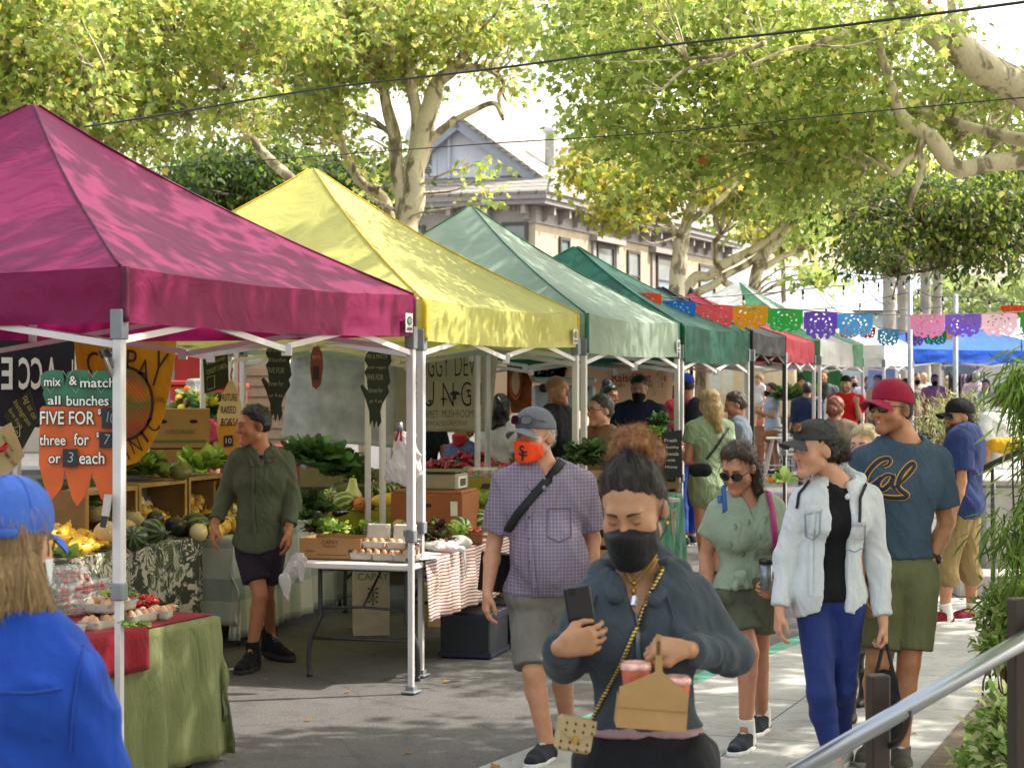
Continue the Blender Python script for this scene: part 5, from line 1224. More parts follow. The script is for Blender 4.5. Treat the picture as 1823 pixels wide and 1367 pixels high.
for s0,s1,nq in((2.1,2.74,20),(2.82,3.37,22),(3.42,3.75,8)):
 for i in range(nq):
  lay=i/nq;p=onB(g.uniform(s0+.06,s1-.06),.22+.36*lay+g.uniform(-.03,.03),.05+.2*max(0,lay-.25)*1.2+g.uniform(0,.015));k=g.random()
  if k<.5:put(sq,p,first,rz=g.random()*6,tilt=(g.normal(0,.5),g.normal(0,.5)),sc=g.uniform(.9,1.2));first=False
  elif k<.75:put(sq2,p,f2,rz=g.random()*6,tilt=(g.normal(0,.5),g.normal(0,.5)),sc=g.uniform(.85,1.1));f2=False
  else:put(sq3,p,f3,rz=g.random()*6,tilt=(g.normal(0,.6),g.normal(0,.6)),sc=g.uniform(.9,1.2));f3=False
ac=fruit('acorn_squash','blackish green acorn squash',sph(.062,.068),veg_mat('mottled','141a12','232e1c',12),9,.08);first=True
for(u,v,d,lab,sc)in((276,925,12.95,'blackish green squash behind the second watermelon',1.),(309,936,13.1,'blackish green squash right of the two watermelons',1.05),(372,928,13.7,'dark green squash by the hanging hand of the boy',.95),(290,951,12.95,'small dark squash at the cloth edge',.6),(383,940,13.65,'dark squash rolling at the palm print corner',.8)):
 if first:ac['label']=lab;put(ac,P(u,v,d),True,tilt=(1.3,.3));first=False
 else:inst(ac,P(u,v,d),lab,sc=sc,rz=g.random()*6,tilt=(1.2,g.normal(0,.4)))
kb=fruit('pumpkin','green kabocha pumpkin with pale stem on top of the bins',sph(.085,.062),veg_mat('mottled','4a4f26','6c6c34',9),10,.06);put(kb,P(321,838,13.55),True,tilt=(.5,0))
inst(kb,P(607,872,15.75),'dark green pumpkin at the back of the mustard cloth',sc=1.05,rz=1);inst(kb,P(290,835,13.5),'darker green pumpkin left of the kabocha',sc=.8,rz=2,tilt=(1,0))
for i in range(26):
 p=onC(g.uniform(-.1,.8),g.uniform(.08,.55),.05);k=i%4
 if k==0:inst(sq,p,'round yellow squash loose on the plaid cloth','loose squash on the plaid cloth',rz=g.random()*6,tilt=(g.normal(0,.5),0),sc=1.2)
 elif k==1:inst(sq2,p,'pale cream squash loose on the plaid cloth','loose cream squash on the plaid cloth',rz=g.random()*6,sc=1.15)
 elif k==2:inst(ac,p+Z_*.012,'dark green squash loose on the plaid cloth','loose dark squash on the plaid cloth',rz=g.random()*6,tilt=(1.2,0),sc=.9)
 else:inst(sq3,p,'striped squash loose on the plaid cloth','loose striped squash on the plaid cloth',rz=g.random()*6,tilt=(g.normal(0,.5),0),sc=1.2)
ys=fruit('yellow_squash','bright yellow summer squash in the front heap',[(.004,-.075),(.026,-.068),(.034,-.045),(.032,-.02),(.024,.01),(.019,.04),(.016,.062),(.010,.07)],veg_mat('mottled','d09a12','e6bd2c',7),0,cat='squash',group='yellow summer squash heap',bend=2.2);first=True
for i in range(100):
 a=g.random()*6.28;rr=g.random()**.5;lay=g.random();p=onB(1.0+.5*rr*math.cos(a),.30+.27*rr*math.sin(a),.035+.13*(1-rr)*lay+.005)
 put(ys,p,first,rz=g.random()*6.28,tilt=(1.57+g.normal(0,.35),g.normal(0,.6)),sc=g.uniform(.8,1.25));first=False
hm=fruit('melon','pale green striped melon left on the mustard cloth',sph(.075,.08),veg_mat('striped','5e7433','b6bd74',9));put(hm,P(586,886,15.4),True,tilt=(1.1,.3));inst(hm,P(612,893,15.3),'green striped melon beside the orange squash',sc=1.1,rz=1.4,tilt=(1.2,.4))
cs=fruit('gourd','pale green bottle gourd at the back',[(.005,-.08),(.05,-.07),(.078,-.03),(.07,.01),(.045,.05),(.034,.09),(.03,.12),(.02,.13)],veg_mat('mottled','b3b465','cfcf8c',6));put(cs,P(628,880,15.55),True)
og=fruit('squash','smooth orange squash in front on the mustard cloth',sph(.056,.058),veg_mat('mottled','cf6d1e','e0883a',8));put(og,P(641,897,15.25),True,tilt=(1.4,.5));inst(og,P(659,857,16.3),'small orange squash on the crate behind',sc=.65)
sp=fruit('spaghetti_squash','long bright yellow squash left of two',sph(.055,.095,12,.75),veg_mat('mottled','d1a41e','e5c244',5),cat='squash');put(sp,P(682,892,15.3),True,tilt=(1.57,0),rz=1.45);inst(sp,P(697,889,15.45),'long bright yellow squash behind the first',rz=1.2,tilt=(1.57,.1))
sd2=fruit('striped_gourd','green and cream striped gourd behind the long yellow squash',sph(.05,.042),veg_mat('striped','28401f','a3a768',8),9,.08,cat='gourd',group='striped gourds behind the yellow squash');first=True
for(u,v)in((662,880),(678,872),(694,870),(706,874),(668,868),(686,862)):put(sd2,P(u,v,15.6+.1*g.random()),first,rz=g.random()*6,tilt=(g.normal(0,.5),g.normal(0,.5)));first=False
bn=fruit('squash','brownish mottled squash beside the orange one',sph(.05,.055),veg_mat('mottled','6d5a26','8a7a3a',9),8,.06);put(bn,P(661,896,15.35),True,tilt=(.8,.6))
eg=fruit('eggplant','glossy purple eggplant at the left end',[(.003,-.08),(.026,-.07),(.034,-.045),(.03,0),(.02,.05),(.012,.075)],plain('1c0f1c',.15,spec=.7),0,bend=2.);first=True
for(u,v,rz,lab)in((573,912,.3,'glossy purple eggplant at the left end'),(587,904,1.,'glossy purple eggplant leaning on the melon'),(606,912,2.2,'glossy purple eggplant in front of the striped melon')):
 if first:put(eg,P(u,v,14.9),True,tilt=(1.57,0),rz=rz);first=False
 else:inst(eg,P(u,v,14.95),lab,rz=rz,tilt=(1.57,.1))
def bunch(label,p,r,n,L,pal,name='lettuce',ruf=.35,up=1.05,wid=.55,seed=0,cat=None,flat=1.,dirv=None,group=None):
 g2=np.random.default_rng(seed);V=[];F=[];T=[];k=0;p=np.asarray(p,float);nu,nv=6,4
 cols=leafcols(n,g2,pal)
 for i in range(n):
  a=g2.random()*6.28;e=g2.uniform(0.1,1.2)*up+.1;d=np.array([math.cos(a)*math.cos(e),math.sin(a)*math.cos(e),math.sin(e)*flat])
  if dirv is not None:d=d*.55+np.asarray(dirv)*1.0
  d/=np.linalg.norm(d);o=p+np.array([math.cos(a),math.sin(a),0])*r*g2.random()**.5*.5+Z_*r*.15*g2.random();s=np.cross(d,Z_+.3*g2.normal(0,1,3));s/=np.linalg.norm(s);nn=np.cross(s,d);l=L*g2.uniform(.6,1.1);ph=g2.random()*6
  for x in range(nu+1):
   t=x/nu;w_=l*wid*math.sin(math.pi*min(1,.12+t*.83))**.8*.5
   for y in range(nv+1):
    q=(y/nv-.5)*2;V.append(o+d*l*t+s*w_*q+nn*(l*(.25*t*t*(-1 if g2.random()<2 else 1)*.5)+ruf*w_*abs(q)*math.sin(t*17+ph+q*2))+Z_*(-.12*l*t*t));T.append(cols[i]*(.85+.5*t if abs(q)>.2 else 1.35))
  F+=[(k+x*(nv+1)+y,k+(x+1)*(nv+1)+y,k+(x+1)*(nv+1)+y+1,k+x*(nv+1)+y+1)for x in range(nu)for y in range(nv)];k+=(nu+1)*(nv+1)
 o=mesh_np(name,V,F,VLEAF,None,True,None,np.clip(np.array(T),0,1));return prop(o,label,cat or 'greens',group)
VLEAF=leafmat('vegetable_leaf',.2)
PG=[('6d8a3a',4),('7f9a48',3),('56752c',3)];PK=[('4a6440',4),('5b7648',3),('3a5034',3)];PC=[('4a6a36',4),('5a7a3e',3),('3a5a2c',3)];PL=[('8fab52',4),('a5bb68',3),('789a40',3)];PR_=[('3d2a26',4),('52382c',3),('4d5a2e',3),('6a8038',2)]
k=0
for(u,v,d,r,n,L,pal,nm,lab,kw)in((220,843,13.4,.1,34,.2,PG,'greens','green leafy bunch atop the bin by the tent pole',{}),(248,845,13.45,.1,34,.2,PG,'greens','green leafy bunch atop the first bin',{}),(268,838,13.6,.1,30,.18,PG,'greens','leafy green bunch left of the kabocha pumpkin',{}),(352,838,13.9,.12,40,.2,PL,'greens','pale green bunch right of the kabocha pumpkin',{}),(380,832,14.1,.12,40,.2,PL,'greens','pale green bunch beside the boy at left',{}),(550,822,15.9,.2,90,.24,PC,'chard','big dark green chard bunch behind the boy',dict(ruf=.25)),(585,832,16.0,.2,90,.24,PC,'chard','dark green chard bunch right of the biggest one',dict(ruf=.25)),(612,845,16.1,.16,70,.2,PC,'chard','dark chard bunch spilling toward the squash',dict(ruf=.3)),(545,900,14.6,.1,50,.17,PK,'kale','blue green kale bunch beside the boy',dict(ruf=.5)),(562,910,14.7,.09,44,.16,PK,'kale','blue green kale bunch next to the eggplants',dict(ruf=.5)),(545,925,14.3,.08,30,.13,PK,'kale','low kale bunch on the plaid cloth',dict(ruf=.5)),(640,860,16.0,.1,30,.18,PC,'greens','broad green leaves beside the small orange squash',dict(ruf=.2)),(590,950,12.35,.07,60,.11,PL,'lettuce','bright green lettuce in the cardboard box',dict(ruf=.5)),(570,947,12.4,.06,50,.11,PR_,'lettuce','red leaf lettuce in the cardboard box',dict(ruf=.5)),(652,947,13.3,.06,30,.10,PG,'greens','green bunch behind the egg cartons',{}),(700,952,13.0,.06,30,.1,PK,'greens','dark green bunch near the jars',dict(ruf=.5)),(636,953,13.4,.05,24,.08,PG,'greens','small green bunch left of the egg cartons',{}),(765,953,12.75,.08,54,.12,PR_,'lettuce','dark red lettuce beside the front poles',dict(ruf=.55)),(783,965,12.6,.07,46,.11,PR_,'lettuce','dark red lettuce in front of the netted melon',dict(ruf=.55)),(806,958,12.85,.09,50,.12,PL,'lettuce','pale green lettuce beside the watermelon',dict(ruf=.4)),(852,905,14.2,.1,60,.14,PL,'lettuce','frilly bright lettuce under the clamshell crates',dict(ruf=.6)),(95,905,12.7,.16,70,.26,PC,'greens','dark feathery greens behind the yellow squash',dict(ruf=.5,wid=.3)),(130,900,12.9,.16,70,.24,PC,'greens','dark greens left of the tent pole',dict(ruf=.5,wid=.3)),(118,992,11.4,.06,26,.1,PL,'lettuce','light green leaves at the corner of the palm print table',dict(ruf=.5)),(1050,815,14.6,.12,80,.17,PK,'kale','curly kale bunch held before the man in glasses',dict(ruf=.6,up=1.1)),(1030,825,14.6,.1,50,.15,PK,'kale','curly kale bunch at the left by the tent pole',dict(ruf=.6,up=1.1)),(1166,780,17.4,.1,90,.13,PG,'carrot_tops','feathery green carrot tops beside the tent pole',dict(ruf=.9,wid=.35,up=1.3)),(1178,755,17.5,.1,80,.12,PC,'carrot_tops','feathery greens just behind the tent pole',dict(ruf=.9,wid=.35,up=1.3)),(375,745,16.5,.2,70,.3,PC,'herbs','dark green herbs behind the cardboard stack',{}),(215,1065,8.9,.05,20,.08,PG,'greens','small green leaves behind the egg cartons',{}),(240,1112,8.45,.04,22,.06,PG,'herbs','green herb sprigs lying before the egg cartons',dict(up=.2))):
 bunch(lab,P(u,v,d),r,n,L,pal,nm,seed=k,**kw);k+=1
def carton_box(label,p,size,rz,mat,name='cardboard_box',cat='box',holes=True,text=None,flaps=False,open_=False,tcol='3a5a3a',lines=()):
 o0=np.asarray(p,float);root=empty(name,o0,label,cat);L,W,Hh=size;mb=MB();c,s_=math.cos(rz),math.sin(rz);ex=np.array([c,s_,0]);ey=np.array([-s_,c,0])
 if open_:
  t=.008;mb.box(o0+Z_*t/2,(L,W,t),rz)
  for sg in(-1,1):mb.box(o0+ey*sg*(W/2-t/2)+Z_*Hh/2,(L,t,Hh),rz);mb.box(o0+ex*sg*(L/2-t/2)+Z_*Hh/2,(t,W-2*t-.001,Hh*1.0),rz)
 else:mb.box(o0+Z_*Hh/2,(L,W,Hh),rz,0,.004)
 mb.build('box_body',mat,root)
 if holes:
  for sg in(-.3,.3):
   m2=MB();q=[(math.cos(t)*.03,math.sin(t)*.014)for t in np.linspace(0,6.283,13)[:-1]];m2.prism(q,o0-ey*(W/2+.003)+ex*sg*L*.8+Z_*Hh*.68,ex,Z_,.002);m2.build('hand_hole',plain('17100b',.9),root)
 if text or lines:
  m2=MB()
  for(tx,x,z,sz)in(text or[]):letter(m2,tx,o0-ey*(W/2)+ex*x+Z_*z,ex,Z_,sz,.003)
  for(x0,x1,z,h_)in lines:m2.box(o0-ey*(W/2+.0015)+ex*(x0+x1)/2+Z_*z,(x1-x0,.002,h_),rz)
  m2.build('lettering',plain(tcol,.8),root)
 return root
rzB=math.atan2(aB[1],aB[0])
for i,(z,lab)in enumerate(((.0,'printed cardboard box at the bottom of the stack behind the banner'),(.30,'printed cardboard box on top of the stack behind the banner'))):
 carton_box(lab,P(318,0,14.6)*[1,1,0]+Z_*(1.02+z),(.46,.36,.29),.16,CARD,lines=[(-.2,.2,.05,.02)],text=[('ORGANIC',.02,.12,.05)],tcol='54633a')
mb=MB();mb.box(P(318,0,14.6)*[1,1,0]+Z_*.5,(.8,.5,1.0),.16);prop(mb.build('crate_pallet',WOODL,None),'tall brown crate under the cardboard stack','crate')
carton_box('low open cardboard box of lettuce on the white table',onE(.28,.57)-Z_*.006,(.40,.30,.13),math.atan2(bE[1],bE[0])+math.pi,CARD,open_=True,holes=False,text=[('CAPAY',.0,.105,.035),('ORGANIC',0,.08,.02),('FRESH',-.13,.05,.022)],lines=[(-.09,.11,.03,.004),(.12,.16,.05,.03)],tcol='4a3620')
carton_box('white printed carton standing under the egg table',np.array([-1.02,14.1,0]),(.26,.34,.52),.1,plain('c9bfa8',.85),holes=False,text=[('CAPAY',.01,.42,.07),('*',.01,.28,.2),('*',.01,.22,.2)],tcol='2f6a4a')
carton_box('tan carton lying behind the table legs',np.array([-.45,14.6,.0]),(.42,.34,.3),.2,plain('b59a6c',.85),holes=False)
for i,(x,y,lab)in enumerate(((-.25,13.0,'blue plastic crate under the striped cloth at left'),(.02,13.55,'blue plastic crate under the striped cloth at right'))):
 root=empty('plastic_crate',(x,y,0),lab,'crate');mb=MB();mb.box((x,y,.15),(.44,.34,.3),1.3,0,.01);mb.build('crate_body',plain('0a101c',.6),root);mb=MB()
 for z in(.03,.27):mb.box((x,y,z),(.46,.36,.03),1.3)
 mb.build('rim',plain('0e1730',.6),root)
bw=P(775,0,13.75);bw[2]=ZE_+.006
root=empty('wooden_box',bw,'brown plywood box under the weighing scale','box');WD=plain('8c4f24',.55,var=.25,scale=3,bmp=.15,bscale=20);mb=MB();mb.box(bw+Z_*.15,(.52,.42,.30),-.26,0,.004);mb.build('box_body',WD,root);mb=MB();mb.box(bw+Z_*.312,(.5,.40,.02),-.26,0,.003);mb.build('lid',plain('9a5c2c',.55,var=.25),root)
def bwf(x,z,o=.2125):c,s_=math.cos(-.26),math.sin(-.26);return bw+np.array([c,s_,0])*x+np.array([s_,-c,0])*o+Z_*z
exw=np.array([math.cos(-.26),math.sin(-.26),0])
mb=MB();mb.prism([(-.05,-.012),(.05,-.012),(.058,0),(.05,.012),(-.05,.012),(-.058,0)],bwf(-.02,.22),exw,Z_,.002);mb.build('hand_hole',plain('120c08'),root)
mb=MB();mb.prism([(-.025,-.05),(.025,-.05),(.025,.05),(-.025,.05)],bwf(.2,.2),exw,Z_,.002);mb.build('sticker',plain('d5d0c8'),root)
sc0=bw+Z_*.324;root=empty('weighing_scale',sc0,'old beige weighing scale on the plywood box','scale');mb=MB();mb.box(sc0+Z_*.055+exw*.03,(.34,.30,.11),-.26,0,.012);mb.build('scale_body',plain('8d8672',.55),root);mb=MB();mb.box(sc0+Z_*.128,(.40,.32,.012),-.26,0,.004);mb.box(sc0+Z_*.118,(.1,.1,.012),-.26);mb.build('weighing_plate',plain('6e6d5c',.35,.5),root)
mb=MB();q=sc0+exw*.2+Z_*.05;mb.box(q,(.002,.2,.08),-.26);mb.box(q+exw*.0035,(.003,.13,.05),-.26,1);mb.build('display',[plain('c9c4b8'),plain('54584f',.2)],root)
EGM=[plain('c99a74',.45,var=.06),plain('e0c3a6',.45,var=.05),plain('b98660',.45,var=.06)]
egg=[]
for i,(nm,lab)in enumerate((('brown','brown egg in a grey carton'),('cream','pale cream egg in a grey carton'),('dark','darker brown egg in a grey carton'))):
 e=fruit('egg',lab,[(max(1e-4,.0225*math.sin(t)*(1-.14*math.cos(math.pi-t))),-.029*math.cos(t))for t in np.linspace(.02,3.12,12)],EGM[i],stem=False,n=14,group=nm+' eggs in cartons');egg.append([e,True])
PULP=plain('a39b90',.95,var=.12,scale=20,bmp=.35,bscale=90);PULP2=plain('c9c1b4',.95,var=.1,scale=20,bmp=.3,bscale=90)
def egg_carton(label,p,rz,lid='open',n=(6,2),mat=PULP,eggs=True,lidang=1.9,labelpatch=False):
 p=np.asarray(p,float);root=empty('egg_carton',p,label,'carton');c,s_=math.cos(rz),math.sin(rz);ex=np.array([c,s_,0]);ey=np.array([-s_,c,0]);sp_=.048;L,W=n[0]*sp_+.008,n[1]*sp_+.008;mb=MB()
 def f(i,j):
  x=(i-.5)*L;y=(j-.5)*W;q=math.cos(2*math.pi*n[0]*i)*.5+.5;r_=math.cos(2*math.pi*n[1]*j)*.5+.5;z=.014+.022*max(q,r_)**1.5 if 0<i<1 and 0<j<1 else .04
  return p+ex*x+ey*y+Z_*z
 mb.grid(f,n[0]*6,n[1]*6)
 def wl(i,j):a=i*2*math.pi;x=max(-1,min(1,1.3*math.cos(a)))*L/2*(.94+.06*j);y=max(-1,min(1,1.3*math.sin(a)))*W/2*(.94+.06*j);return p+ex*x+ey*y+Z_*(.042*j)
 mb.grid(lambda i,j:wl(i,j),32,3);o=mb.build('tray',mat,root,True);solidify(o,.002)
 if lid=='open':
  mb=MB();h0=p+ey*W/2+Z_*.042;la=np.array([0,math.cos(lidang),math.sin(lidang)]);dv=ey*la[1]*-1+Z_*la[2];nn=np.cross(ex,dv)
  def lf(i,j):
   x=(i-.5)*L;t=j*W;e=min(i,1-i,j,1-j);z=.035*min(1,e/.1);return h0+ex*x+dv*t-nn*z*-1
  mb.grid(lf,16,10);o=mb.build('lid',mat if not labelpatch else PULP2,root,True);solidify(o,.002)
  if labelpatch:
   m2=MB();
   for k_ in range(4):m2.add([h0+ex*x+dv*t+nn*.031 for x,t in((-.09,W*.72-k_*.012),(.06,W*.72-k_*.012),(.06,W*.72-k_*.012+.004),(-.09,W*.72-k_*.012+.004))],[(0,1,2,3)])
   m2.build('print',plain('8c8478'),root)
 if eggs:
  for i in range(n[0]):
   for j in range(n[1]):
    if g.random()<.12:continue
    kk=g.choice(3,p=(.5,.25,.25));q=p+ex*(i-(n[0]-1)/2)*sp_+ey*(j-(n[1]-1)/2)*sp_+Z_*.036
    put(egg[kk][0],q,egg[kk][1],tilt=(g.normal(0,.12),g.normal(0,.12)),rz=g.random()*6);egg[kk][1]=False
rA=math.atan2(aA[1],aA[0])
egg_carton('grey open egg carton flat and empty by the tent pole',onA(.98,.18),rA+.1,'none',eggs=False,n=(4,3))
egg_carton('lower grey egg carton left on the red runner',onA(.72,.16),rA,'none',n=(4,2));egg_carton('lower grey egg carton right on the red runner',onA(.46,.14),rA-.05,'none',n=(4,2));egg_carton('short grey egg carton at the right end of the row',onA(.30,.12),rA+.3,'none',n=(2,2))
egg_carton('upper grey egg carton stacked on the front two',onA(.58,.2,.066),rA+.05,'none',n=(5,3))
rE=math.atan2(bE[1],bE[0])+math.pi
egg_carton('lower egg carton left on the white table',onE(.16,.36),rE,'none',n=(3,2));egg_carton('lower egg carton middle on the white table',onE(.14,.21),rE,'none',n=(3,2));egg_carton('lower egg carton right on the white table',onE(.12,.07),rE,'none',n=(3,2))
egg_carton('upper open egg carton with upright white lid at left',onE(.2,.30,.066),rE,'open',n=(3,2),mat=PULP2,labelpatch=True,lidang=1.75);egg_carton('upper open egg carton with upright white lid at right',onE(.18,.13,.066),rE-.1,'open',n=(3,2),mat=PULP2,labelpatch=True,lidang=1.75)
CLR=glassy((.93,.95,.95),.22);fills=[('b3201c','8a1a14'),('4a7a2a','b04020'),('3f6a2a','6a8a3a')]
def clamshell(label,p,rz,size=(.19,.13,.07),fi=0,mixc=('b3261c','4f7a2e','c2461e')):
 p=np.asarray(p,float);root=empty('clamshell',p,label,'fruit box');L,W,Hh=size;mb=MB();mb.box(p+Z_*Hh*.25,(L,W,Hh*.5),rz,0,.012);mb.build('base',CLR,root);mb=MB();mb.box(p+Z_*(Hh*.5+.004),(L+.015,W+.015,.006),rz,0,.002);mb.build('rim',CLR,root);mb=MB();mb.box(p+Z_*(Hh*.75+.008),(L,W,Hh*.5),rz,0,.014);mb.build('lid',CLR,root)
 mb=MB();c,s_=math.cos(rz),math.sin(rz)
 for i in range(26):
  x,y=g.uniform(-.42,.42)*L,g.uniform(-.4,.4)*W;z=g.uniform(.012,Hh*.72);a=g.random()*6.28;l=g.uniform(.012,.03);q=p+np.array([c*x-s_*y,s_*x+c*y,z]);d=np.array([math.cos(a),math.sin(a),g.normal(0,.4)])*l
  mb.tube([q-d,q,q+d],[.007,.011,.004],6,int(g.integers(0,3)))
 o=mb.build('peppers',[plain(x,.25)for x in mixc],root,True);o['kind']='stuff'
for(s,w_,z,lab)in((.62,.60,0,'clear box of red peppers low beside the blonde woman'),(.40,.60,0,'clear box of peppers low left of the tent pole'),(.64,.61,.078,'clear box of red peppers upper left in the stack'),(.41,.60,.078,'clear box of red and green peppers upper middle'),(.19,.60,.078,'clear box of green peppers upper right in the stack'),(.18,.60,0,'clear box of green peppers behind the tent pole'),(.33,.62,.156,'clear box on top of the pepper stack')):clamshell(lab,onA(s,w_,z),rA+g.normal(0,.06))
for i,(u,lab)in enumerate(((846,'clear box of peppers on the yellow crate at left'),(862,'clear box of peppers on the yellow crate centre'),(880,'clear box of peppers on the yellow crate at right'))):clamshell(lab,P(u,850,15.2+.1*i),.3,(.16,.2,.075))
for i,(z,lab)in enumerate(((1.0,'yellow plastic crate under the pepper boxes'),(.86,'lower yellow crate below the pepper boxes'))):
 q=P(862,0,15.3);root=empty('yellow_crate',(q[0],q[1],z-.08),lab,'crate');mb=MB();mb.box((q[0],q[1],z),(.42,.34,.13),.28,0,.006);mb.build('crate_body',plain('8c8026',.6),root);mb=MB();mb.prism([(-.08,-.02),(.08,-.02),(.06,.02),(-.06,.02)],np.array([q[0],q[1],z])+np.array([math.sin(.28),-math.cos(.28),0])*.173,np.array([math.cos(.28),math.sin(.28),0]),Z_,.002);mb.build('hand_hole',plain('2c2a10'),root)
mb=MB();q=P(868,0,15.4);mb.box((q[0],q[1],.39),(.5,.5,.78),.28);o=mb.build('display_stand',WOODL,None);prop(o,'brown display stand below the yellow crates','stand')
drape(np.array([q[0]-.24,q[1]-.36]),np.array([.96,.28]),np.array([-.28,.96]),.55,.6,.785,(.02,.02,.3,.02),plain('b3a98c',.9,var=.35,scale=14),'floral cream cloth under the yellow crates',.006,seed=21)
tm=fruit('tomato','small red tomato behind the egg cartons',sph(.0145,.0135),plain('b8281a',.2),stem=False,n=12,group='cherry tomatoes on the near table');first=True
for i in range(46):
 s,w_=(g.uniform(.02,.12),g.uniform(.28,.42))if i<26 else(g.uniform(.04,.16),g.uniform(.44,.52));put(tm,onA(s,w_,.016+.05*g.random()),first,sc=g.uniform(.8,1.3));first=False
def wedge(label,p,rz,c='c9343a',r=.075):
 root=empty('melon_slice',p,label,'melon slice');c_,s_=math.cos(rz),math.sin(rz);ex=np.array([c_,s_,0]);mb=MB();A=[(math.cos(t)*r,math.sin(t)*r*.62)for t in np.linspace(math.pi,2*math.pi,16)];mb.prism(A,np.asarray(p)+Z_*r*.62,ex,Z_,.05);mb.build('rind',plain('5d7a3a',.4),root);mb=MB();mb.prism([(x*.9,y*.86)for x,y in A],np.asarray(p)+Z_*r*.62+np.array([s_,-c_,0])*.003,ex,Z_,.056);mb.build('flesh',plain(c,.3),root)
wedge('red watermelon wedge behind the orange squash half',onA(.2,.42),rA+math.pi+.5);wedge('second red watermelon wedge at the back right',onA(.12,.5),rA+math.pi+.2);wedge('orange melon half at the right table end',onA(.13,.2),rA+math.pi,'c9763a',.07);wedge('red watermelon wedge lying next to the tomatoes',onA(.3,.46),rA+math.pi+.9)
fl=fruit('squash_flower','small pale flower at the table corner',[(.004,0),(.012,.012),(.022,.024),(.03,.03)],plain('d6cf9a'),stem=False,cat='flower');fl.location=tuple(onA(.05,.22))
for(s,w_,lab,c)in((.1,-.005+.02,'dark red jam jar with kraft label right of the front pole','4a1510'),(.28,.05,'jam jar just behind the front pole','54180f'),(.42,.17,'jam jar behind the right egg carton','401210')):
 p=onE(s,w_+.02);root=empty('jar',p,lab,'jar');mb=MB();mb.lathe([(.036,0),(.039,.006),(.039,.085),(.033,.1)],p,18);mb.build('glass',plain(c,.08,spec=.8),root,True);mb=MB();mb.lathe([(.0355,.1),(.0355,.122),(.03,.124)],p,18);mb.build('lid',plain('6a665c',.35,.7),root,True);mb=MB();mb.grid(lambda i,j:p+np.array([.0402*math.sin(i*2-1.2),-.0402*math.cos(i*2-1.2),.022+.05*j]),8,1);mb.build('paper_label',plain('b0987a'),root)
p=onE(1.35,.04);root=empty('berry_basket',p,'brown paper basket of red tomatoes on the striped cloth','basket');mb=MB();mb.grid(lambda i,j:p+np.array([(.075+.012*j)*max(-1,min(1,1.35*math.cos(i*6.2832))),(.06+.01*j)*max(-1,min(1,1.35*math.sin(i*6.2832))),.085*j]),32,4);o=mb.build('basket_body',plain('7a4a2c',.8,var=.2),root,True);solidify(o,.003)
for i in range(14):inst(tm,p+np.array([g.uniform(-.055,.055),g.uniform(-.04,.04),.085+.012*g.random()]),'red tomato heaped in the brown paper basket','tomatoes in the basket',sc=1.25)
def bag(label,pts,mat,name='plastic_bag',h=.008,fold=.012,seed=0,cat='bag'):
 V=None;o=sdf_mesh(name,pts,h,mat,None,k=.05,fold=dict(amp=fold,freq=14,seed=seed));prop(o,label,cat);return o
PB=cloth('d8d6d4',.35,.05,.8,0,9,0,trans=.35,name='plastic_film')
bag('white plastic produce bag lying on the striped cloth',[ell(onE(.85,.1,.03),(.12,.09,.035)),ell(onE(1.0,.02,.04),(.09,.07,.04)),ell(onE(.75,.0,.02),(.1,.04,.015))],PB,seed=2)
bag('white plastic strip hanging off the striped cloth edge',[cone(onE(.95,-.03,.01),onE(1.0,-.06,-.17),.02,.012,flat=(np.array([.963,-.27,0]),.3))],PB,h=.006,fold=.004,seed=5)
bag('torn white bag hanging from the corner of the white table',[cone(onE(.03,.74,.0),onE(-.02,.80,-.12),.05,.045,flat=(np.array([.3,.9,0]),.2)),cone(onE(-.02,.80,-.12),onE(-.02,.79,-.24),.04,.012,flat=(np.array([.3,.9,0]),.3)),cone(onE(.0,.70,.0),onE(-.02,.70,-.13),.035,.012,flat=(np.array([.3,.9,0]),.25))],PB,h=.0055,fold=.012,seed=8)
q=lambda u,v,dd=0:P(u,v,11.62+dd)
bag('white plastic bags clipped to the front tent pole',[cone(q(715,775),q(722,845),.028,.06,flat=(np.array([0,1.,0]),.45)),cone(q(712,790),q(696,848),.018,.03,flat=(np.array([0,1.,0]),.5)),cone(q(735,775),q(736,840),.025,.05,flat=(np.array([0,1.,0]),.4)),ell(q(718,835),(.085,.035,.05))],PB,h=.007,fold=.016,seed=11)
mb=MB();mb.tube([q(711,752,-.1),q(713,768,-.1)],.018,8);root=mb.build('clamp',plain('8a8c90',.3,.5),None,True);prop(root,'red and grey clamp gripping the bags on the pole','clamp');mb=MB()
for dx in(-5,5):mb.tube([q(712+dx*.4,765,-.1),q(709+dx,785,-.1)],.009,6)
mb.build('handle',plain('a81e30',.4),root,True)
mb=MB();mb.add([onE(.15,-.01,.006),onE(.42,-.10,.004),onE(.5,.1,.006),onE(.2,.14,.006)],[(0,1,2,3)]);o=mb.build('price_sheet',plain('b9cfdb',.3),None);prop(o,'pale blue laminated sheet hanging over the table edge','paper sheet');solidify(o,.002)
CT=np.array([-.95,17.9]);drape(CT,np.array([1.,.1]),np.array([-.1,1.]),1.25,.8,.98,(.05,.05,.35,.1),cloth('1d5a50',.9,.12,.4),'dark teal cloth under the red pepper heap',.01,seed=31);table(CT,np.array([1.,.1]),np.array([-.1,1.]),1.25,.8,.975,'raised table under the teal cloth')
rp=fruit('pepper','red pepper heaped on the teal cloth',[(.002,-.05),(.012,-.03),(.019,0),(.02,.025),(.012,.04)],plain('a81c24',.22),0,group='red peppers on the teal cloth',n=10,bend=2,stemm=plain('4f6a2a'));first=True
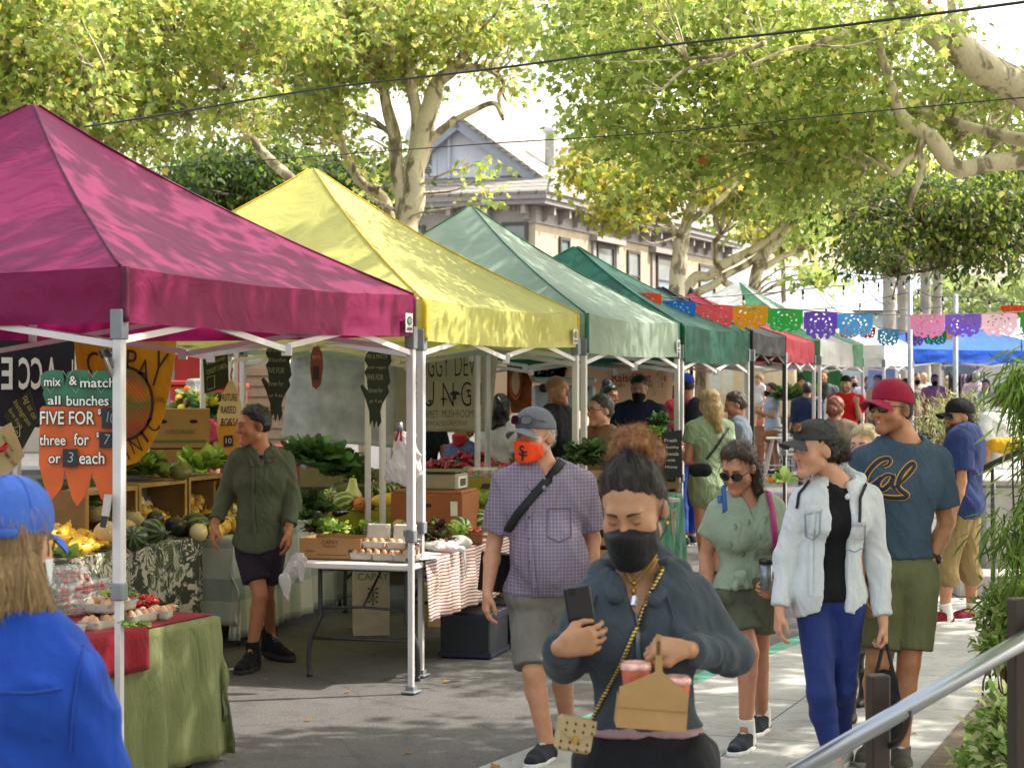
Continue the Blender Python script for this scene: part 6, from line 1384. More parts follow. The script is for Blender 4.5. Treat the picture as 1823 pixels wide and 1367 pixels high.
for i in range(90):
 a=g.random()*6.28;rr=g.random()**.5;put(rp,np.array([CT[0]+.55+.5*rr*math.cos(a),CT[1]+.42+.3*rr*math.sin(a),1.0+.14*(1-rr)*g.random()+.01]),first,rz=g.random()*6.3,tilt=(1.57+g.normal(0,.5),g.normal(0,.6)),sc=g.uniform(.9,1.4));first=False
X_=np.array([1.,0,0]);WHT=plain('d9d6cc',.6,var=.04);INK=plain('1b1612',.7,var=.02)
def outline(pts,d,tilt=0):
 return[((u-CU)*d/FPX,CH-(v-CV)*d/FPX)for u,v in pts]
def board(name,label,pts,d,mat,t=.012,par=None,cat='sign'):
 mb=MB();mb.prism(outline(pts,d),(0,d,0),X_,Z_,t);o=mb.build(name,mat,par)
 return prop(o,label,cat)if label else o
def write(par,lines,d,mat,lift=.003,name='lettering',bold=.008):
 """lines: (text, column, row, width px, height px or None, rotation)"""
 k=FPX/d
 for L in lines:
  tx,u,v,w_=L[:4];hgt=L[4]if len(L)>4 else None;rt=L[5]if len(L)>5 else 0
  V,F=text_mesh(tx,1,0,bold);sx=w_/k/np.ptp(V[:,0]);sy=(hgt/k/np.ptp(V[:,1]))if hgt else sx
  V=V*[sx,sy];c,s_=math.cos(rt),math.sin(rt);V=np.stack([V[:,0]*c-V[:,1]*s_,V[:,0]*s_+V[:,1]*c],1);o=P(u,v,d)
  mb=MB();mb.add(o+V[:,:1]*X_+V[:,1:]*Z_+np.array([0,-lift,0]),F);mb.build(name,mat,par)
d=8.52
GRN=plain('2f6b4c',.6,var=.25,scale=14);ORG=plain('c4541c',.6,var=.18,scale=9);SLT=plain('20262b',.7,var=.2)
root=empty('price_sign',P(140,780,d),'painted carrot shaped price sign clamped to the front pole','sign')
board('carrot_greens',None,[(81,661),(96,658),(111,660),(115,686),(120,662),(138,658),(156,660),(161,676),(165,662),(184,659),(202,662),(211,679),(207,694),(202,704),(205,722),(83,722),(76,701),(78,694),(72,684),(72,668)],d+.004,GRN,.012,root)
board('carrot',None,[(71,728),(75,723),(206,723),(211,728),(210,825),(208,858),(199,885),(189,899),(180,888),(174,873),(163,842),(158,866),(151,883),(137,901),(129,888),(124,873),(115,837),(111,862),(106,873),(93,889),(84,878),(78,862),(69,825)],d,ORG,.014,root)
for(u,v,w_,h_,tx)in((195,744,28,37,'10'),(189,783,25,29,'7'),(125,815,27,32,'3')):
 o=board('chalk_patch',None,[(u-w_/2,v-h_/2),(u+w_/2,v-h_/2),(u+w_/2,v+h_/2),(u-w_/2,v+h_/2)],d-.018,SLT,.003,root);write(o,[(tx,u+1,v,13 if len(tx)>1 else 9,18,-.15)],d-.018,plain('9da3a6',.8),.002,bold=-.01)
BL=plain('161412',.8);l1=[('mix',93,680,30,15),('&',130,678,14,16),('match',174,682,62,17),('all',97,713,23,16),('bunches',156,714,75,18),('FIVE FOR',119,745,97,24),('three',94,784,47,19),('for',145,783,27,22),('or',97,816,22,13),('each',164,816,45,22),('$',177,733,6,11),('$',174,774,5,10)]
write(root,[(a,b_,c_,w_+3,h_+3)for a,b_,c_,w_,h_ in l1],d-.0135,BL,.002,'lettering_edge',.05);write(root,l1,d-.0135,WHT,.004,bold=.012)
mb=MB()
for k_ in range(8):
 for s_ in(-1,1):a=P(90+k_*15,700-(k_%3)*14,d-.0095);mb.tube([a,a+np.array([s_*.02,0,.03])],.0012,4)
mb.build('painted_fronds',plain('7fa08c',.7),root)
root=empty('clamp',P(198,645,8.42),'steel spring clamp holding the carrot sign to the pole','clamp');mb=MB();mb.bar(P(185,632,8.38),P(200,668,8.44),.012,.02);mb.bar(P(196,628,8.40),P(203,664,8.46),.012,.02,up=(0,1,0));mb.build('jaw',plain('b5b3b0',.25,.8),root);mb=MB();mb.bar(P(180,622,8.37),P(186,636,8.385),.016,.024);mb.bar(P(190,620,8.385),P(197,634,8.4),.016,.024,up=(0,1,0));mb.build('handle',plain('1d1d1f',.6),root)
root=empty('clamp',P(196,890,8.42),'steel clamp low on the front pole below the carrot sign','clamp');mb=MB();mb.bar(P(193,880,8.40),P(188,918,8.40),.03,.03);mb.build('jaw',plain('b5b3b0',.25,.8),root);mb=MB();mb.bar(P(187,919,8.4),P(183,938,8.4),.03,.022);mb.build('handle',plain('20242c',.6),root)
def banner(name,label,pts,d,mat,t=.004,amp=.012,cat='banner',seed=0,par=None):
 """quad in pixels: top left, top right, bottom right, bottom left; soft waves"""
 q=[P(u,v,d)for u,v in pts];mb=MB()
 def fn(i,j):
  p=(q[0]*(1-i)+q[1]*i)*(1-j)+(q[3]*(1-i)+q[2]*i)*j;return p+np.array([0,amp*nz((p[0]*3,p[2]*2.2,seed),1.5),-.02*math.sin(math.pi*i)*(1-j)])
 mb.grid(lambda i,j:fn(i,1-j),24,20);o=mb.build(name,mat,par,True);solidify(o,t,1);return prop(o,label,cat)if label else o
d=12.25;YB=cloth('c08c14',.8,.1,.3,.2)
pts=[(131,604),(160,601),(200,600),(250,602),(314,607),(311,640),(303,690),(293,735),(279,775),(262,805),(243,824),(222,830),(202,826),(183,808),(166,778),(153,742),(143,700),(136,650)]
root=empty('banner',P(222,715,d),'golden pointed farm banner with a field picture in its centre','banner');board('banner_cloth',None,pts,d,YB,.006,root)
mb=MB();mb.prism([(math.cos(a)*.19,math.sin(a)*.24)for a in np.linspace(0,6.283,41)[:-1]],P(220,718,d-.009),X_,Z_,.002);o=mb.build('picture_ring',plain('3a2412',.8),root)
def fieldmat():
 m,t,b=newmat('field_picture');v=coords(t);sp=N(t,'ShaderNodeSeparateXYZ');t.links.new(v,sp.inputs[0]);ma=N(t,'ShaderNodeMath',operation='MULTIPLY_ADD',i_1=1.0,i_2=-1.45);t.links.new(sp.outputs[2],ma.inputs[0]);n=noisetex(t,v,9,3);ad=N(t,'ShaderNodeMath',operation='MULTIPLY_ADD',i_1=.25);t.links.new(n,ad.inputs[0]);t.links.new(ma.outputs[0],ad.inputs[2])
 c=ramp(t,ad.outputs[0],[(.12,lin('7a3a18')),(.26,lin('a8541c')),(.36,lin('5f7a2a')),(.44,lin('c87a1c')),(.52,lin('8a6a1c')),(.6,lin('6a7a3a'))]);w_=N(t,'ShaderNodeTexWave');w_.inputs['Scale'].default_value=14;w_.inputs['Distortion'].default_value=3;t.links.new(coords(t,(1,1,1.5),(0,.5,0)),w_.inputs[0]);c=mix(t,.4,c,ramp(t,w_.outputs[0],[(.3,(.4,)*3),(.6,(1,)*3)]),'MULTIPLY');t.links.new(c,b.inputs['Base Color']);return m
mb=MB();mb.prism([(math.cos(a)*.172,math.sin(a)*.22)for a in np.linspace(0,6.283,41)[:-1]],P(220,718,d-.012),X_,Z_,.002);mb.build('field_picture',fieldmat(),o)
BR=plain('3d2210',.8)
write(root,[('C',168,652,24,46,.25),('A',199,648,22,44,.05),('P',233,645,18,40,-.05),('A',255,662,24,40,-.2),('Y',281,660,22,62,-.3),('O',157,752,14,24,-1.1),('R',167,776,14,24,-.9),('G',184,796,16,26,-.6),('A',222,806,18,30,.12),('N',242,794,17,28,.4),('I',258,778,5,24,.6),('C',273,758,16,26,.8),('1976',284,713,17,9)],d-.006,BR,.003,bold=.0)
board('banner','black payment banner seen from behind at the left edge',[(-60,604),(133,606),(131,762),(-60,758)],12.75,cloth('25232a',.8,.1,.3),.005,None,'banner');ob=bpy.data.objects['banner.001']if 'banner.001' in bpy.data.objects else bpy.data.objects['banner']
for(tx,u)in(('E',14),('C',44),('C',66),('A',92)):
 V,F=text_mesh(tx,1,0,.02);k_=FPX/12.75;V=V*[-20/k_/np.ptp(V[:,0]),57/k_/np.ptp(V[:,1])];mb=MB();mb.add(P(u,668,12.745)+V[:,:1]*X_+V[:,1:]*Z_-np.array([0,.009,0]),[f[::-1]for f in F]);mb.build('lettering',WHT,ob)
board('stripe',None,[(128,640),(130,640),(130,688),(128,688)],12.74,WHT,.002,ob)
CHK=plain('2c3424',.75,var=.2,scale=10);CRM=plain('b9a676',.7,var=.1,scale=8)
o=board('chalkboard','tilted dark green chalkboard about social media at far left',[(52,692),(68,748),(38,803),(6,738)],10.4,CHK);write(o,[('tag us on',54,725,44,12,-1.15),('Instagram',40,735,50,12,-1.0),('farm fresh',28,745,40,7,-1.0)],10.386,plain('b9b878',.8),bold=-.005)
mb=MB();a=[(-.03,-.03),(.03,-.03),(.03,.03),(-.03,.03)];mb.tube([P(27,770,10.38)+X_*x*.8+Z_*(y*.9+x*.3)for x,y in a],.003,5,closed=True);mb.tube([P(27,770,10.38)+X_*.012*math.cos(t)+Z_*.012*math.sin(t)for t in np.linspace(0,6.2,12)],.002,5,closed=True);mb.build('camera_symbol',plain('b9b878',.8),o)
o=board('sign_board','tilted cream board about growing at the left edge',[(-14,770),(19,752),(43,811),(12,848),(-14,846)],9.8,CRM);write(o,[('We grow',14,790,34,9,-.95),('what',10,806,20,9,-.95),('we sell',20,818,28,9,-.95)],9.786,INK,bold=-.005)
mb=MB();mb.tube([P(-20,805,9.7),P(4,800,9.7),P(14,790,9.7)],.014,8);prop(mb.build('clip',plain('b8241c',.3),None,True),'red clip gripping the cream board at the left edge','clip')
o=board('chalkboard','tilted chalkboard about payment cards near the yellow banner',[(361,636),(405,619),(407,687),(364,701)],13.2,CHK);write(o,[('We Accept',384,642,36,9,.36),('CREDIT CARDS',386,657,38,8,.36)],13.186,plain('a9ad86',.8),bold=-.005)
mb=MB();mb.tube([P(369,672,13.18),P(382,668,13.18),P(382,690,13.18),P(369,694,13.18)],.004,4,closed=True);mb.build('card_symbol',plain('8a8f56',.8),o)
d=12.9;root=empty('price_sign',P(408,745,d),'egg shaped cream and orange sign advertising eggs','sign')
board('egg_board',None,[(412,673),(420,690),(428,715),(432,745),(432,775),(426,800),(415,812),(402,808),(390,790),(385,765),(387,735),(395,705),(404,684)],d,plain('c98a22',.6,var=.12),.012,root);board('eggshell',None,[(412,673),(420,690),(428,715),(432,744),(428,752),(422,744),(415,758),(409,746),(402,760),(396,746),(388,762),(386,738),(395,705),(404,684)],d-.013,plain('d2bd84',.6,var=.08),.002,root)
write(root,[('PASTURE',407,708,31,13),('RAISED',407,730,27,13),('EGGS',406,752,24,13)],d-.016,INK,bold=.005);o=board('chalk_patch',None,[(398,776),(414,774),(415,794),(398,796)],d-.014,SLT,.003,root);write(o,[('10',406,785,10,9)],d-.018,WHT,bold=-.01)
mb=MB();mb.tube([P(414,655,12.9),P(411,668,12.9),P(413,678,12.9)],.006,6);prop(mb.build('hook',plain('a83228',.5),None,True),'red twine hook above the egg shaped sign','hook')
CHD=plain('1f2a24',.7,var=.25,scale=9)
for(u,v,d,lab,l)in((495,680,13.0,'dark chard shaped price sign hanging behind the boy',[('MIX & MATCH',0,-57,40,8),('all bunches',-2,-39,32,7),('FIVE FOR',-4,-20,30,10),('three for',-4,3,28,9),('or 4 ea',-4,24,24,7)]),(671,692,13.6,'dark chard shaped price sign left of the front poles',[('MIX & MATCH',0,-57,36,8),('bunch veggies',-1,-38,34,7),('FIVE FOR',-3,-20,28,10),('three for',-2,3,26,9),('or 4 ea',-2,22,22,7)])):
 o=board('price_sign',lab,[(u+x,v+y)for x,y in((-14,-68),(24,-68),(26,-48),(20,-38),(22,-25),(24,-12),(16,0),(18,-6),(22,6),(10,26),(6,40),(8,58),(2,70),(-1,56),(-5,72),(-8,56),(-13,66),(-14,40),(-18,26),(-22,14),(-30,-4),(-26,-8),(-16,4),(-18,-18),(-22,-30),(-16,-40),(-22,-50),(-20,-60))],d,CHD);write(o,[(a,u+x,v+y,w_,h_)for a,x,y,w_,h_ in l],d-.012,plain('8f948a',.8),bold=-.004)
o=board('price_sign','narrow red oval price sign against the grey tarp',[(558,617),(568,617),(574,630),(575,655),(571,685),(563,693),(556,688),(552,655),(553,632)],13.3,plain('7a3a3a',.6));o2=board('chalk_patch',None,[(558,652),(568,652),(568,676),(558,676)],13.287,SLT,.003,o);write(o,[('BEETS',563,636,14,6)],13.288,plain('b59a92'),bold=0)
banner('tarp','grey weathered tarp hanging behind the produce',[(520,622),(706,640),(700,797),(500,780)],17.0,cloth('d2d1cc',.8,.25,.6,.2,3,trans=.55),.003,.05,'tarp',3)
d=17.2;bn=banner('banner','cream mushroom farm banner with thin black lettering',[(688,606),(886,630),(874,768),(682,768)],d,cloth('cfc5ab',.8,.12,.35,.2,3,trans=.5),.003,.02,'banner',5)
write(bn,[('FOGGY',768,652,62,44),('DEW',832,652,46,40),('F',738,704,14,44),('U',764,704,18,44),('N',798,705,20,42),('G',830,704,18,44),('I',855,704,4,38),('GOURMET',758,738,44,13),('MUSHROOMS',817,737,60,13),('NEWCASTLE,',776,754,40,9),('CALIFORNIA',814,753,36,9),('@foggydewfungi',858,746,24,4),('fresh weekly',858,752,22,4)],d-.03,INK,.012,bold=-.012)
for(u,v,s_)in((790,712,.028),(810,703,.045),(766,715,.02),(834,697,.025)):mb=MB();o3=P(u,v,d-.045);mb.prism([(math.cos(a)*s_,math.sin(a)*s_*.75)for a in np.linspace(0,3.1416,12)],o3,X_,Z_,.002);mb.prism([(-s_*.2,0),(-s_*.25,-s_*.9),(s_*.25,-s_*.9),(s_*.2,0)],o3,X_,Z_,.002);mb.build('mushroom_drawing',INK,bn)
d=24.0
def tanmat():
 m,t,b=newmat('printed_vinyl');v=coords(t);sp=N(t,'ShaderNodeSeparateXYZ');t.links.new(v,sp.inputs[0]);ad=N(t,'ShaderNodeMath',operation='MULTIPLY_ADD',i_1=.35,i_2=-.2);n=noisetex(t,v,1.6,4);t.links.new(n,ad.inputs[0]);t.links.new(sp.outputs[2],ad.inputs[2]);t.links.new(ramp(t,ad.outputs[0],[(.2,lin('8a6a4a')),(.5,lin('b98d66')),(.9,lin('caa583'))]),b.inputs['Base Color']);b.inputs['Roughness'].default_value=.5;return m
bn=banner('banner','long tan printed banner with a dark tree and meat lettering',[(882,622),(1200,628),(1196,728),(880,734)],d,tanmat(),.004,.02,'banner',9)
RD=plain('7a2a20',.7);write(bn,[('Coffee Roasters',1140,640,92,15),('Raise',1108,673,38,16),('What',1142,673,34,16),('We',1178,672,16,14)],d-.03,RD,.01,bold=.01);write(bn,[('USDA Inspected - All Natural Meat',1124,651,160,10),('(530) 5681',1092,686,40,10),('(530) 633',1160,686,40,10)],d-.03,INK,.01,bold=-.005)
gt=np.random.default_rng(4);mb=MB()
for i in range(160):a=gt.random()*6.28;rr=gt.random()**.5;o3=P(978+30*rr*math.cos(a),660+17*rr*math.sin(a),d-.045);s_=.03;mb.add([o3+X_*s_*math.cos(t+a)+Z_*s_*math.sin(t+a)for t in(0,1.5,2.8,4.4)],[(0,1,2,3)])
mb.box(P(978,684,d-.044),(.03,.001,.16));mb.build('tree_picture',plain('2c1f18',.8),bn)
bn=banner('banner','printed vegetable picture banner left of the cooler',[(903,640),(948,640),(946,735),(902,735)],21.5,cloth('8f4a24',.6,.7,.2,.2,3),.004,.01,'banner',11)
for i in range(3):mb=MB();mb.prism([(math.cos(a)*(.07-.012*i),math.sin(a)*(.2-.03*i))for a in np.linspace(0,6.283,25)[:-1]],P(918,680,21.47-.006*i),X_,Z_,.002);mb.build('picture',plain(('c46a3a','b8332a','d6b08a')[i],.6),bn)
root=empty('cooler',P(1002,720,21),'big white cooler box in front of the tan banner','cooler');mb=MB();a=P(948,720,21);b_=P(1060,678,21);c0_=(a+b_)/2;mb.box((c0_[0],21.2,c0_[2]-.05),(b_[0]-a[0],.45,b_[2]-a[2]),0,0,.03);mb.build('body',plain('b4bcc6',.4),root);mb=MB();mb.box((c0_[0],21.2,b_[2]+.01),(b_[0]-a[0]+.02,.47,.06),0,0,.02);mb.build('lid',plain('cdd2d8',.4),root)
for i in(-1,1):mb=MB();mb.lathe([(.05,0),(.05,.02),(.03,.03)],(c0_[0]+i*.22,20.965,c0_[2]+.05),14,axis=rot('X',1.5708));mb.build('latch',BLACKM,root)
mb=MB();mb.box((c0_[0],21.25,.62),(.9,.6,1.24));prop(mb.build('display_stand',plain('6b4a30',.8),None),'brown stand carrying the big white cooler','stand')
RED=plain('b02420',.45,var=.1)
for(u0,u1,v0,v1,d,lab)in((311,366,632,682,21,'red wall panel behind the hatted vendor at left'),(370,432,628,685,21.2,'red wall panel behind the payment chalkboard')):
 a,b_=P(u0,v1,d),P(u1,v0,d);mb=MB();mb.box(((a[0]+b_[0])/2,d,(a[2]+b_[2])/2),(b_[0]-a[0],.05,b_[2]-a[2]));prop(mb.build('panel',RED,None),lab,'panel')
for(u0,u1,v0,v1,d,lab)in((308,352,685,735,20,'red plastic bin at left under the red panel'),(370,436,690,740,20.2,'red plastic bin behind the egg shaped sign')):
 a,b_=P(u0,v1,d),P(u1,v0,d);root=empty('plastic_bin',((a[0]+b_[0])/2,d,a[2]),lab,'bin');mb=MB();mb.box(((a[0]+b_[0])/2,d,(a[2]+b_[2])/2),(b_[0]-a[0],.4,b_[2]-a[2]),0,0,.02);mb.build('body',RED,root);mb=MB();mb.box(((a[0]+b_[0])/2,d,b_[2]+.02),(b_[0]-a[0]+.04,.44,.05),0,0,.01);mb.build('lid',plain('c0302a',.4),root)
mb=MB();mb.box((-3.35,21.3,.55),(2.6,.9,1.1));prop(mb.build('counter',plain('7a2420',.6),None),'low red counter behind the left stalls','counter')
mb=MB();mb.box((P(460,700,22.5)[0],22.5,1.0),(.7,.3,2.0));
for z in np.arange(.1,2,.12):mb.box((P(460,700,22.5)[0],22.34,z),(.7,.02,.08))
prop(mb.build('slatted_crate_stack',plain('a2937c',.8),None),'tall pale slatted crate stack behind the boy','crate')
mb=MB();mb.box((P(640,0,17.6)[0],17.6,.5),(1.0,.5,1.0))
for z in(.2,.45,.7,.95):mb.box((P(640,0,17.6)[0],17.34,z),(1.02,.03,.16),0,1);mb.box((P(640,0,17.6)[0],17.32,z+.03),(.2,.02,.05),0,2)
prop(mb.build('crate_stack',[plain('4a3c2a'),plain('7d7044',.8),plain('1d170f')],None),'stack of wooden crates under the grey tarp','crate')
mb=MB();mb.box((P(80,0,13.9)[0],13.9,.6),(1.5,.6,1.2));
for z in np.arange(.85,1.2,.05):mb.box((P(80,0,13.9)[0],13.58,z),(1.5,.03,.025),0,1)
prop(mb.build('crate_stack',[plain('6d6c68'),plain('8b8b88')],None),'grey slatted crates behind the carrot sign','crate')
banner('tarp','white tarp wall under the white tent behind the left stalls',[(415,606),(720,610),(720,640),(415,636)],22.6,cloth('c9ccd2',.7,.1,.4),.003,.02,'tarp',17)
mb=MB();mb.tube([P(372,745,16.4),P(372,700,16.4)],.01,6);o=mb.build('flower_bunch',plain('4f6a2a'),None,True);prop(o,'orange and yellow flowers in front of the hatted vendor','flowers');gt=np.random.default_rng(9);mb=MB()
for i in range(36):p=P(345+gt.normal(0,14),712+gt.normal(0,9),16.6+gt.normal(0,.1));mb.lathe([(.002,-.01),(.02,-.008),(.035,.004),(.02,.012)],p,9,int(gt.integers(0,3)),axis=rot('X',gt.uniform(.6,1.6)))
mb.build('blossoms',[plain('d08a18'),plain('cfa82a'),plain('c2661a')],o,True)
bunch('green leaves around the orange flowers',P(345,730,16.6),.14,60,.2,PG,'greens',seed=91);bunch('yellow lilies beside the payment chalkboard pole',P(372,722,16.2),.06,16,.12,[('c9b02a',4),('7d8a3a',2)],'flowers',seed=92)
for(u,v0,d,lab)in((361,835,15.6,'thin grey post beside the cardboard boxes'),(419,800,15.9,'thin grey post behind the egg shaped sign'),(655,845,15.2,'thin grey post in front of the grey tarp'),(681,870,14.6,'thin grey post right of the chard shaped sign'),(850,830,16.4,'thin grey post at the right of the mushroom banner'),(868,825,16.8,'thin grey post beside the curly haired girl')):
 a=P(u,600,d);mb=MB();mb.box((a[0],d,1.1),(.04,.04,2.2),.4,0,.004);prop(mb.build('post',ALUW,None),lab,'post')
root=empty('side_table',P(1212,950,17),'small table under a green cloth at the sage tent corner','table');a=P(1222,905,16.6)
drape(np.array([a[0]-.32,16.4]),np.array([.36,.93]),np.array([-.93,.36]),.9,.6,.82,(.75,.1,.72,.1),cloth('1f4c38',.85,.12,.5),None,.015,'cloth',41,par=root);mb=MB();mb.box((a[0]-.4,16.95,.79),(.5,.7,.03),.35);mb.build('table_top',plain('a0988c'),root)
o=board('menu_board','black menu board with white writing between the sage tent poles',[(1178,770),(1214,765),(1214,850),(1176,850)],17.15,plain('17161a',.6));write(o,[('Fresh',1194,784,22,6),('Healthy',1195,796,26,6),('Granola',1195,808,26,6),('with',1195,819,14,5),('Honey',1195,831,22,6)],17.136,WHT,bold=0)
banner('tea_towel','white floral cloth hanging at the sage tent corner',[(1178,905),(1204,903),(1202,952),(1180,952)],16.9,cloth('c9c2bc',.8,.25,.4,.4,7,c2='a8504a'),.003,.01,'cloth',23)
CY=np.array([-.05,15.6]);table(CY,A_[:2],B_[:2],2.2,.7,.80,'folding table under the floral cloth in the sage tent');drape(CY,A_[:2],B_[:2],2.2,.7,.804,(.5,.2,.6,.1),cloth('a69a82',.85,.45,.5,.4,14,c2='5d5540'),'floral table cloth under the sage tent',.02,seed=44)
for i,(u,v,lab)in enumerate(((1085,860,'brown paper bag on the floral cloth left'),(1130,858,'brown paper bag hidden behind the bun haired woman'))):carton_box(lab,P(u,v+18,16.2),(.2,.14,.26),.4,plain('8f7650',.9,var=.2),'paper_bag','bag',holes=False)
mb=MB();q=P(1130,700,16.4);
prop(banner('tarp','cream side wall glowing at the far stalls',[(1255,636),(1418,632),(1418,742),(1255,742)],38.5,cloth('d6c6a4',.8,.1,.5,.1,3,trans=.3),.004,.06,None,51),'cream side wall glowing behind the far stalls','tarp');banner('tarp','green side wall behind the smiling tall man',[(1418,640),(1500,640),(1500,745),(1418,745)],39.5,cloth('2f6a3c',.8,.15,.5),.004,.06,'tarp',52)
banner('tarp','red underside wall under the black and red tents',[(1208,634),(1400,630),(1400,648),(1208,650)],29.0,cloth('b02a2c',.7,.1,.4),.004,.02,'tarp',53);banner('tarp','white side wall of the distant white tent',[(1545,650),(1600,650),(1600,720),(1545,720)],44,cloth('cfd2d8',.7,.08,.4),.004,.04,'tarp',54)
for i,(u0,u1,v0,v1,d,c_,lab)in enumerate(((1263,1284,650,700,33,'d2d0c6','white paper board left of the far trunk'),(1287,1306,652,702,33.2,'cfcbb8','white paper board right of the far trunk'))):board('notice_board',lab,[(u0,v0),(u1,v0),(u1,v1),(u0,v1)],d,plain(c_,.8),.02)
mb=MB();mb.tube(smoothline(np.array([G(1245,gz0(1245,31)),P(1246,720,31),P(1248,640,31),P(1246,560,31)]),5),.09,12);prop(mb.build('tree_trunk',BARK2,None,True),'brown trunk standing behind the red backpack man','trunk')
mb=MB();mb.tube(smoothline(np.array([G(1180,gz0(1180,25)),P(1181,720,25),P(1186,640,25),P(1190,600,25)]),5),.12,12);prop(mb.build('tree_trunk',BARK,None,True),'pale trunk standing at the end of the tan banner','trunk')
mb=MB();mb.bar(P(1162,705,22),P(1187,640,22),.05,.05);prop(mb.build('tent_brace',plain('b59a78',.6),None),'slanting pale wooden bar beside the tan banner','bar');mb=MB();mb.bar(P(932,640,20),P(950,680,20),.04,.04);prop(mb.build('tent_brace',plain('b59a78',.6),None),'slanting pale wooden bar near the vegetable picture','bar')
CH2=np.array([4.95,36.0]);drape(CH2,np.array([1,0.1]),np.array([-.1,1]),1.5,.8,.9,(.3,.3,.6,.1),checks('c9c4c0','6d6a6c','1f1d20',.09,0),'black and white checked cloth on a far table',.01,seed=61,res=.06);table(CH2,np.array([1,.1]),np.array([-.1,1]),1.5,.8,.895,'far table under the checked cloth')
for i in range(2):bunch(('dark green plants heaped on the checked cloth left','dark green plants heaped on the checked cloth right')[i],P(1405+i*24,712,36.3),.3,60,.35,PC,'greens',seed=100+i)
for(u,lab)in((1383,'white folding stool below the checked cloth left'),(1412,'white folding stool below the checked cloth right')):
 a=P(u,790,33);mb=MB();x=a[0]
 for s_ in(-1,1):mb.bar((x+s_*.05,33,.8),(x+s_*.22,33,0),.025,.025);mb.bar((x+s_*.05,33.25,.8),(x+s_*.22,33.25,0),.025,.025)
 mb.box((x,33.12,.8),(.3,.3,.03));mb.bar((x-.12,33,.35),(x+.12,33,.35),.02);prop(mb.build('stool',plain('b9b9b6',.5),None),lab,'stool')
root=empty('food_truck',P(1850,640,52),'white truck side with big dark letters at the right edge','truck');a,b_=P(1772,640,52),P(1990,590,52);mb=MB();mb.box(((a[0]+b_[0])/2,53,1.9),(b_[0]-a[0],2,2.6),0,0,.05);mb.build('body',plain('bdb9b0',.5),root);mb=MB();mb.box(((a[0]+b_[0])/2,51.98,3.3),(b_[0]-a[0]+.1,.1,.24));mb.build('roof_rail',plain('6a4a2c',.6),root);write(root,[('R',1793,612,17,30),('A',1815,612,20,30),('M',1838,612,20,30)],51.995,plain('2a2a2c'),.006,bold=.02)
for(x)in(.2,.8):mb=MB();mb.lathe([(.4,0),(.42,.05),(.42,.2),(.4,.25)],(a[0]+(b_[0]-a[0])*x,52.1,.42),20,axis=rot('X',1.5708));mb.build('wheel',BLACKM,root,True)
root=empty('clothes_rack',P(1722,700,46),'dark rack of hanging clothes and bags under the blue tent','rack');mb=MB();a=P(1690,0,46);b_=P(1752,0,46);mb.tube([(a[0],46,0),(a[0],46,1.95),(b_[0],46,1.95),(b_[0],46,0)],.025,6);mb.build('frame',BLACKM,root)
gt=np.random.default_rng(12)
for i in range(9):x=a[0]+.08+(b_[0]-a[0]-.16)*i/8;mb=MB();mb.grid(lambda p,q_:np.array([x+(p-.5)*.16,46-.1+.2*p+.02*math.sin(q_*9),1.9-(.7+.4*(i%3))*q_]),3,6);o=mb.build('garment',cloth(('2a2a34','3c2c3c','1c1c22','6a5a6c','8a7c8a')[i%5]),root,True);solidify(o,.03,0)
def cable(label,pts,r,name='cable',cat='cable',mat=None):
 L=smoothline(np.array([P(*q)for q in pts]),8);mb=MB();mb.tube(L,r,6);o=mb.build(name,mat or BLACKM,None,True);prop(o,label,cat);return o,L
cable('thick twisted cable sagging across the upper tree crowns',[(150,226,15),(270,208,14.5),(560,160,13.4),(870,124,12.4),(1180,82,11.4),(1400,58,10.7),(1640,28,10),(1823,4,9.4),(1990,-20,9)],.008)
cable('thinner cable crossing in front of the house roof',[(150,312,15.5),(270,300,15),(560,279,14.2),(870,256,13.4),(1180,236,12.6),(1500,204,11.6),(1823,174,10.5),(1990,160,10)],.004)
for(u,d,v0,v1,lab)in((1620,27,500,0,'tall galvanised pole at the left of the pink flag'),(1701,25.5,525,0,'tall galvanised pole in front of the blue tent')):
 a=P(u,v0,d);mb=MB();mb.tube([(a[0],d,0),(a[0],d,a[2])],.034,10);root=mb.build('pole',plain('9a9fa6',.35,.5),None,True);prop(root,lab,'pole');mb=MB();mb.box((a[0],d,.05),(.34,.34,.1),.3,0,.01);mb.build('base',plain('5a5a5c'),root)
def stringlights(label,pts,n,r=.006,drop=.05):
 o,L=cable(label,pts,r,'string_lights','string lights');seg=np.concatenate([[0],np.cumsum(np.linalg.norm(np.diff(L,axis=0),axis=1))])
 for i in range(n):
  t=seg[-1]*(i+.5)/n;p=np.array([np.interp(t,seg,L[:,c])for c in range(3)]);mb=MB();mb.lathe([(.012,-.0),(.015,-.03),(.015,-.055),(.011,-.06)],p,8);b_=mb.build('bulb_socket',BLACKM,o,True);mb=MB();mb.lathe([(.012,-.06),(.019,-.08),(.02,-.095),(.012,-.115),(.003,-.12)],p,8);mb.build('bulb',plain('c9c4b0',.1,spec=.8),b_,True)
stringlights('string of bulbs from the deep green tent up to the trees at right',[(1080,516,20),(1220,530,21),(1360,522,22),(1500,508,23),(1620,500,27)],9)
stringlights('lower string of bulbs passing behind the paper flags',[(1200,540,26),(1330,552,27),(1480,548,27),(1620,520,27)],8);stringlights('string of bulbs between the two tall poles',[(1620,508,27),(1660,528,26),(1701,528,25.5),(1823,540,23)],5);stringlights('far string of bulbs sagging under the white building',[(1300,560,34),(1440,566,34),(1560,556,34),(1700,545,34)],10)
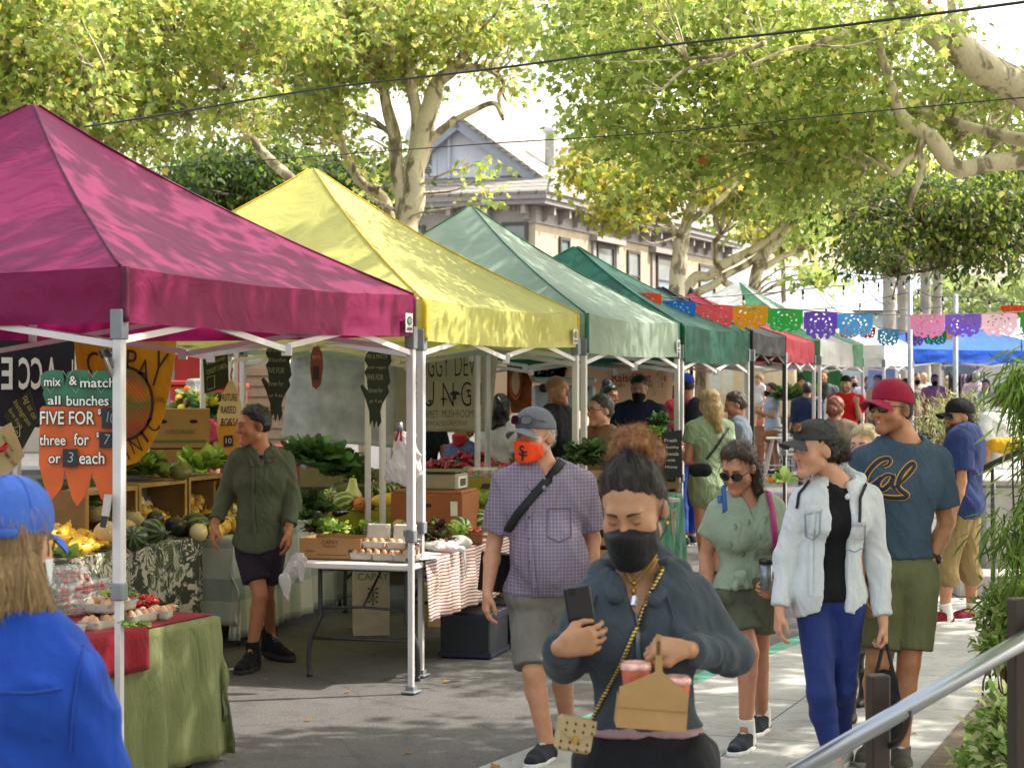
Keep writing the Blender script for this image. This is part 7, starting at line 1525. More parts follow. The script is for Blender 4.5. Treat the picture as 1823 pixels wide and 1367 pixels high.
def papel(u,v,d,w_,h_,c_,lab,seed,tilt=0,grp='papel picado flags'):
 k_=FPX/d;W,Hh=w_/k_,h_/k_;o=P(u,v,d);nx,ny=44,36;gg=np.random.default_rng(seed);kx=gg.integers(3,6);V=[];F=[];idx={}
 cx=gg.uniform(.35,.6)
 for i in range(nx+1):
  for j in range(ny+1):
   x,y=(i/nx-.5)*W,-(j/ny)*Hh;idx[i,j]=len(V);V.append(o+np.array([x*math.cos(tilt),x*math.sin(tilt)+.02*math.sin(j/ny*3+seed)*j/ny,y+.012*math.cos(x/W*3.1)]))
 for i in range(nx):
  for j in range(ny):
   x,y=(i+.5)/nx,(j+.5)/ny;sc_=.88+.12*abs(math.sin(x*math.pi*kx*1.0));rr=math.hypot(x-.5,(y-.48)*.8)
   edge_=1-(.30*max(0,abs(x-.5)*2-.55)/.45)**1.0
   if y>sc_*edge_:continue
   th=math.atan2(y-.48,x-.5);hole=(rr<.40 and rr>.06 and math.sin(rr*44)>.55 and math.sin(th*(8+seed%5)+rr*6)>.25)or(.62<y<.78 and math.sin(x*40)>.7 and rr>.36)
   if hole:continue
   F.append((idx[i,j],idx[i,j+1],idx[i+1,j+1],idx[i+1,j]))
 ob=mesh_np('paper_flag',V,F,cloth(c_,.6,.05,.2,0,8,0,trans=.6,name='tissue_paper'),None,False);prop(ob,lab,'flag',grp);solidify(ob,.0015,0);return ob
FL=[(1145,523,57,36,'e8663a','orange red paper flag leaning on the deep green tent'),(1206,537,57,38,'3a86d0','bright blue paper flag in the front row'),(1272,544,58,40,'e87078','coral pink paper flag in the front row'),(1335,545,57,38,'e0ad2a','golden yellow paper flag in the front row'),(1398,551,56,38,'52bc62','green paper flag in the middle of the front row'),(1461,556,53,44,'8a68cc','violet paper flag beside the sky blue one'),(1522,559,57,38,'70b8e2','sky blue paper flag at the end of the left run'),(1651,561,55,38,'eaa6c8','pink paper flag right of the tall pole'),(1714,559,57,38,'9a78d4','purple paper flag on the second tall pole'),(1779,558,57,38,'ecd0d8','pale pink paper flag near the right edge'),(1845,556,52,40,'4fae52','bright green paper flag cut by the right edge'),(1806,545,44,12,'d8502a','orange paper flag end at the right edge')]
for i,(u,v,w_,h_,c_,lab)in enumerate(FL):papel(u,v,19.5+.35*i,w_*1.15,h_*1.12,c_,lab,i+2,.12)
cable('thin cord carrying the front row of paper flags',[(1080,516,18.6),(1145,523,19.45),(1272,544,20.15),(1398,551,20.85),(1522,558,21.55),(1651,561,21.9),(1779,557,22.6),(1850,553,22.9)],.005,'cord','cord')
FB=[(1312,577,38,18,'2d62a8','dark blue paper flag in the back row'),(1349,580,36,20,'d96a34','orange paper flag in the back row'),(1390,585,38,18,'79b878','light green paper flag in the back row'),(1428,580,36,24,'cf5a86','rose paper flag in the back row'),(1511,580,32,20,'c9748c','dusty pink paper flag in the back row'),(1545,583,26,18,'d0586a','red pink paper flag in the back row'),(1581,587,36,26,'6aaed0','light blue paper flag in the back row'),(1628,592,30,22,'8a66b8','lilac paper flag behind the tall pole'),(1664,590,40,22,'3f9a4a','dark green paper flag below the pink one'),(1695,584,26,20,'d0a034','amber paper flag below the purple one')]
for i,(u,v,w_,h_,c_,lab)in enumerate(FB):papel(u,v,29+.3*i,w_*1.1,h_*1.15,c_,lab,i+20,.12)
cable('thin cord carrying the back row of paper flags',[(1290,572,28.7),(1349,580,29.2),(1428,580,29.8),(1545,582,30.4),(1628,590,30.8),(1695,583,31.6),(1760,570,32)],.005,'cord','cord')
STL=plain('a3a4a8',.28,.9,var=.06,scale=4);BRN=plain('33251f',.5,.2,var=.1)
def post(u,vt,d,w_,lab,dep=.05):
 a=P(u,vt,d);mb=MB();mb.box((a[0],d,a[2]/2),(w_,dep,a[2]),.25,0,.004);return prop(mb.build('rail_post',BRN,None),lab,'post')
post(1563,1200,5.25,.052,'brown square post under the sloping steel handrail');post(1816,1064,5.3,.056,'tall brown square post at the lower right edge')
root=empty('handrail',P(1600,1260,5.1),'sloping brushed steel handrail in the lower right corner','handrail');mb=MB();a,b_=P(1350,1412,5.05),P(1990,1043,5.3);mb.tube([a,(a+b_)/2,b_],.0245,20);mb.build('rail',STL,root,True)
for(u0,v0,u1,v1)in((1620,1262,1586,1330),):
 mb=MB();mb.tube(smoothline(np.array([P(1618,1262,5.13),P(1614,1290,5.16),P(1600,1318,5.2),P(1578,1330,5.25)]),5),.009,8);mb.build('bracket',BRN,root,True)
mb=MB();mb.box(P(1550,1265,5.25),(.008,.012,.1));mb.build('plate',BLACKM,root)
root=empty('handrail',P(1790,815,14),'dark handrail sloping behind the man in the black cap','handrail');mb=MB();a,b_=P(1740,838,16.0),P(1900,765,15.2);mb.tube([a,b_],.028,12);mb.build('rail',plain('4a4646',.35,.5),root,True);mb=MB();mb.tube([P(1768,828,15.9),P(1768,1055,15.9)],.02,8);mb.build('rail_post',plain('4a4646',.35,.5),root,True)
CNC=concrete(False);a=P(1757,866,16.8);root=empty('planter_wall',(a[0]+1.2,17.4,0),'pale concrete planter wall behind the hanging foliage','wall');mb=MB();mb.box((a[0]+1.5,17.8,a[2]/2),(3.0,1.8,a[2]),0,0,.02);mb.build('wall',CNC,root);mb=MB();mb.box((a[0]+1.5,17.8,a[2]+.03),(3.06,1.86,.06),0,0,.015);mb.build('coping',CNC,root)
a=G(1700,1062);mb=MB();mb.box((a[0]+1.5,16.55,.1),(3.0,.5,.2),0,0,.02);prop(mb.build('kerb',CNC,None),'low concrete kerb at the foot of the planter wall','kerb')
def plant(label,blobs,pal,leaf,shape,name='shrub',seed=0,per=26,droop=.6,stems=(),up=0.,crad=.08,cat='shrub',nrand=.5):
 g=np.random.default_rng(seed);C=[]
 for(u,v,ru,rv,dd,rd,nc)in blobs:
  c=P(u,v,dd)
  for _ in range(nc):q=g.normal(0,1,3);q/=np.linalg.norm(q);q*=g.random()**.4;C.append(c+q*np.array([ru*dd/FPX,rd,rv*dd/FPX]))
 C=np.array(C);n=len(C)*per;ci=np.repeat(np.arange(len(C)),per);off=g.normal(0,1,(n,3))*crad*.6;cent=C[ci]+off;root=empty(name,(C[:,0].mean(),C[:,1].mean(),0),label,cat)
 dirs=off/crad+g.normal(0,nrand,(n,3))+np.array([0,0,up-droop]);V,F,T=leaf_mesh(cent,dirs,np.array([0,-.2,1.])+g.normal(0,.5,(n,3)),leaf*g.uniform(.6,1.25,n),shape,leafcols(n,g,pal),.25);mesh_np('foliage',V,F,LEAF,root,False,None,T);mb=MB();lo=C[:,2].min();b0=np.array([C[:,0].mean(),C[:,1].mean(),0])
 for i in range(0,len(C),2):m_=(b0+C[i])/2+g.normal(0,.04,3)+np.array([0,0,.15]);mb.tube(smoothline(np.array([b0+g.normal(0,.03,3)*[1,1,0],m_,C[i]]),4),np.linspace(.009,.003,9),5)
 mb.build('stem',plain('5a4a34',.8),root,True);return root
PW=[('6d8a3c',4),('83a04a',3),('55742f',3),('a0b060',1.5)]
plant('weeping narrow leaved shrub hanging over the planter at right',[(1848,690,34,40,9.6,.15,14),(1862,790,24,50,9.4,.15,7),(1850,900,22,46,9.2,.12,9),(1830,1030,16,24,9.0,.1,6),(1880,750,40,120,9.6,.3,20),(1812,670,12,16,9.6,.08,5),(1802,950,14,14,9.2,.08,6)],PW,.12,BLADE,'weeping_shrub',1,36,1.3,crad=.10,nrand=.75)
PV=[('7d9a52',4),('a9b878',3),('c9c99a',2.5),('5f7d3c',3)]
plant('variegated pittosporum bush beside the lower right post',[(1790,1085,40,34,9.3,.18,30),(1800,1140,40,34,9.3,.16,22),(1775,1160,22,26,9.2,.1,10),(1830,1100,40,70,9.3,.2,22)],PV,.05,OVAL,'bush',2,26,.1,up=.5,crad=.055);plant('variegated bush growing in the soil at the lower right',[(1790,1290,30,40,7.6,.14,24),(1800,1345,34,34,7.5,.14,20),(1778,1330,20,20,7.5,.08,8),(1840,1320,40,60,7.6,.16,20)],PV,.055,OVAL,'bush',3,24,.1,up=.5,crad=.055);plant('small low succulent like bush at the bottom right',[(1736,1358,16,10,7.9,.07,9)],[('8aa85a',4),('a8bd70',3),('6a8a44',2)],.06,OVAL,'bush',4,14,.0,up=.8,crad=.04)
plant('dry feathery tan green shrub behind the maroon capped man',[(1700,735,56,24,21,.3,26),(1655,745,24,18,20.5,.2,8),(1740,730,26,18,21,.2,9),(1690,785,60,36,21,.35,20)],[('96936c',4),('7d8458',4),('aca684',2),('687650',2)],.1,BLADE,'shrub',5,24,.1,up=.4,crad=.12)
PO=[('d98a1c',3),('e0a02c',2)];bunch('orange marigolds low behind the green shirted woman',P(1378,860,16),.1,24,.06,PO,'flowers',seed=81,up=1.2,wid=.9);bunch('green leaves beside the marigolds behind the denim shirt',P(1400,858,15.5),.1,12,.14,PL,'greens',seed=82)
gl=np.random.default_rng(5);V,F,T=leaf_mesh(np.array([[0,0,0.]]),np.array([[0,1.,0]]),np.array([[0,0,1.]]),np.array([.06]),LOBED,np.array([lin('a8814a')]),-.2);lf=mesh_np('fallen_leaf',V,F,LEAF,None,False,None,T);prop(lf,'dry fallen leaf on the pavement','leaf','fallen leaves on the ground');first=True
for i in range(46):
 p=np.array([gl.uniform(-2.2,3.0),gl.uniform(8.8,17),.012]);put(lf,p,first,rz=gl.random()*6.28,sc=gl.uniform(.5,1.1),tilt=(gl.normal(0,.2),gl.normal(0,.2)));first=False
for(u,v,d,w_,lab)in((1041,838,14.6,.42,'wooden display crate stack under the curly kale'),(1172,795,17.45,.34,'wooden display crate stack under the carrot tops')):
 a=P(u,v,d);mb=MB();n=4;hz_=a[2]/n
 for i in range(n):
  z0=hz_*i
  for s_ in(-1,1):mb.box((a[0]+s_*(w_/2-.015),d,z0+hz_/2),(.03,w_-.03,hz_-.004),.3*0,0)
  for z in(.22,.62,.9):mb.box((a[0],d-w_/2,z0+hz_*z),(w_,.012,hz_*.2),0,0);mb.box((a[0],d+w_/2,z0+hz_*z),(w_,.012,hz_*.2),0,0)
  mb.box((a[0],d,z0+hz_-.012),(w_-.064,w_-.03,.01),0,0)
 prop(mb.build('display_crates',WOODL,None),lab,'crate')
def stamp(par,objs,tx,u,v,w_,h_,mat,rt=0,name='lettering',bold=.01,lift=.003):
 V,F=text_mesh(tx,1,0,bold);V=V*[w_/np.ptp(V[:,0]),h_/np.ptp(V[:,1])];c,s_=math.cos(rt),math.sin(rt);W=[]
 for x,y in V:
  q=hit(objs,u+x*c-y*s_,v-(x*s_+y*c),lift)
  if q is None:return
  W.append(q[0])
 mb=MB();mb.add(W,F);mb.build(name,mat,par)
def strip(par,name,objs,pix,wid,mat,lift=.004,thick=.0025,res=5):
 mb=MB();ribbon(mb,objs,pix,wid,0,lift,res,thick)
 return mb.build(name,mat,par,True)if mb.V else None
def near(key,label,u,d0,H,yaw,pose,skin,hz,male=True,**kw):
 base=np.array([(u-CU)*d0/FPX,d0,0]);J=skeleton(H,yaw,base,pose,d0,male=male,shw=kw.pop('shw',None));return person(key,label,J,H,yaw,skin,hz,male,**kw)
def extra(p,name,pr,mat,h=.006,k=.02,fold=None,par=None,**kw):return sdf_mesh(name,pr,h,mat,par or p['root'],k=k,fold=fold,**kw)
def L2W(p,x):return p['M']@np.array(x)*p['hs']+p['o']
DOWN=lambda q:np.array([0,0,-1.])
def backflow(p,back=1.,down=.5):return lambda q:-p['M'][:,1]*back-p['M'][:,2]*down
def hairdo(p,mat,top=.012,back=-.075,line=.03,side=-.03,extra=(),noisy=None,count=900,length=.035,curl=0.,jit=.3,flow=None,wid=.0016,h=None,seed=0,ek=.03):
 f=hair_field(p['M']*1,p['o'],top=top,back=back,line=line,side=side,h=h or max(.005,p['h']))
 o=add_hair('hair',f,mat,p['root'],flow or backflow(p),noisy,count,length,1,wid,curl,jit,seed)
 if extra:
  e=Field(xform(list(extra),p['M'],p['o']),h or max(.005,p['h']),k=ek);add_hair('hair',e,mat,p['root'],flow or DOWN,noisy,count,length,1,wid,curl,jit,seed+1)
 return o
gold=plain('b8923a',.3,.9)
d0=5.05
F1=near('fgw','woman in a charcoal hoodie and black mask looking at her phone',1150,d0,1.62,-8,dict(pelvis=(1150,1350),chest=(1142,1130),neck=(1132,1022),head=(1128,905,-.05),shoR=(1054,1074),shoL=(1232,1066),elbR=(1006,1178,.0),wriR=(996,1152,-.23),elbL=(1302,1165,.0),wriL=(1224,1156,-.24)),'a57757',(-20,24,-3),False,bulk=1.0,bust=1.1,hipw=1.12,armb=.92,hands=dict(R=dict(dv=(.92,-.1,.22),pn=(.1,1,.12),thumb=(-.2,.1,1),curl=.5,tin=.3,s=.92),L=dict(dv=(-.95,-.1,.12),pn=(-.1,.55,-.8),thumb=(.1,-.9,.5),curl=.95,tin=.6,s=.92)),tintkw=dict(brow='1a0f0a',lip=(.9,.6,.58),fade=(.62,.54,.5)),eye=dict(open_=.1,iris='24150c'))
HM=cloth('3b4249',.9,.16,.5,.2,6,name='hoodie_fleece')
hd=top(F1,HM,'hoodie',hem=.945,sleeve=1.93,loose=.010,vneck=.125,neckr=.085,fold=.007,seed=2,flare=.0,vw=.06,k=.07)
p_=lambda u,v,dd:P(u,v,d0+dd)
extra(F1,'hood',[cone(p_(1096,1062,-.10),p_(1070,1022,-.0),.02,.03),cone(p_(1070,1022,0),p_(1100,1003,.12),.03,.034),cone(p_(1100,1003,.12),p_(1175,1000,.13),.034,.034),cone(p_(1175,1000,.13),p_(1208,1020,.0),.034,.03),cone(p_(1208,1020,.0),p_(1166,1068,-.11),.03,.018)],HM,.007,.04,dict(amp=.006,freq=11,seed=4))
strip(F1['root'],'zip',[hd],[(1133,1096),(1136,1180),(1142,1285)],.012,plain('5a666e',.4,.4));mb=MB();mb.bar(p_(1131,1062,-.19),p_(1128,1078,-.2),.009,.016);mb.build('zip_pull',plain('c9ccd0',.25,.9),F1['root'])
for a in([(1186,1060),(1198,1100),(1196,1130)],[(1062,1060),(1050,1092),(1046,1120)]):strip(F1['root'],'drawstring',[hd],a,.005,plain('28323c',.8),.003,.004)
top(F1,cloth('9a7c80'),'undershirt',hem=.928,sleeve=None,loose=.006,fold=.006,cuts=[lambda g:g[...,2]-.955],seed=5)
bottom(F1,cloth('131318',.7,.1,.3),'leggings',1.95,loose=.008,waist=.13)
body=F1['body']
for a in([(1108,1000),(1120,1020),(1132,1032),(1148,1016),(1168,985)],[(1102,1002),(1116,1030),(1128,1050),(1144,1030),(1172,990)]):strip(F1['root'],'necklace',[body],a,.003,gold,.003,.003,3)
mb=MB();mb.lathe([(.002,-.008),(.008,0),(.002,.008)],hit([body,hd],1129,1038)[0],10);mb.lathe([(.002,-.01),(.006,0),(.002,.01)],hit([body,hd],1128,1053)[0],8);mb.build('pendant',gold,F1['root'],True)
facemask(F1['root'],F1['M'],F1['o'],'141416',mat=cloth('141416',.6,.1,.15,.3))
HD=hairmat('1c110b','46301f');HO_=hairmat('8a5424','c99a5c')
hairdo(F1,HD,.004,-.07,.006,-.02,noisy=lambda V:.003*vnoise(V*[70,70,40],3)+.002*vnoise(V*120,5),count=2200,length=.05,flow=lambda q:np.array(F1['o']+F1['M']@np.array([0,-.03,.16])-q),jit=.012,wid=.0011)
bc=P(1131,798,d0+.0);e=Field([ell(bc,(.058,.055,.054)),ell(bc+[.02,0,-.02],(.044,.044,.038)),ell(bc-[.024,0,.012],(.036,.04,.038))],.0055,k=.03)
add_hair('hair_bun',e,HO_,F1['root'],lambda q:(q-bc)+np.array([.02,0,.01]),lambda V:.012*vnoise(V*38,1)+.006*vnoise(V*80,2),2400,.019,1,.0011,.006,1.0,7)
for s_ in(1,):mb=MB();mb.lathe([(.003,-.006),(.006,0),(.003,.006)],L2W(F1,(-.083,0,-.045)),8);mb.build('earring',gold,F1['root'],True)
ph=P(1034,1092,d0-.20);root=empty('phone',ph,'black smartphone held upright by the woman in the hoodie','phone');mb=MB();mb.box(ph,(.068,.0085,.14),.15,0,.006,rot=rot('Y',-.16));mb.build('phone_case',plain('0d0d10',.25),root);mb=MB();mb.box(ph+[-.022,-.006,.055],(.022,.004,.022),.15,0,.003);mb.build('camera_lens',plain('050506',.1),root)
dc=d0-.33;root=empty('drink_carrier',P(1160,1298,dc),'brown cardboard drinks carrier held by the handle','carrier');CB_=plain('a07c4e',.85,var=.08,scale=20,bmp=.15,bscale=120)
for k_,dd in(('front_panel',0),('back_panel',.11)):board(k_,None,[(1097,1294),(1222,1303),(1226,1234),(1180,1196),(1177,1130),(1168,1128),(1166,1196),(1103,1222)],dc+dd,CB_,.003,root)
mb=MB();q=outline([(1097,1294),(1222,1303)],dc);mb.add([(q[0][0],dc+.003,q[0][1]),(q[1][0],dc+.003,q[1][1]),(q[1][0],dc+.107,q[1][1]),(q[0][0],dc+.107,q[0][1])],[(0,1,2,3)])
for(a,b_)in(((1097,1294),(1103,1240)),((1222,1303),(1226,1250))):q=outline([a,b_],dc);mb.add([(q[0][0],dc+.003,q[0][1]),(q[1][0],dc+.003,q[1][1]),(q[1][0],dc+.107,q[1][1]),(q[0][0],dc+.107,q[0][1])],[(0,1,2,3)])
mb.build('tray',CB_,root)
board('handle_slot',None,[(1170,1140),(1175,1141),(1175,1166),(1169,1165)],dc-.0032,plain('5c4224',.9),.001,root);board('fold_line',None,[(1100,1258),(1224,1268),(1224,1269),(1100,1259)],dc-.0032,plain('84643a',.9),.001,root)
for(u,v,lab)in((1132,1182,'clear cup of pink drink at left in the carrier'),(1203,1207,'clear cup of pink drink at right in the carrier')):
 c_=P(u,v,dc+.055);r2=empty('drink_cup',c_-[0,0,.1],lab,'cup');mb=MB();mb.lathe([(.026,-.105),(.036,-.012),(.036,-.01)],c_,22);mb.build('cup',plain('c0604a',.15,var=.25,scale=40),r2,True);mb=MB();mb.lathe([(.0385,-.012),(.0385,-.002),(.033,.006),(.03,.002),(.001,.002)],c_,22);mb.build('lid',plain('d8a498',.1,var=.35,scale=50),r2,True)
bg_=P(1022,1306,d0-.19);root=empty('handbag',bg_,'small gold studded handbag on a chain strap','handbag');GB_=plain('a8916a',.4,.25,var=.12,scale=9);mb=MB();Ry=rot('Y',.18);mb.box(bg_,(.092,.045,.085),.1,0,.008,rot=Ry);mb.build('bag_body',GB_,root)
def bgp(x,z,y=-.0245):return bg_+rot('Z',.1)@Ry@np.array([x,y,z])
mb=MB();A=[(-.047,.043),(-.047,.012),(0,-.012),(.047,.012),(.047,.043)];V=[bgp(x,z,-.024)for x,z in A]+[bgp(x,z,-.029)for x,z in A];mb.add(V,[(5,6,7,8,9),(4,3,2,1,0)]+[(i,(i+1)%5,(i+1)%5+5,i+5)for i in range(5)]);fl_=mb.build('flap',GB_,root);mb=MB();mb.box(bgp(0,-.008,-.031),(.012,.006,.016),.1,rot=Ry);mb.build('clasp',gold,root)
mb=MB()
for x in(-.033,-.011,.011,.033):
 for z in(.03,.012,-.018,-.034):q=bgp(x+.006*(z>0),z,-.0302 if z>.0 else-.0247);mb.add([q+[0,-.001,.005],q+[.0035,-.001,0],q+[0,-.001,-.005],q+[-.0035,-.001,0]],[(0,1,2,3)])
mb.build('stud_pattern',plain('33261c',.5),root)
mb=MB();ribbon(mb,[hd,body],[(1056,1282),(1085,1222),(1112,1162),(1140,1100),(1163,1048),(1180,1012)],.009,0,.004,3,.004);st=mb.build('chain_strap',gold,root,True);st.data.materials.clear();mm,tt,bb=newmat('chain');wv=N(tt,'ShaderNodeTexWave',bands_direction='Z');wv.inputs['Scale'].default_value=36;tt.links.new(coords(tt,(.6,1,1)),wv.inputs[0]);tt.links.new(ramp(tt,wv.outputs[0],[(.3,lin('3d2c14')),(.5,lin('c9a85a'))]),bb.inputs['Base Color']);bb.inputs['Metallic'].default_value=.7;bb.inputs['Roughness'].default_value=.35;st.data.materials.append(mm)
d0=9.5
F2=near('om','man in a purple checked shirt with orange face mask and grey cap',968,d0,1.75,-26,dict(pelvis=(975,1050),chest=(968,905),neck=(968,834),head=(952,776,-.02),shoR=(903,860,-.02),shoL=(1036,862,.06),elbR=(880,965,.0),wriR=(868,1052,-.10),elbL=(1056,960,.1),wriL=(1046,1045,.0),hipR=(945,1080),hipL=(1000,1080),kneR=(950,1195,-.14),ankR=(972,1318,-.12),toeR=(948,1352,-.28),kneL=(1000,1190,.1),ankL=(1010,1285,.35),toeL=(990,1320,.25)),'b98468',(-36,4,0),True,bulk=1.12,belly=.1,hands=dict(R=dict(dv=(-.08,-.1,-1),pn=(.95,.3,0),thumb=(.1,-1,-.2),curl=.42)),eye=dict(gaze=(-.2,.05),iris='55606a'),tintkw=dict(brow='8a8078'))
PL_=plaid('75687c','b9aeb8',.017,'purple_check',.16,'8f8496')
s2=top(F2,PL_,'shirt',hem=.80,sleeve=.82,loose=.017,vneck=.06,neckr=.07,fold=.007,seed=3,flare=.02,vw=.045)
extra(F2,'collar',[cone(P(928,838,d0-.06),P(945,870,d0-.14),.016,.012),cone(P(928,838,d0-.06),P(958,822,d0+.1),.016,.02),cone(P(958,822,d0+.1),P(1000,832,d0+.02),.02,.018),cone(P(1000,832,d0+.02),P(968,868,d0-.13),.018,.014)],PL_,.006,.02)
for v in(885,921,960,1000,1036):q=hit([s2],941+(v-885)*.03,v);mb=MB();mb.lathe([(.006,0),(.006,.003),(.001,.003)],q[0],10,axis=rot('X',1.57));mb.build('button',INK,s2)
strip(F2['root'],'placket',[s2],[(944,872),(942,930),(946,1000),(952,1060)],.034,PL_,.003,.003);strip(F2['root'],'pocket',[s2],[(975,905),(1015,905),(1016,955),(995,965),(974,955),(975,905)],.005,plain('5f5468',.9),.003)
bottom(F2,cloth('6f6a63',.9,.14,.6,.3,7),'cargo_shorts',.93,loose=.024,flare=.012)
extra(F2,'cargo_pocket',[cone(P(1030,1082,d0-.02),P(1032,1125,d0-.03),.035,.038,flat=(np.array([1.,0,0]),.35))],cloth('6f6a63',.9,.14,.6,.3,7),.006)
strip(F2['root'],'crossbody_strap',[s2],[(1000,822),(980,848),(950,882),(922,915),(904,945)],.042,plain('121214',.8),.005,.004);mb=MB();mb.bar(P(893,985,d0+.14),P(886,1052,d0+.14),.2,.09);prop(mb.build('shoulder_bag',cloth('16161a'),None),'black shoulder bag hanging behind the man in the orange mask','bag')
mk=facemask(F2['root'],F2['M'],F2['o'],'d8481c',mat=cloth('e2461a',.8,.05,.12,.2),strapc='d0c8c0');stamp(mk,[mk],'S',929,803,9,19,plain('17120f'),0,'logo',.03);stamp(mk,[mk],'F',933,812,10,17,plain('17120f'),0,'logo',.03)
hairdo(F2,hairmat('a39c92','c9c3ba'),.003,-.06,.02,-.045,count=500,length=.02);cc=cap(F2['root'],F2['M'],F2['o'],'5d5e68','6b6a72',tilt=.14,z0=.034,size=1.04);shades(F2['root'],F2['M'],F2['o'],at=(0,.018,.062),tilt=.25)
for k_ in 'RL':shoes(F2['root'],F2['J'],k_,1.75,'22252c','c9c8c4',gz=.0 if k_=='R' else .0)
mb=MB()
d0=12.35
F3=near('boy','boy in an olive long sleeved work shirt and dark shorts behind the stall',462,d0,1.70,-32,dict(pelvis=(462,968),chest=(464,862),neck=(464,802),head=(452,757,-.02),shoR=(424,818),shoL=(506,820,.05),elbR=(400,885,.02),wriR=(382,935,-.08),elbL=(520,890,.04),wriL=(514,945,-.08),hipR=(446,985),hipL=(480,985),kneR=(464,1060,-.08),ankR=(449,1150,-.06),toeR=(425,1185,-.24),kneL=(474,1055,.1),ankL=(482,1122,.42),toeL=(500,1146,.36)),'a8714e',(-62,6,2),True,bulk=.87,legb=.92,hands=dict(R=dict(dv=(-.1,-.2,-1),pn=(.9,.4,0),thumb=(.2,-1,0),curl=.35),L=dict(dv=(0,-.1,-1),pn=(-.9,.2,0),thumb=(-.2,-1,0),curl=.4)),eye=dict(gaze=(.0,-.1),iris='2c1c12'),tintkw=dict(brow='1a0f0a',fade=(.5,.43,.39)))
OL=cloth('4c5340',.85,.14,.6,.3,6);s3=top(F3,OL,'shirt',hem=.78,sleeve=1.72,loose=.018,vneck=.10,neckr=.064,fold=.007,seed=6,flare=.01,vw=.03,hemfn=lambda g:.80-.06*np.cos((g[...,0]-F3['J']['pelvis'][0])*9))
extra(F3,'collar',[cone(P(438,800,d0-.03),P(450,830,d0-.12),.014,.01),cone(P(438,800,d0-.03),P(470,782,d0+.09),.014,.018),cone(P(470,782,d0+.09),P(490,800,d0+.04),.018,.016),cone(P(490,800,d0+.04),P(462,828,d0-.11),.016,.011)],OL,.0065,.02)
stamp(s3,[s3],'FARM',481,814,17,5,plain('2a1712'),0,'emblem');strip(s3,'emblem',[s3],[(474,820),(481,823),(489,819)],.012,plain('5a2018'));strip(F3['root'],'placket',[s3],[(450,832),(449,880),(452,950)],.026,OL,.003,.003)
for k_ in 'RL':J=F3['J'];w_=J['wri'+k_];e=J['elb'+k_];extra(F3,'cuff',[cone(torad(e,w_,.66),torad(e,w_,.80),.052,.05,cut=True,cuta=True)],OL,.0065,.01,dict(amp=.004,freq=14,seed=3))
top(F3,cloth('1c2050'),'undershirt',hem=1.2,sleeve=None,loose=.004,neckr=.06,fold=0,cuts=[lambda g:g[...,2]-1.5])
bottom(F3,cloth('2c2530',.85,.12,.5),'shorts',.66,loose=.013,flare=.008)
hairdo(F3,hairmat('060404','100c0a'),.004,-.045,.022,.0,noisy=lambda V:.003*vnoise(V*60,4),count=900,length=.012,flow=lambda q:F3['M'][:,1]*.4+np.array([0,0,.5]))
for k_ in 'RL':shoes(F3['root'],F3['J'],k_,1.7,'151518','1c1c1e',high=.03,laces=True,sock='18181a')
d0=9.75
F4=near('green','woman in a sage green knotted T-shirt looking down through sunglasses',1330,d0,1.59,-22,dict(pelvis=(1332,1050),chest=(1328,945),neck=(1330,890),head=(1314,832,-.05),shoR=(1280,912),shoL=(1376,905,.05),elbR=(1256,990,.03),wriR=(1262,1062,-.08),elbL=(1394,985,.05),wriL=(1386,1042,-.18),kneR=(1334,1160,-.1),ankR=(1328,1290,-.1),toeR=(1308,1322,-.24),kneL=(1352,1150,.05),ankL=(1356,1262,.4),toeL=(1338,1290,.25)),'b57e62',(-30,26,3),False,bulk=1.06,bust=1.12,hipw=1.05,hands=dict(L=dict(dv=(-.75,-.5,-.3),pn=(-.3,.8,.2),thumb=(-.3,0,1),curl=.8)),tintkw=dict(brow='4a3424',lip=(1,.78,.76)))
SG=cloth('8d9a86',.85,.12,.55,.2,7);s4=top(F4,SG,'shirt',hem=.80,sleeve=.55,loose=.018,vneck=.08,neckr=.08,fold=.007,seed=8,vw=.05)
for(u,v)in((1308,938),(1332,930),(1352,955),(1300,968),(1362,925),(1322,985),(1346,990)):strip(s4,'print',[s4],[(u,v-5),(u+2,v),(u,v+5)],.012,plain('6f8076',.9))
extra(F4,'knot',[ell(P(1318,1022,d0-.16),(.03,.02,.022)),cone(P(1318,1025,d0-.16),P(1310,1045,d0-.16),.012,.02),cone(P(1318,1025,d0-.16),P(1330,1043,d0-.15),.012,.018)],SG,.006,.02,dict(amp=.004,freq=20,seed=2))
bottom(F4,cloth('5a5c4c',.9,.14,.5),'shorts',.72,loose=.022,flare=.01)
cu=lambda V:.006*vnoise(V*28,1)+.005*vnoise(V*60,2)
hairdo(F4,hairmat('3a2619','6e4c36'),.007,-.08,.008,-.04,[ell((.0,-.07,-.03),(.075,.05,.085)),cone((-.07,-.04,-.03),(-.085,-.02,-.14),.03,.026),cone((.07,-.04,-.02),(.075,-.03,-.10),.026,.022)],cu,1500,.04,.010,.8,DOWN)
shades(F4['root'],F4['M'],F4['o'],at=(0,.004,0),rnd=True)
strip(F4['root'],'backpack_strap',[s4],[(1366,876),(1374,910),(1378,950),(1382,985)],.032,plain('a01f68',.7),.005,.005);strip(F4['root'],'backpack_strap',[s4],[(1280,880),(1283,895)],.025,plain('2454a8',.7),.005,.005)
mb=MB();mb.grid(lambda i,j:P(1284+8*i+3*j,866+48*j-6*i,d0-.22+.05*i),4,6);o=mb.build('hanging_mask',cloth('2a56a0',.7,.1,.3),F4['root'],True);solidify(o,.003,0)
for k_ in 'RL':
 shoes(F4['root'],F4['J'],k_,1.59,'20242c','d9d7d2',sock='d5d3ce')
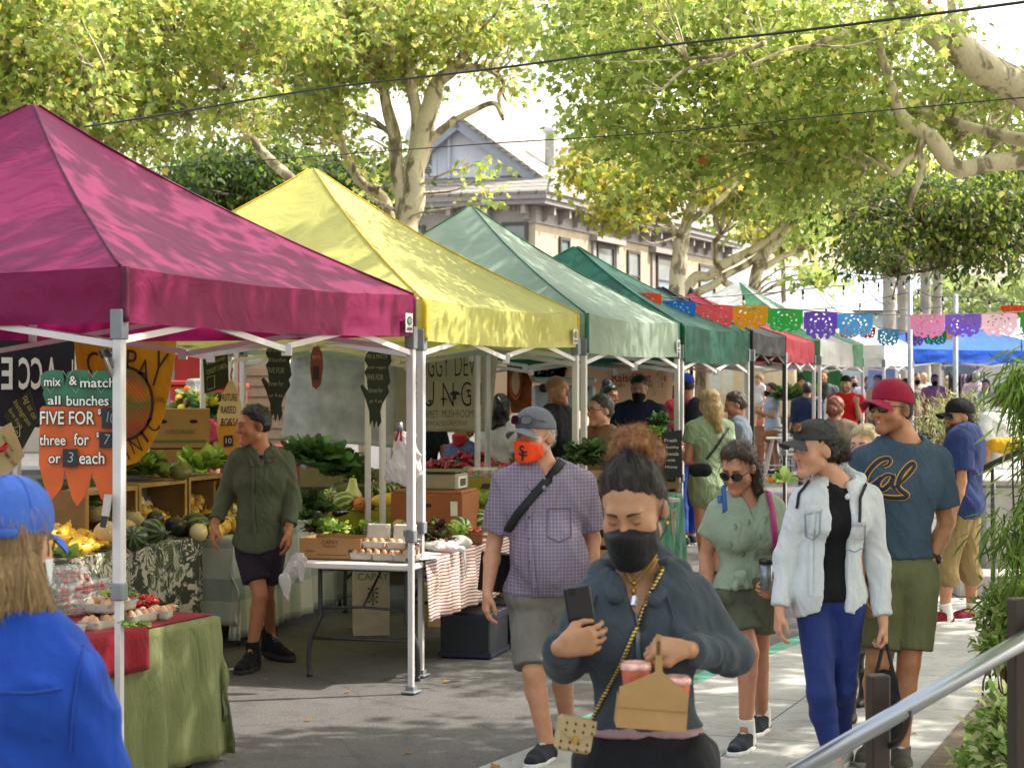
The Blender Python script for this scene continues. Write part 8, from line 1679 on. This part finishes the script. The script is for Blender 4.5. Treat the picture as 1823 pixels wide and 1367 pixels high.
root=empty('tumbler',P(1364,1010,d0-.3),'grey tumbler with black lid carried by the woman in sage','cup');c_=P(1364,1018,d0-.28);mb=MB();mb.lathe([(.026,-.09),(.033,.04)],c_,18);mb.build('cup',plain('7d8288',.3,.6),root,True);mb=MB();mb.lathe([(.036,.04),(.037,.06),(.03,.066),(.008,.068)],c_,18);mb.build('lid',plain('131315',.3),root,True)
d0=9.0
F5=near('denim','woman in an open pale denim shirt, navy leggings and charcoal cap',1482,d0,1.67,-20,dict(pelvis=(1474,1050),chest=(1482,925),neck=(1492,856),head=(1452,800,-.03),shoR=(1432,892,-.02),shoL=(1545,888,.05),elbR=(1400,995,.0),wriR=(1388,1088,-.08),elbL=(1562,1000,.05),wriL=(1572,1106,-.03),hipR=(1450,1080),hipL=(1506,1080),kneR=(1462,1235,-.08),ankR=(1484,1352,-.04),toeR=(1464,1384,-.2),kneL=(1498,1225,.06),ankL=(1500,1330,.3),toeL=(1486,1360,.2)),'c08c70',(-68,6,0),False,bulk=.96,bust=.95,hipw=.9,legb=.87,hands=dict(R=dict(dv=(-.1,-.15,-1),pn=(.95,.2,0),thumb=(.2,-1,0),curl=.45),L=dict(dv=(.1,-.1,-1),pn=(-.9,.2,0),thumb=(-.2,-1,0),curl=.85)),eye=dict(gaze=(0,0),iris='3a2a1c'),tintkw=dict(brow='2c1c14',lip=(1,.74,.72)))
tk=top(F5,cloth('0e0e12',.8,.1,.3),'tank_top',hem=.82,sleeve=None,loose=.008,neckr=.085,vneck=.07,fold=.004,vw=.05)
DN=cloth('c2c5ca',.85,.14,.5,.15,7,name='pale_denim');J=F5['J'];fv=F5['f'];cv_=J['chest']
s5=top(F5,DN,'denim_shirt',sleeve=1.9,loose=.015,neckr=.074,fold=.007,seed=12,flare=.008,hemfn=lambda g:.76+.03*np.cos((g[...,0]-J['pelvis'][0])*14),cuts=[lambda g:np.minimum((g-cv_)@fv-.0,np.interp(g[...,2],[.7,1.0,1.3,1.45],[.062,.058,.05,.03])-np.abs((g-cv_)@F5['r']-.012))])
extra(F5,'collar',[cone(P(1456,880,d0-.06),P(1452,850,d0+.02),.014,.016),cone(P(1452,850,d0+.02),P(1500,832,d0+.12),.016,.022),cone(P(1500,832,d0+.12),P(1532,852,d0+.05),.022,.022),cone(P(1532,852,d0+.05),P(1508,885,d0-.09),.024,.014)],DN,.006,.025)
for(a,b_)in(((1434,898),(1460,894)),((1502,920),(1540,918))):
 w_=b_[0]-a[0];strip(s5,'pocket_flap',[s5],[(a[0],a[1]+8),(b_[0],b_[1]+8)],.05,DN,.003,.0015);strip(s5,'pocket',[s5],[(a[0],a[1]+16),(a[0]+1,a[1]+55),((a[0]+b_[0])/2,a[1]+62),(b_[0]-1,b_[1]+55),(b_[0],b_[1]+16)],.006,plain('8e98a6',.9),.003)
for a in([(1496,890),(1488,960),(1496,1040),(1504,1085)],[(1450,890),(1444,960),(1443,1060)]):strip(s5,'placket',[s5],a,.028,DN,.002,.0015)
for a in([(1540,862),(1530,885),(1529,930)],[(1441,858),(1424,880),(1420,905)]):strip(F5['root'],'backpack_strap',[s5],a,.013,plain('17171f',.8),.006,.005)
bottom(F5,cloth('1f2f6a',.6,.12,.35,.1,6),'leggings',1.93,loose=.009,waist=.07,fold=.003)
hairdo(F5,hairmat('1c120d','33231a'),.003,-.07,.014,-.035,[ell((0,-.125,-.03),(.045,.042,.045)),ell((0,-.09,-.01),(.05,.04,.05))],lambda V:.006*vnoise(V*45,1)+.004*vnoise(V*90,2),1200,.03,.007,.8,backflow(F5,1,.2))
cc=cap(F5['root'],F5['M'],F5['o'],'3c3b3c','454446',tilt=.1,z0=.046,size=1.0);shades(F5['root'],F5['M'],F5['o'],at=(0,.012,.084),tilt=.3,lens='7a4a20',c='2a1c10');mb=MB();mb.lathe([(.002,-.004),(.004,0),(.002,.004)],L2W(F5,(-.084,.002,-.045)),8);mb.build('earring',gold,F5['root'],True)
for k_ in 'RL':shoes(F5['root'],F5['J'],k_,1.67,'8f8a84','cfcac2',laces=True)
root=empty('tote_bag',P(1575,1260,d0+.02),'black bag hanging from the hand of the denim shirted woman','bag');q=lambda u,v,dd=0:P(u,v,d0+dd);extra({'root':root},'bag_body',[cone(q(1575,1215),q(1577,1300),.06,.085,flat=(np.array([0,1.,0]),.5))],cloth('17171a'),.009,.02,dict(amp=.008,freq=9,seed=2))
for a in([(1574,1132),(1567,1170),(1556,1212)],[(1576,1132),(1584,1170),(1594,1212)]):mb=MB();mb.tube(smoothline(np.array([q(*x)for x in a]),4),.009,6);mb.build('bag_handle',plain('17171a',.7),root,True)
d0=9.35
F6=near('cal','man in a slate blue T-shirt with yellow script and maroon cap',1610,d0,1.84,-24,dict(pelvis=(1600,1015),chest=(1602,870),neck=(1610,785),head=(1588,727,-.03),shoR=(1540,822,-.03),shoL=(1666,822,.06),elbR=(1522,945,.0),wriR=(1530,1040,-.12),elbL=(1684,930,.1),wriL=(1660,998,-.02),hipR=(1575,1040),hipL=(1628,1040),kneR=(1562,1180,-.06),ankR=(1556,1300,.08),toeR=(1540,1336,-.06),kneL=(1618,1180,-.04),ankL=(1604,1322,-.06),toeL=(1606,1362,-.26)),'b07a56',(-52,0,0),True,bulk=.98,hands=dict(L=dict(dv=(-.62,-.25,-.72),pn=(-.5,.85,-.1),thumb=(-.4,-.3,.7),curl=.25,tin=.1)),tintkw=dict(brow='2c1c12',fade=(.4,.32,.28),beard=.7,beardc=(.6,.52,.48),lip=(.95,.6,.56)))
TS=cloth('3a4a5c',.88,.12,.5,.25,6,c2='445668');s6=top(F6,TS,'shirt',hem=.985,sleeve=.72,loose=.018,neckr=.084,fold=.007,seed=15)
zc=lambda X,Y:(1360+X*.2048,660+Y*.2048);YG=plain('c9982a',.6);NV=plain('151b38',.7)
cal=[[(1040,835),(1078,822),(1098,785),(1070,762),(1000,785),(930,850),(890,920),(880,975),(920,1000),(985,960),(1020,925)],[(1128,915),(1070,905),(1010,950),(995,1010),(1040,1025),(1095,980),(1128,915),(1112,985),(1130,1020)],[(1135,1015),(1220,940),(1290,860),(1305,812),(1270,812),(1200,890),(1165,970),(1175,1025),(1240,1075),(1215,1098),(1120,1100),(1000,1085),(960,1075)]]
for i,st_ in enumerate(cal):
 a=smoothline(np.array([zc(*x)for x in st_]),4)
 for w_,m_,lf_ in((.031,YG,.003),(.020,NV,.0055)):mb=MB();ribbon(mb,[s6],a,[w_*.55,w_,w_,w_*.8],0,lf_,2,.001);mb.V and mb.build('script_lettering',m_,s6,True)
bottom(F6,cloth('686a4a',.9,.12,.5,.3,6),'shorts',.82,loose=.026,flare=.014)
hairdo(F6,hairmat('18110d','2a1f18'),.003,-.06,.014,-.05,count=500,length=.015);cc=cap(F6['root'],F6['M'],F6['o'],'8a1a36','9a2040',tilt=.12,z0=.03,size=1.03);stamp(cc,[cc],'C',1556,684,12,14,plain('b59a5a'),.3,'cap_emblem',.06);stamp(cc,[cc],'C',1556,684,11,12,INK,.3,'cap_emblem',.03,.005);shades(F6['root'],F6['M'],F6['o'],at=(0,.004,.002))
mb=MB()
for y0,y1,dd,mi in((-.056,-.078,0,1),(-.058,-.066,.0015,0)):mb.grid(lambda i,j:L2W(F6,((i-.5)*(.036 if mi else .03),.0938+dd-.06*abs(i-.5)**2*2,y0+(y1-y0)*(j-.5)*math.sin(math.pi*min(max(i,.05),.95))+(y1-y0)*.5)),10,3,mi)
mb.build('mouth',[plain('d8d2c6',.3),plain('3a1512',.5)],F6['body'],True)
w_=F6['J']['wri'+'L'];e=F6['J']['elbL'];dv=(w_-e)/np.linalg.norm(w_-e);root=F6['root'];mb=MB();c_=w_-dv*.012;a=np.cross(dv,[0,0,1.]);a/=np.linalg.norm(a);b_=np.cross(dv,a);mb.tube([c_+(a*math.cos(t)+b_*math.sin(t))*.033 for t in np.linspace(0,6.283,21)[:-1]],.009,6,closed=True);wt=mb.build('watch',plain('151517',.5),root,True);mb=MB();f_=np.array([.75,-.66,0]);mb.lathe([(.021,0),(.021,.01),(.017,.012),(.001,.012)],c_+f_*.028,18,axis=np.stack([np.cross([0,0,1.],f_),[0,0,1.],f_],1));mb.build('watch_face',plain('24282c',.2,.3),wt,True)
for k_ in 'RL':shoes(F6['root'],F6['J'],k_,1.84,'4a463f','8a847a')
d0=14.7
F7=near('cap','bearded man in a navy T-shirt, khaki shorts and black cap',1716,d0,1.71,-112,dict(neck=(1722,768),head=(1708,742),kneR=(1722,1000,.05),ankR=(1730,1078,.1),toeR=(1708,1094,.05),kneL=(1684,1005,-.05),ankL=(1682,1082,-.12),toeL=(1660,1098,-.15)),'b5805f',(-78,4,0),True,h=.0065,bulk=1.16,belly=.07,hands=dict(),tintkw=dict(brow='1a120c',beard=1.,beardc=(.2,.16,.14)))
top(F7,cloth('2c3a68',.85,.12,.5,.2,6),'shirt',hem=.78,sleeve=.75,loose=.03,neckr=.07,fold=.007,seed=21);bottom(F7,cloth('8f7a52',.9,.12,.6,.3,7),'trousers',1.16,loose=.028,fold=.008)
extra(F7,'beard',xform([ell((0,.07,-.10),(.05,.04,.045)),ell((-.04,.03,-.075),(.03,.05,.04)),ell((.04,.03,-.075),(.03,.05,.04))],F7['M'],F7['o']),hairmat('1a1310','33261c'),.006,.03,dict(amp=.005,freq=60,seed=1))
hairdo(F7,hairmat('17110d'),.003,-.06,.014,-.05,count=300,length=.015);cap(F7['root'],F7['M'],F7['o'],'16161a',tilt=.1,z0=.03,size=1.04)
for k_ in 'RL':shoes(F7['root'],F7['J'],k_,1.71,'6a1426','d6d2cc',laces=False,sock='d5d3ce')
d0=4.1
F8=near('blue','woman in a bright blue fleece and faded blue cap seen from behind',18,d0,1.62,152,dict(neck=(22,1112,0),head=(18,966,.02),chest=(8,1250),shoR=(136,1206,-.06),shoL=(-125,1195,.1),elbR=(180,1385,-.02),wriR=(196,1510,.14)),'c29478',(170,6,0),False,bulk=1.08,h=.006)
BF=cloth('1a3f96',.85,.12,.55,.2,5,name='blue_fleece');s8=top(F8,BF,'fleece',hem=.74,sleeve=1.9,loose=.022,neckr=.075,fold=.012,seed=31,flare=.03);bottom(F8,cloth('23252c'),'trousers',1.9,loose=.012)
strip(F8['root'],'seam',[s8],[(-5,1232),(60,1232),(110,1225)],.006,plain('163c90',.9),.002);strip(F8['root'],'seam',[s8],[(150,1150),(140,1200),(128,1260),(126,1340)],.005,plain('163c90',.9),.002)
bl=hairmat('86693f','cdb283')
hairdo(F8,bl,.002,-.09,.02,-.06,[ell((0,-.06,-.075),(.088,.05,.065)),cone((.06,-.05,-.05),(.085,-.035,-.125),.032,.028),cone((-.06,-.05,-.05),(-.085,-.03,-.125),.032,.028),cone((0,-.08,-.06),(0,-.085,-.125),.045,.036)],lambda V:.005*vnoise(V*[50,50,14],2),2600,.06,.003,.10,DOWN,.0012,.006)
FB_=cloth('3a5aa8',.9,.3,.3,.3,12);cap(F8['root'],F8['M'],F8['o'],FB_,FB_,tilt=.1,z0=.02,size=1.02)
mb=MB();mb.tube([L2W(F8,(.092*math.sin(a),-.012-.118*math.cos(a),.018))for a in np.linspace(-.7,.7,10)],.011,6);mb.build('cap_strap',FB_,F8['root'],True);mb=MB();mb.box(L2W(F8,(.02,-.137,.018)),(.022,.012,.026),R(152));mb.build('buckle',plain('4a463c',.5),F8['root'])
facemask(F8['root'],F8['M'],F8['o'],'d0d0d4',h=.006);shades(F8['root'],F8['M'],F8['o'],frame_only=True,c='20242c')
for k_ in 'RL':shoes(F8['root'],F8['J'],k_,1.62,'33353c')
def hairk(p,c,kind,c2=None,capped=False):
 m=hairmat(c,c2);n=lambda V:.006*vnoise(V*40,1);h=max(.007,p['h']*.9);kw=dict(h=h,count=350,wid=.003)
 ex={'short':[],'long':[ell((0,-.075,-.07),(.08,.05,.12)),cone((.06,-.04,-.02),(.075,-.02,-.2),.035,.03),cone((-.06,-.04,-.02),(-.075,-.02,-.2),.035,.03),cone((0,-.09,-.06),(0,-.09,-.24),.055,.04)],'pony':[cone((0,-.11,.02),(0,-.16,-.03),.035,.035),cone((0,-.16,-.03),(0,-.15,-.14),.035,.018)],'bun':[ell((0,-.07,.13),(.05,.05,.045))],'lowbun':[ell((0,-.12,-.02),(.05,.045,.05))],'curly':[ell((0,-.05,-.04),(.11,.09,.12)),ell((0,-.06,-.14),(.1,.07,.09))]}[kind]
 if kind=='curly':n=lambda V:.016*vnoise(V*24,1)
 return hairdo(p,m,.002 if capped else .007 if kind=='short' else .011,-.05 if kind=='short' else-.07,.018,-.03 if kind=='short' else-.05,ex,n,flow=DOWN,curl=.008 if kind=='curly' else 0,length=.04 if kind!='short' else .02,**kw)
def crowd(label,u,d,H,yaw,skin,tc,bc='2a2c34',hair=('2a1c14','short'),sleeve=.7,blen=1.92,hz=None,male=True,capc=None,mask=None,arms='down',bulk=1.,belly=0,hem=None,dress=0,tint=None,h=None,pose=None,shoec='2a2a2e',group=None,feet=True,glasses=None,capkw=None,bust=0,neckr=.072,mat=None,eyeo=None,stride=.3):
 h=h or(.0075 if d<19 else .010 if d<30 else .013);base=np.array([(u-CU)*d/FPX,d,0]);J=skeleton(H,yaw,base,pose,d,male=male,stride=stride);Fm=frame(yaw);f,r=Fm[:,1],Fm[:,0]
 hd={}
 for k_,s_ in(('R',1),('L',-1)):
  if arms in('fwd','fwd'+k_):J['elb'+k_]=J['sho'+k_]-Z_*.165*H+f*.05+r*s_*.03;J['wri'+k_]=J['elb'+k_]+f*.125*H+Z_*.045*H-r*s_*.05;hd[k_]=dict(dv=f*.9+Z_*.2-r*s_*.4,pn=-r*s_*.8+Z_*.4,thumb=Z_,curl=.7)
  if arms=='chin' and k_=='L':J['elb'+k_]=J['sho'+k_]-Z_*.15*H+f*.08;J['wri'+k_]=J['elb'+k_]+f*.06*H+Z_*.11*H+r*.03;hd[k_]=dict(dv=Z_+f*.3,pn=-f,thumb=r,curl=.7)
 hz=hz or(yaw,4,0);p=person(label,label,J,H,yaw,skin,hz,male,h=h,bulk=bulk,belly=belly,bust=bust,hands=hd,tintkw=tint or dict(brow='20150f'),group=group,sss=0,eye=dict(iris='2a1c14')if d<19 and not glasses else None)
 m=mat or cloth(tc,.88,.14,.5,.2,6)
 sh=top(p,m,'dress' if dress else 'shirt',hem=dress or hem or .47*H,sleeve=sleeve,loose=.02,neckr=neckr,fold=.009,seed=int(u),flare=.06 if dress else .012,h=h*1.15)
 if not dress:bottom(p,cloth(bc,.9,.14,.5),'trousers' if blen>1.2 else 'shorts',blen,loose=.018,h=h*1.15)
 if hair:hairk(p,hair[0],hair[1],hair[2]if len(hair)>2 else None,bool(capc))
 if capc:cap(p['root'],p['M'],p['o'],capc,h=max(.006,h*.8),**(capkw or{}))
 if mask:facemask(p['root'],p['M'],p['o'],mask,h=max(.006,h*.8))
 if glasses:shades(p['root'],p['M'],p['o'],c=glasses,frame_only=True)
 if feet:
  for k_ in 'RL':shoes(p['root'],J,k_,H,shoec,h=h*.9,laces=False)
 p['top']=sh;return p
def strapbag(p,label,u,v,d,size,c,strap=None):
 q=P(u,v,d);root=empty('shoulder_bag',q,label,'bag');extra({'root':root},'bag_body',[cone(q-[size[0]*.25,0,0],q+[size[0]*.25,0,0],size[1]*.5,size[1]*.5,flat=(np.array([0,1.,0]),.4))],cloth(c,.5,.12,.3),.01,.02,dict(amp=.004,freq=12,seed=1))
 if strap:strip(root,'strap',[p['top'],p['body']],strap,.02,plain(c,.6),.008,.005)
c_=crowd
c_('fair haired woman hidden behind the denim shirt and maroon cap',1540,11.4,1.55,-35,'c79a80','8a8478','a39a86',('b09a72','short','cdbb94'),blen=.9,male=False,shoec='2a1c16')
G1=c_('man in round glasses and patterned shirt looking left',1070,15.4,1.70,-48,'b8866a','5a5236','3a3c42',('2c2018','short'),hz=(-58,2,0),glasses='3a2c20',tint=dict(brow='20150f'),mat=cloth('6a5f48',.85,.6,.4,.3,16,c2='8a3c3c'));eyes(G1['body'],G1['M'],G1['o'])
c_('stocky bald man in a black T-shirt turned to the right',990,16.6,1.86,62,'a87858','131316','2c2e36',None,bulk=1.14,belly=.06,hz=(58,2,0),tint=dict(brow='241a14',scalp=.8,beard=.4))
c_('man in a navy shirt and black mask looking down by the tan banner',1138,20,1.86,-6,'b88868','1c2238','22242c',('33261c','short'),hz=(-12,20,0),mask='141416',arms='fwd')
c_('woman with piled dark hair working before the tan banner',1084,21.6,1.76,40,'b07c5c','9fb8b0',hair=('1c1310','bun'),male=False,hz=(48,12,0))
B1=c_('man in a coral red T-shirt with backpack and blue cap',1222,21.5,1.88,-150,'b07c5c','b83a46','24408a',('2a1c14','short'),hz=(-160,6,0),capc='2444a0',arms='fwdL',capkw=dict(back=False))
q=P(1250,735,21.6);root=empty('backpack',q,'dark backpack on the man in the coral T-shirt','backpack');bk=B1['J']['chest']-B1['f']*.19;extra({'root':root},'pack',[cone(bk+Z_*.12,bk-Z_*.16,.12,.14,flat=(B1['f'],.6))],cloth('1c1d26'),.012,.03,dict(amp=.006,freq=8,seed=2));strip(root,'strap',[B1['top']],[(1216,702),(1219,730),(1226,762)],.05,plain('1c1d26',.8),.008,.006)
W1=c_('blonde woman in a pale green dress seen from behind',1264,17.6,1.72,-158,'b5826a','8fa07c',hair=('a88a5a','long','d6bd88'),male=False,dress=.55,hz=(-150,14,0),arms='fwd',sleeve=.45,mat=cloth('94a384',.85,.2,.5,.3,7,c2='6f8060'));strapbag(W1,'black crossbody bag hanging on the green dress',1247,836,17.1,(.16,.13),'141418',[(1296,762),(1278,790),(1258,818)])
c_('brown haired man in a grey T-shirt bending to look left',1312,18.4,1.70,-88,'a87455','757d8a','8a7a5e',('3d2c20','short'),hz=(-92,16,0),bulk=1.08,belly=.04)
O1=c_('woman with ponytail in denim overalls and black mask',1374,36.7,1.72,-78,'b58468','9aa6bc','6a84ae',('3a241a','pony','6a4630'),blen=.45,male=False,hz=(-82,4,0),mask='151518',arms='fwd',sleeve=.5);strapbag(O1,'tan leather bag on the woman in denim overalls',1375,777,36.2,(.28,.24),'8f5a34')
c_('woman in a blue cap holding a baby behind the ponytail woman',1364,38.6,1.80,-20,'b58468','c47a66','8a5a4c',('6a4630','long'),male=False,capc='2450b4',mask='151518',arms='fwd')
c_('baby in a white top held up by the woman in the blue cap',1351,38.0,.98,-40,'c99a80','d0d0d4','c9c0c0',('a8845a','short'),blen=.5,male=False,bulk=.85,feet=False,pose=dict(zip(('x',),(np.zeros(3),)))and None)
bb=PEOPLE['baby in a white top held up by the woman in the blue cap']['root'];bb.location.z+=.86
for ch in bb.children:pass
c_('boy in a navy hooded sweatshirt seen from behind',1437,33,1.74,165,'a8714e','1f2a44','2c3040',('17110e','short'),sleeve=1.9)
c_('woman with loose black hair in a white top seen from behind',1466,35,1.74,160,'b08060','c9c9c4','2a2a30',('120e0e','long'),male=False,sleeve=1.6)
c_('bearded man in a bright red T-shirt with backward black cap',1506,30,1.86,-14,'b88a6c','b8181c','2c2e36',('241812','short'),hz=(-22,0,0),tint=dict(brow='20140e',beard=.9,beardc=(.4,.34,.3)),capc='18181c',capkw=dict(back=True),arms='chin')
c_('tall smiling man in a dark grey shirt at the green side wall',1465,38.3,1.98,-10,'b07a5a','4a4e54',hair=('1c1512','short'))
c_('person in a rust striped shirt with a black knit hat',1426,39.4,1.84,20,'a8714e','b0553a',hair=('17110e','bun'),male=False,sleeve=1.8)
c_('red haired woman with a hair clip seen from behind',1488,20.5,1.62,168,'b9866c','7a6a5c','3a3a40',('7a3c1c','lowbun','b5673a'),male=False,hz=(150,8,0))
c_('man in a tan T-shirt and black mask walking toward the camera',1632,45,1.93,4,'a8714e','b8a48c','3a3c44',('16100e','short'),mask='121214')
c_('man in a dusty rose T-shirt and black mask beside him',1664,43.5,1.90,-6,'a87656','b0707a','44403c',('1c1410','short'),mask='121214',bulk=1.05)
c_('grey haired man in a pink shirt seen from behind',1738,45,1.98,172,'c08c70','d0a8a0','8a8a90',('a8a098','short'),sleeve=1.8)
c_('woman in a speckled black and white blouse by the tan banner',1190,24.5,1.74,-110,'a8714e','5a5a5c',hair=('2a1a14','short'),male=False,mat=cloth('77777a',.85,.5,.4,.3,20,c2='2a2a2c'),sleeve=1.5,mask='1c2a5a')
c_('vendor in a grey brimmed hat and white mask behind the flowers',350,19,1.80,-12,'b8886c','a83a40',hair=('5a4a3c','short'),male=False,mask='cfcfcf')
Q_=PEOPLE['vendor in a grey brimmed hat and white mask behind the flowers'];mb=MB();mb.lathe([(.165,.035),(.16,.045),(.105,.05),(.098,.12),(.085,.15),(.01,.155)],(0,-.01,0),24,wob=lambda a,z:.03*math.sin(2*a));mb.V=[v@Q_['M'].T+Q_['o']for v in mb.V];mb.build('hat',cloth('8a877f'),Q_['root'],True)
c_('curly dark haired woman in a white T-shirt by the mushroom banner',892,18.4,1.66,150,'a8714e','cfcac6','17171b',('1a1311','curly'),male=False)
c_('child in a navy patterned shirt reaching over red peppers',826,18.6,1.42,-40,'a8714e','1c2444','2a3a5a',('7a4a2a','short'),mask='b83038',arms='fwd',mat=cloth('1e2748',.85,.1,.4,.2,6,c2='7a84a8'))
c_('person in black behind the pepper heap',752,19.4,1.62,20,'a8714e','17181e',hair=('17110e','short'),arms='fwd')
c_('man in a white T-shirt partly hidden by the weeping shrub',1785,19.4,1.78,-150,'b07c5c','d6d4d2','9a7a3c',('2c1e16','short'),bulk=1.12,hz=(-160,0,0))
bag('yellow tote carried by the man in the white T-shirt',[cone(P(1772,792,18.7),P(1830,796,18.7),.07,.09)],cloth('b58a1c'),'tote_bag',.01,.008,3)
for i,(u,d,H,yw,tc,hc,kd,lab)in enumerate(((1520,46,1.86,0,'8a8a92','2a1c16','long','distant long haired woman left of the white side wall'),(1545,47,1.86,30,'3a3c44','2c2018','short','distant person in dark grey near the white side wall'),(1563,43,1.88,-30,'b59a80','6a4a30','curly','distant curly haired person behind the maroon cap'),(1597,48,1.92,20,'c2a0a0','c9b8a0','short','distant fair person in pale pink by the tall pole'),(1612,41,1.8,170,'4a4e5a','1c1412','long','distant person in slate seen from behind near the tall pole'),(1645,52,1.95,10,'9aa0a8','b8a888','short','distant fair haired person in light grey'),(1688,47,1.86,150,'c9c4c0','b59a6a','long','distant blonde in white beside the rose shirted man'),(1708,49,1.9,-20,'a84a3c','2a1c16','short','distant person in brick red by the clothes rack'),(1415,44,1.85,10,'b85a4a','3a2a20','short','distant person in salmon under the red tent'),(1492,45,1.9,200,'2f3a34','1c1512','short','distant person in dark green at the green side wall'),(1296,41,1.8,15,'c0b8b0','5a4030','long','distant woman in cream by the notice boards'),(1755,42,1.78,-30,'8a98a8','4a382a','long','distant woman in grey blue at the right'))):
 c_(lab,u,d,H,yw,('b58468','a8714e','c29478')[i%3],tc,('2c3040','4a4a52','6a6258')[i%3],(hc,kd),male=kd=='short',h=.016,sleeve=(.6,1.8)[i%2],mask='1a1a1e' if i%3==0 else None,group='distant shoppers')
dg=P(1522,1180,10.6);dg[2]=0;root=empty('dog',dg,'black dog standing between the denim shirted woman and the man','dog');D=lambda x,y,z:dg+np.array([x*.86+y*.5,-x*.5+y*.86,z])
pr=[cone(D(-.02,-.2,.44),D(0,.32,.45),.115,.095),cone(D(-.02,-.25,.46),D(-.03,-.40,.60),.075,.06),ell(D(-.03,-.44,.64),(.06,.075,.06)),cone(D(-.03,-.48,.62),D(-.03,-.58,.60),.036,.026),cone(D(0,.38,.5),D(0,.56,.62),.025,.01)]
for s_ in(-1,1):pr+=[cone(D(s_*.075-.02,-.2,.4),D(s_*.075-.02,-.19,.22),.045,.028),cone(D(s_*.075-.02,-.19,.22),D(s_*.075-.02,-.2,.04),.027,.022),cone(D(s_*.075-.02,-.2,.025),D(s_*.075-.02,-.25,.02),.028,.022),cone(D(s_*.08,.3,.42),D(s_*.085,.25,.25),.06,.036),cone(D(s_*.085,.25,.25),D(s_*.085,.37,.18),.033,.024),cone(D(s_*.085,.37,.18),D(s_*.085,.34,.03),.023,.021),cone(D(s_*.085,.34,.025),D(s_*.085,.28,.02),.026,.02),cone(D(s_*.05-.03,-.42,.69),D(s_*.075-.03,-.41,.62),.022,.012)]
extra({'root':root},'body',pr,hairmat('0e0d0e','1f1d1f'),.008,.03)
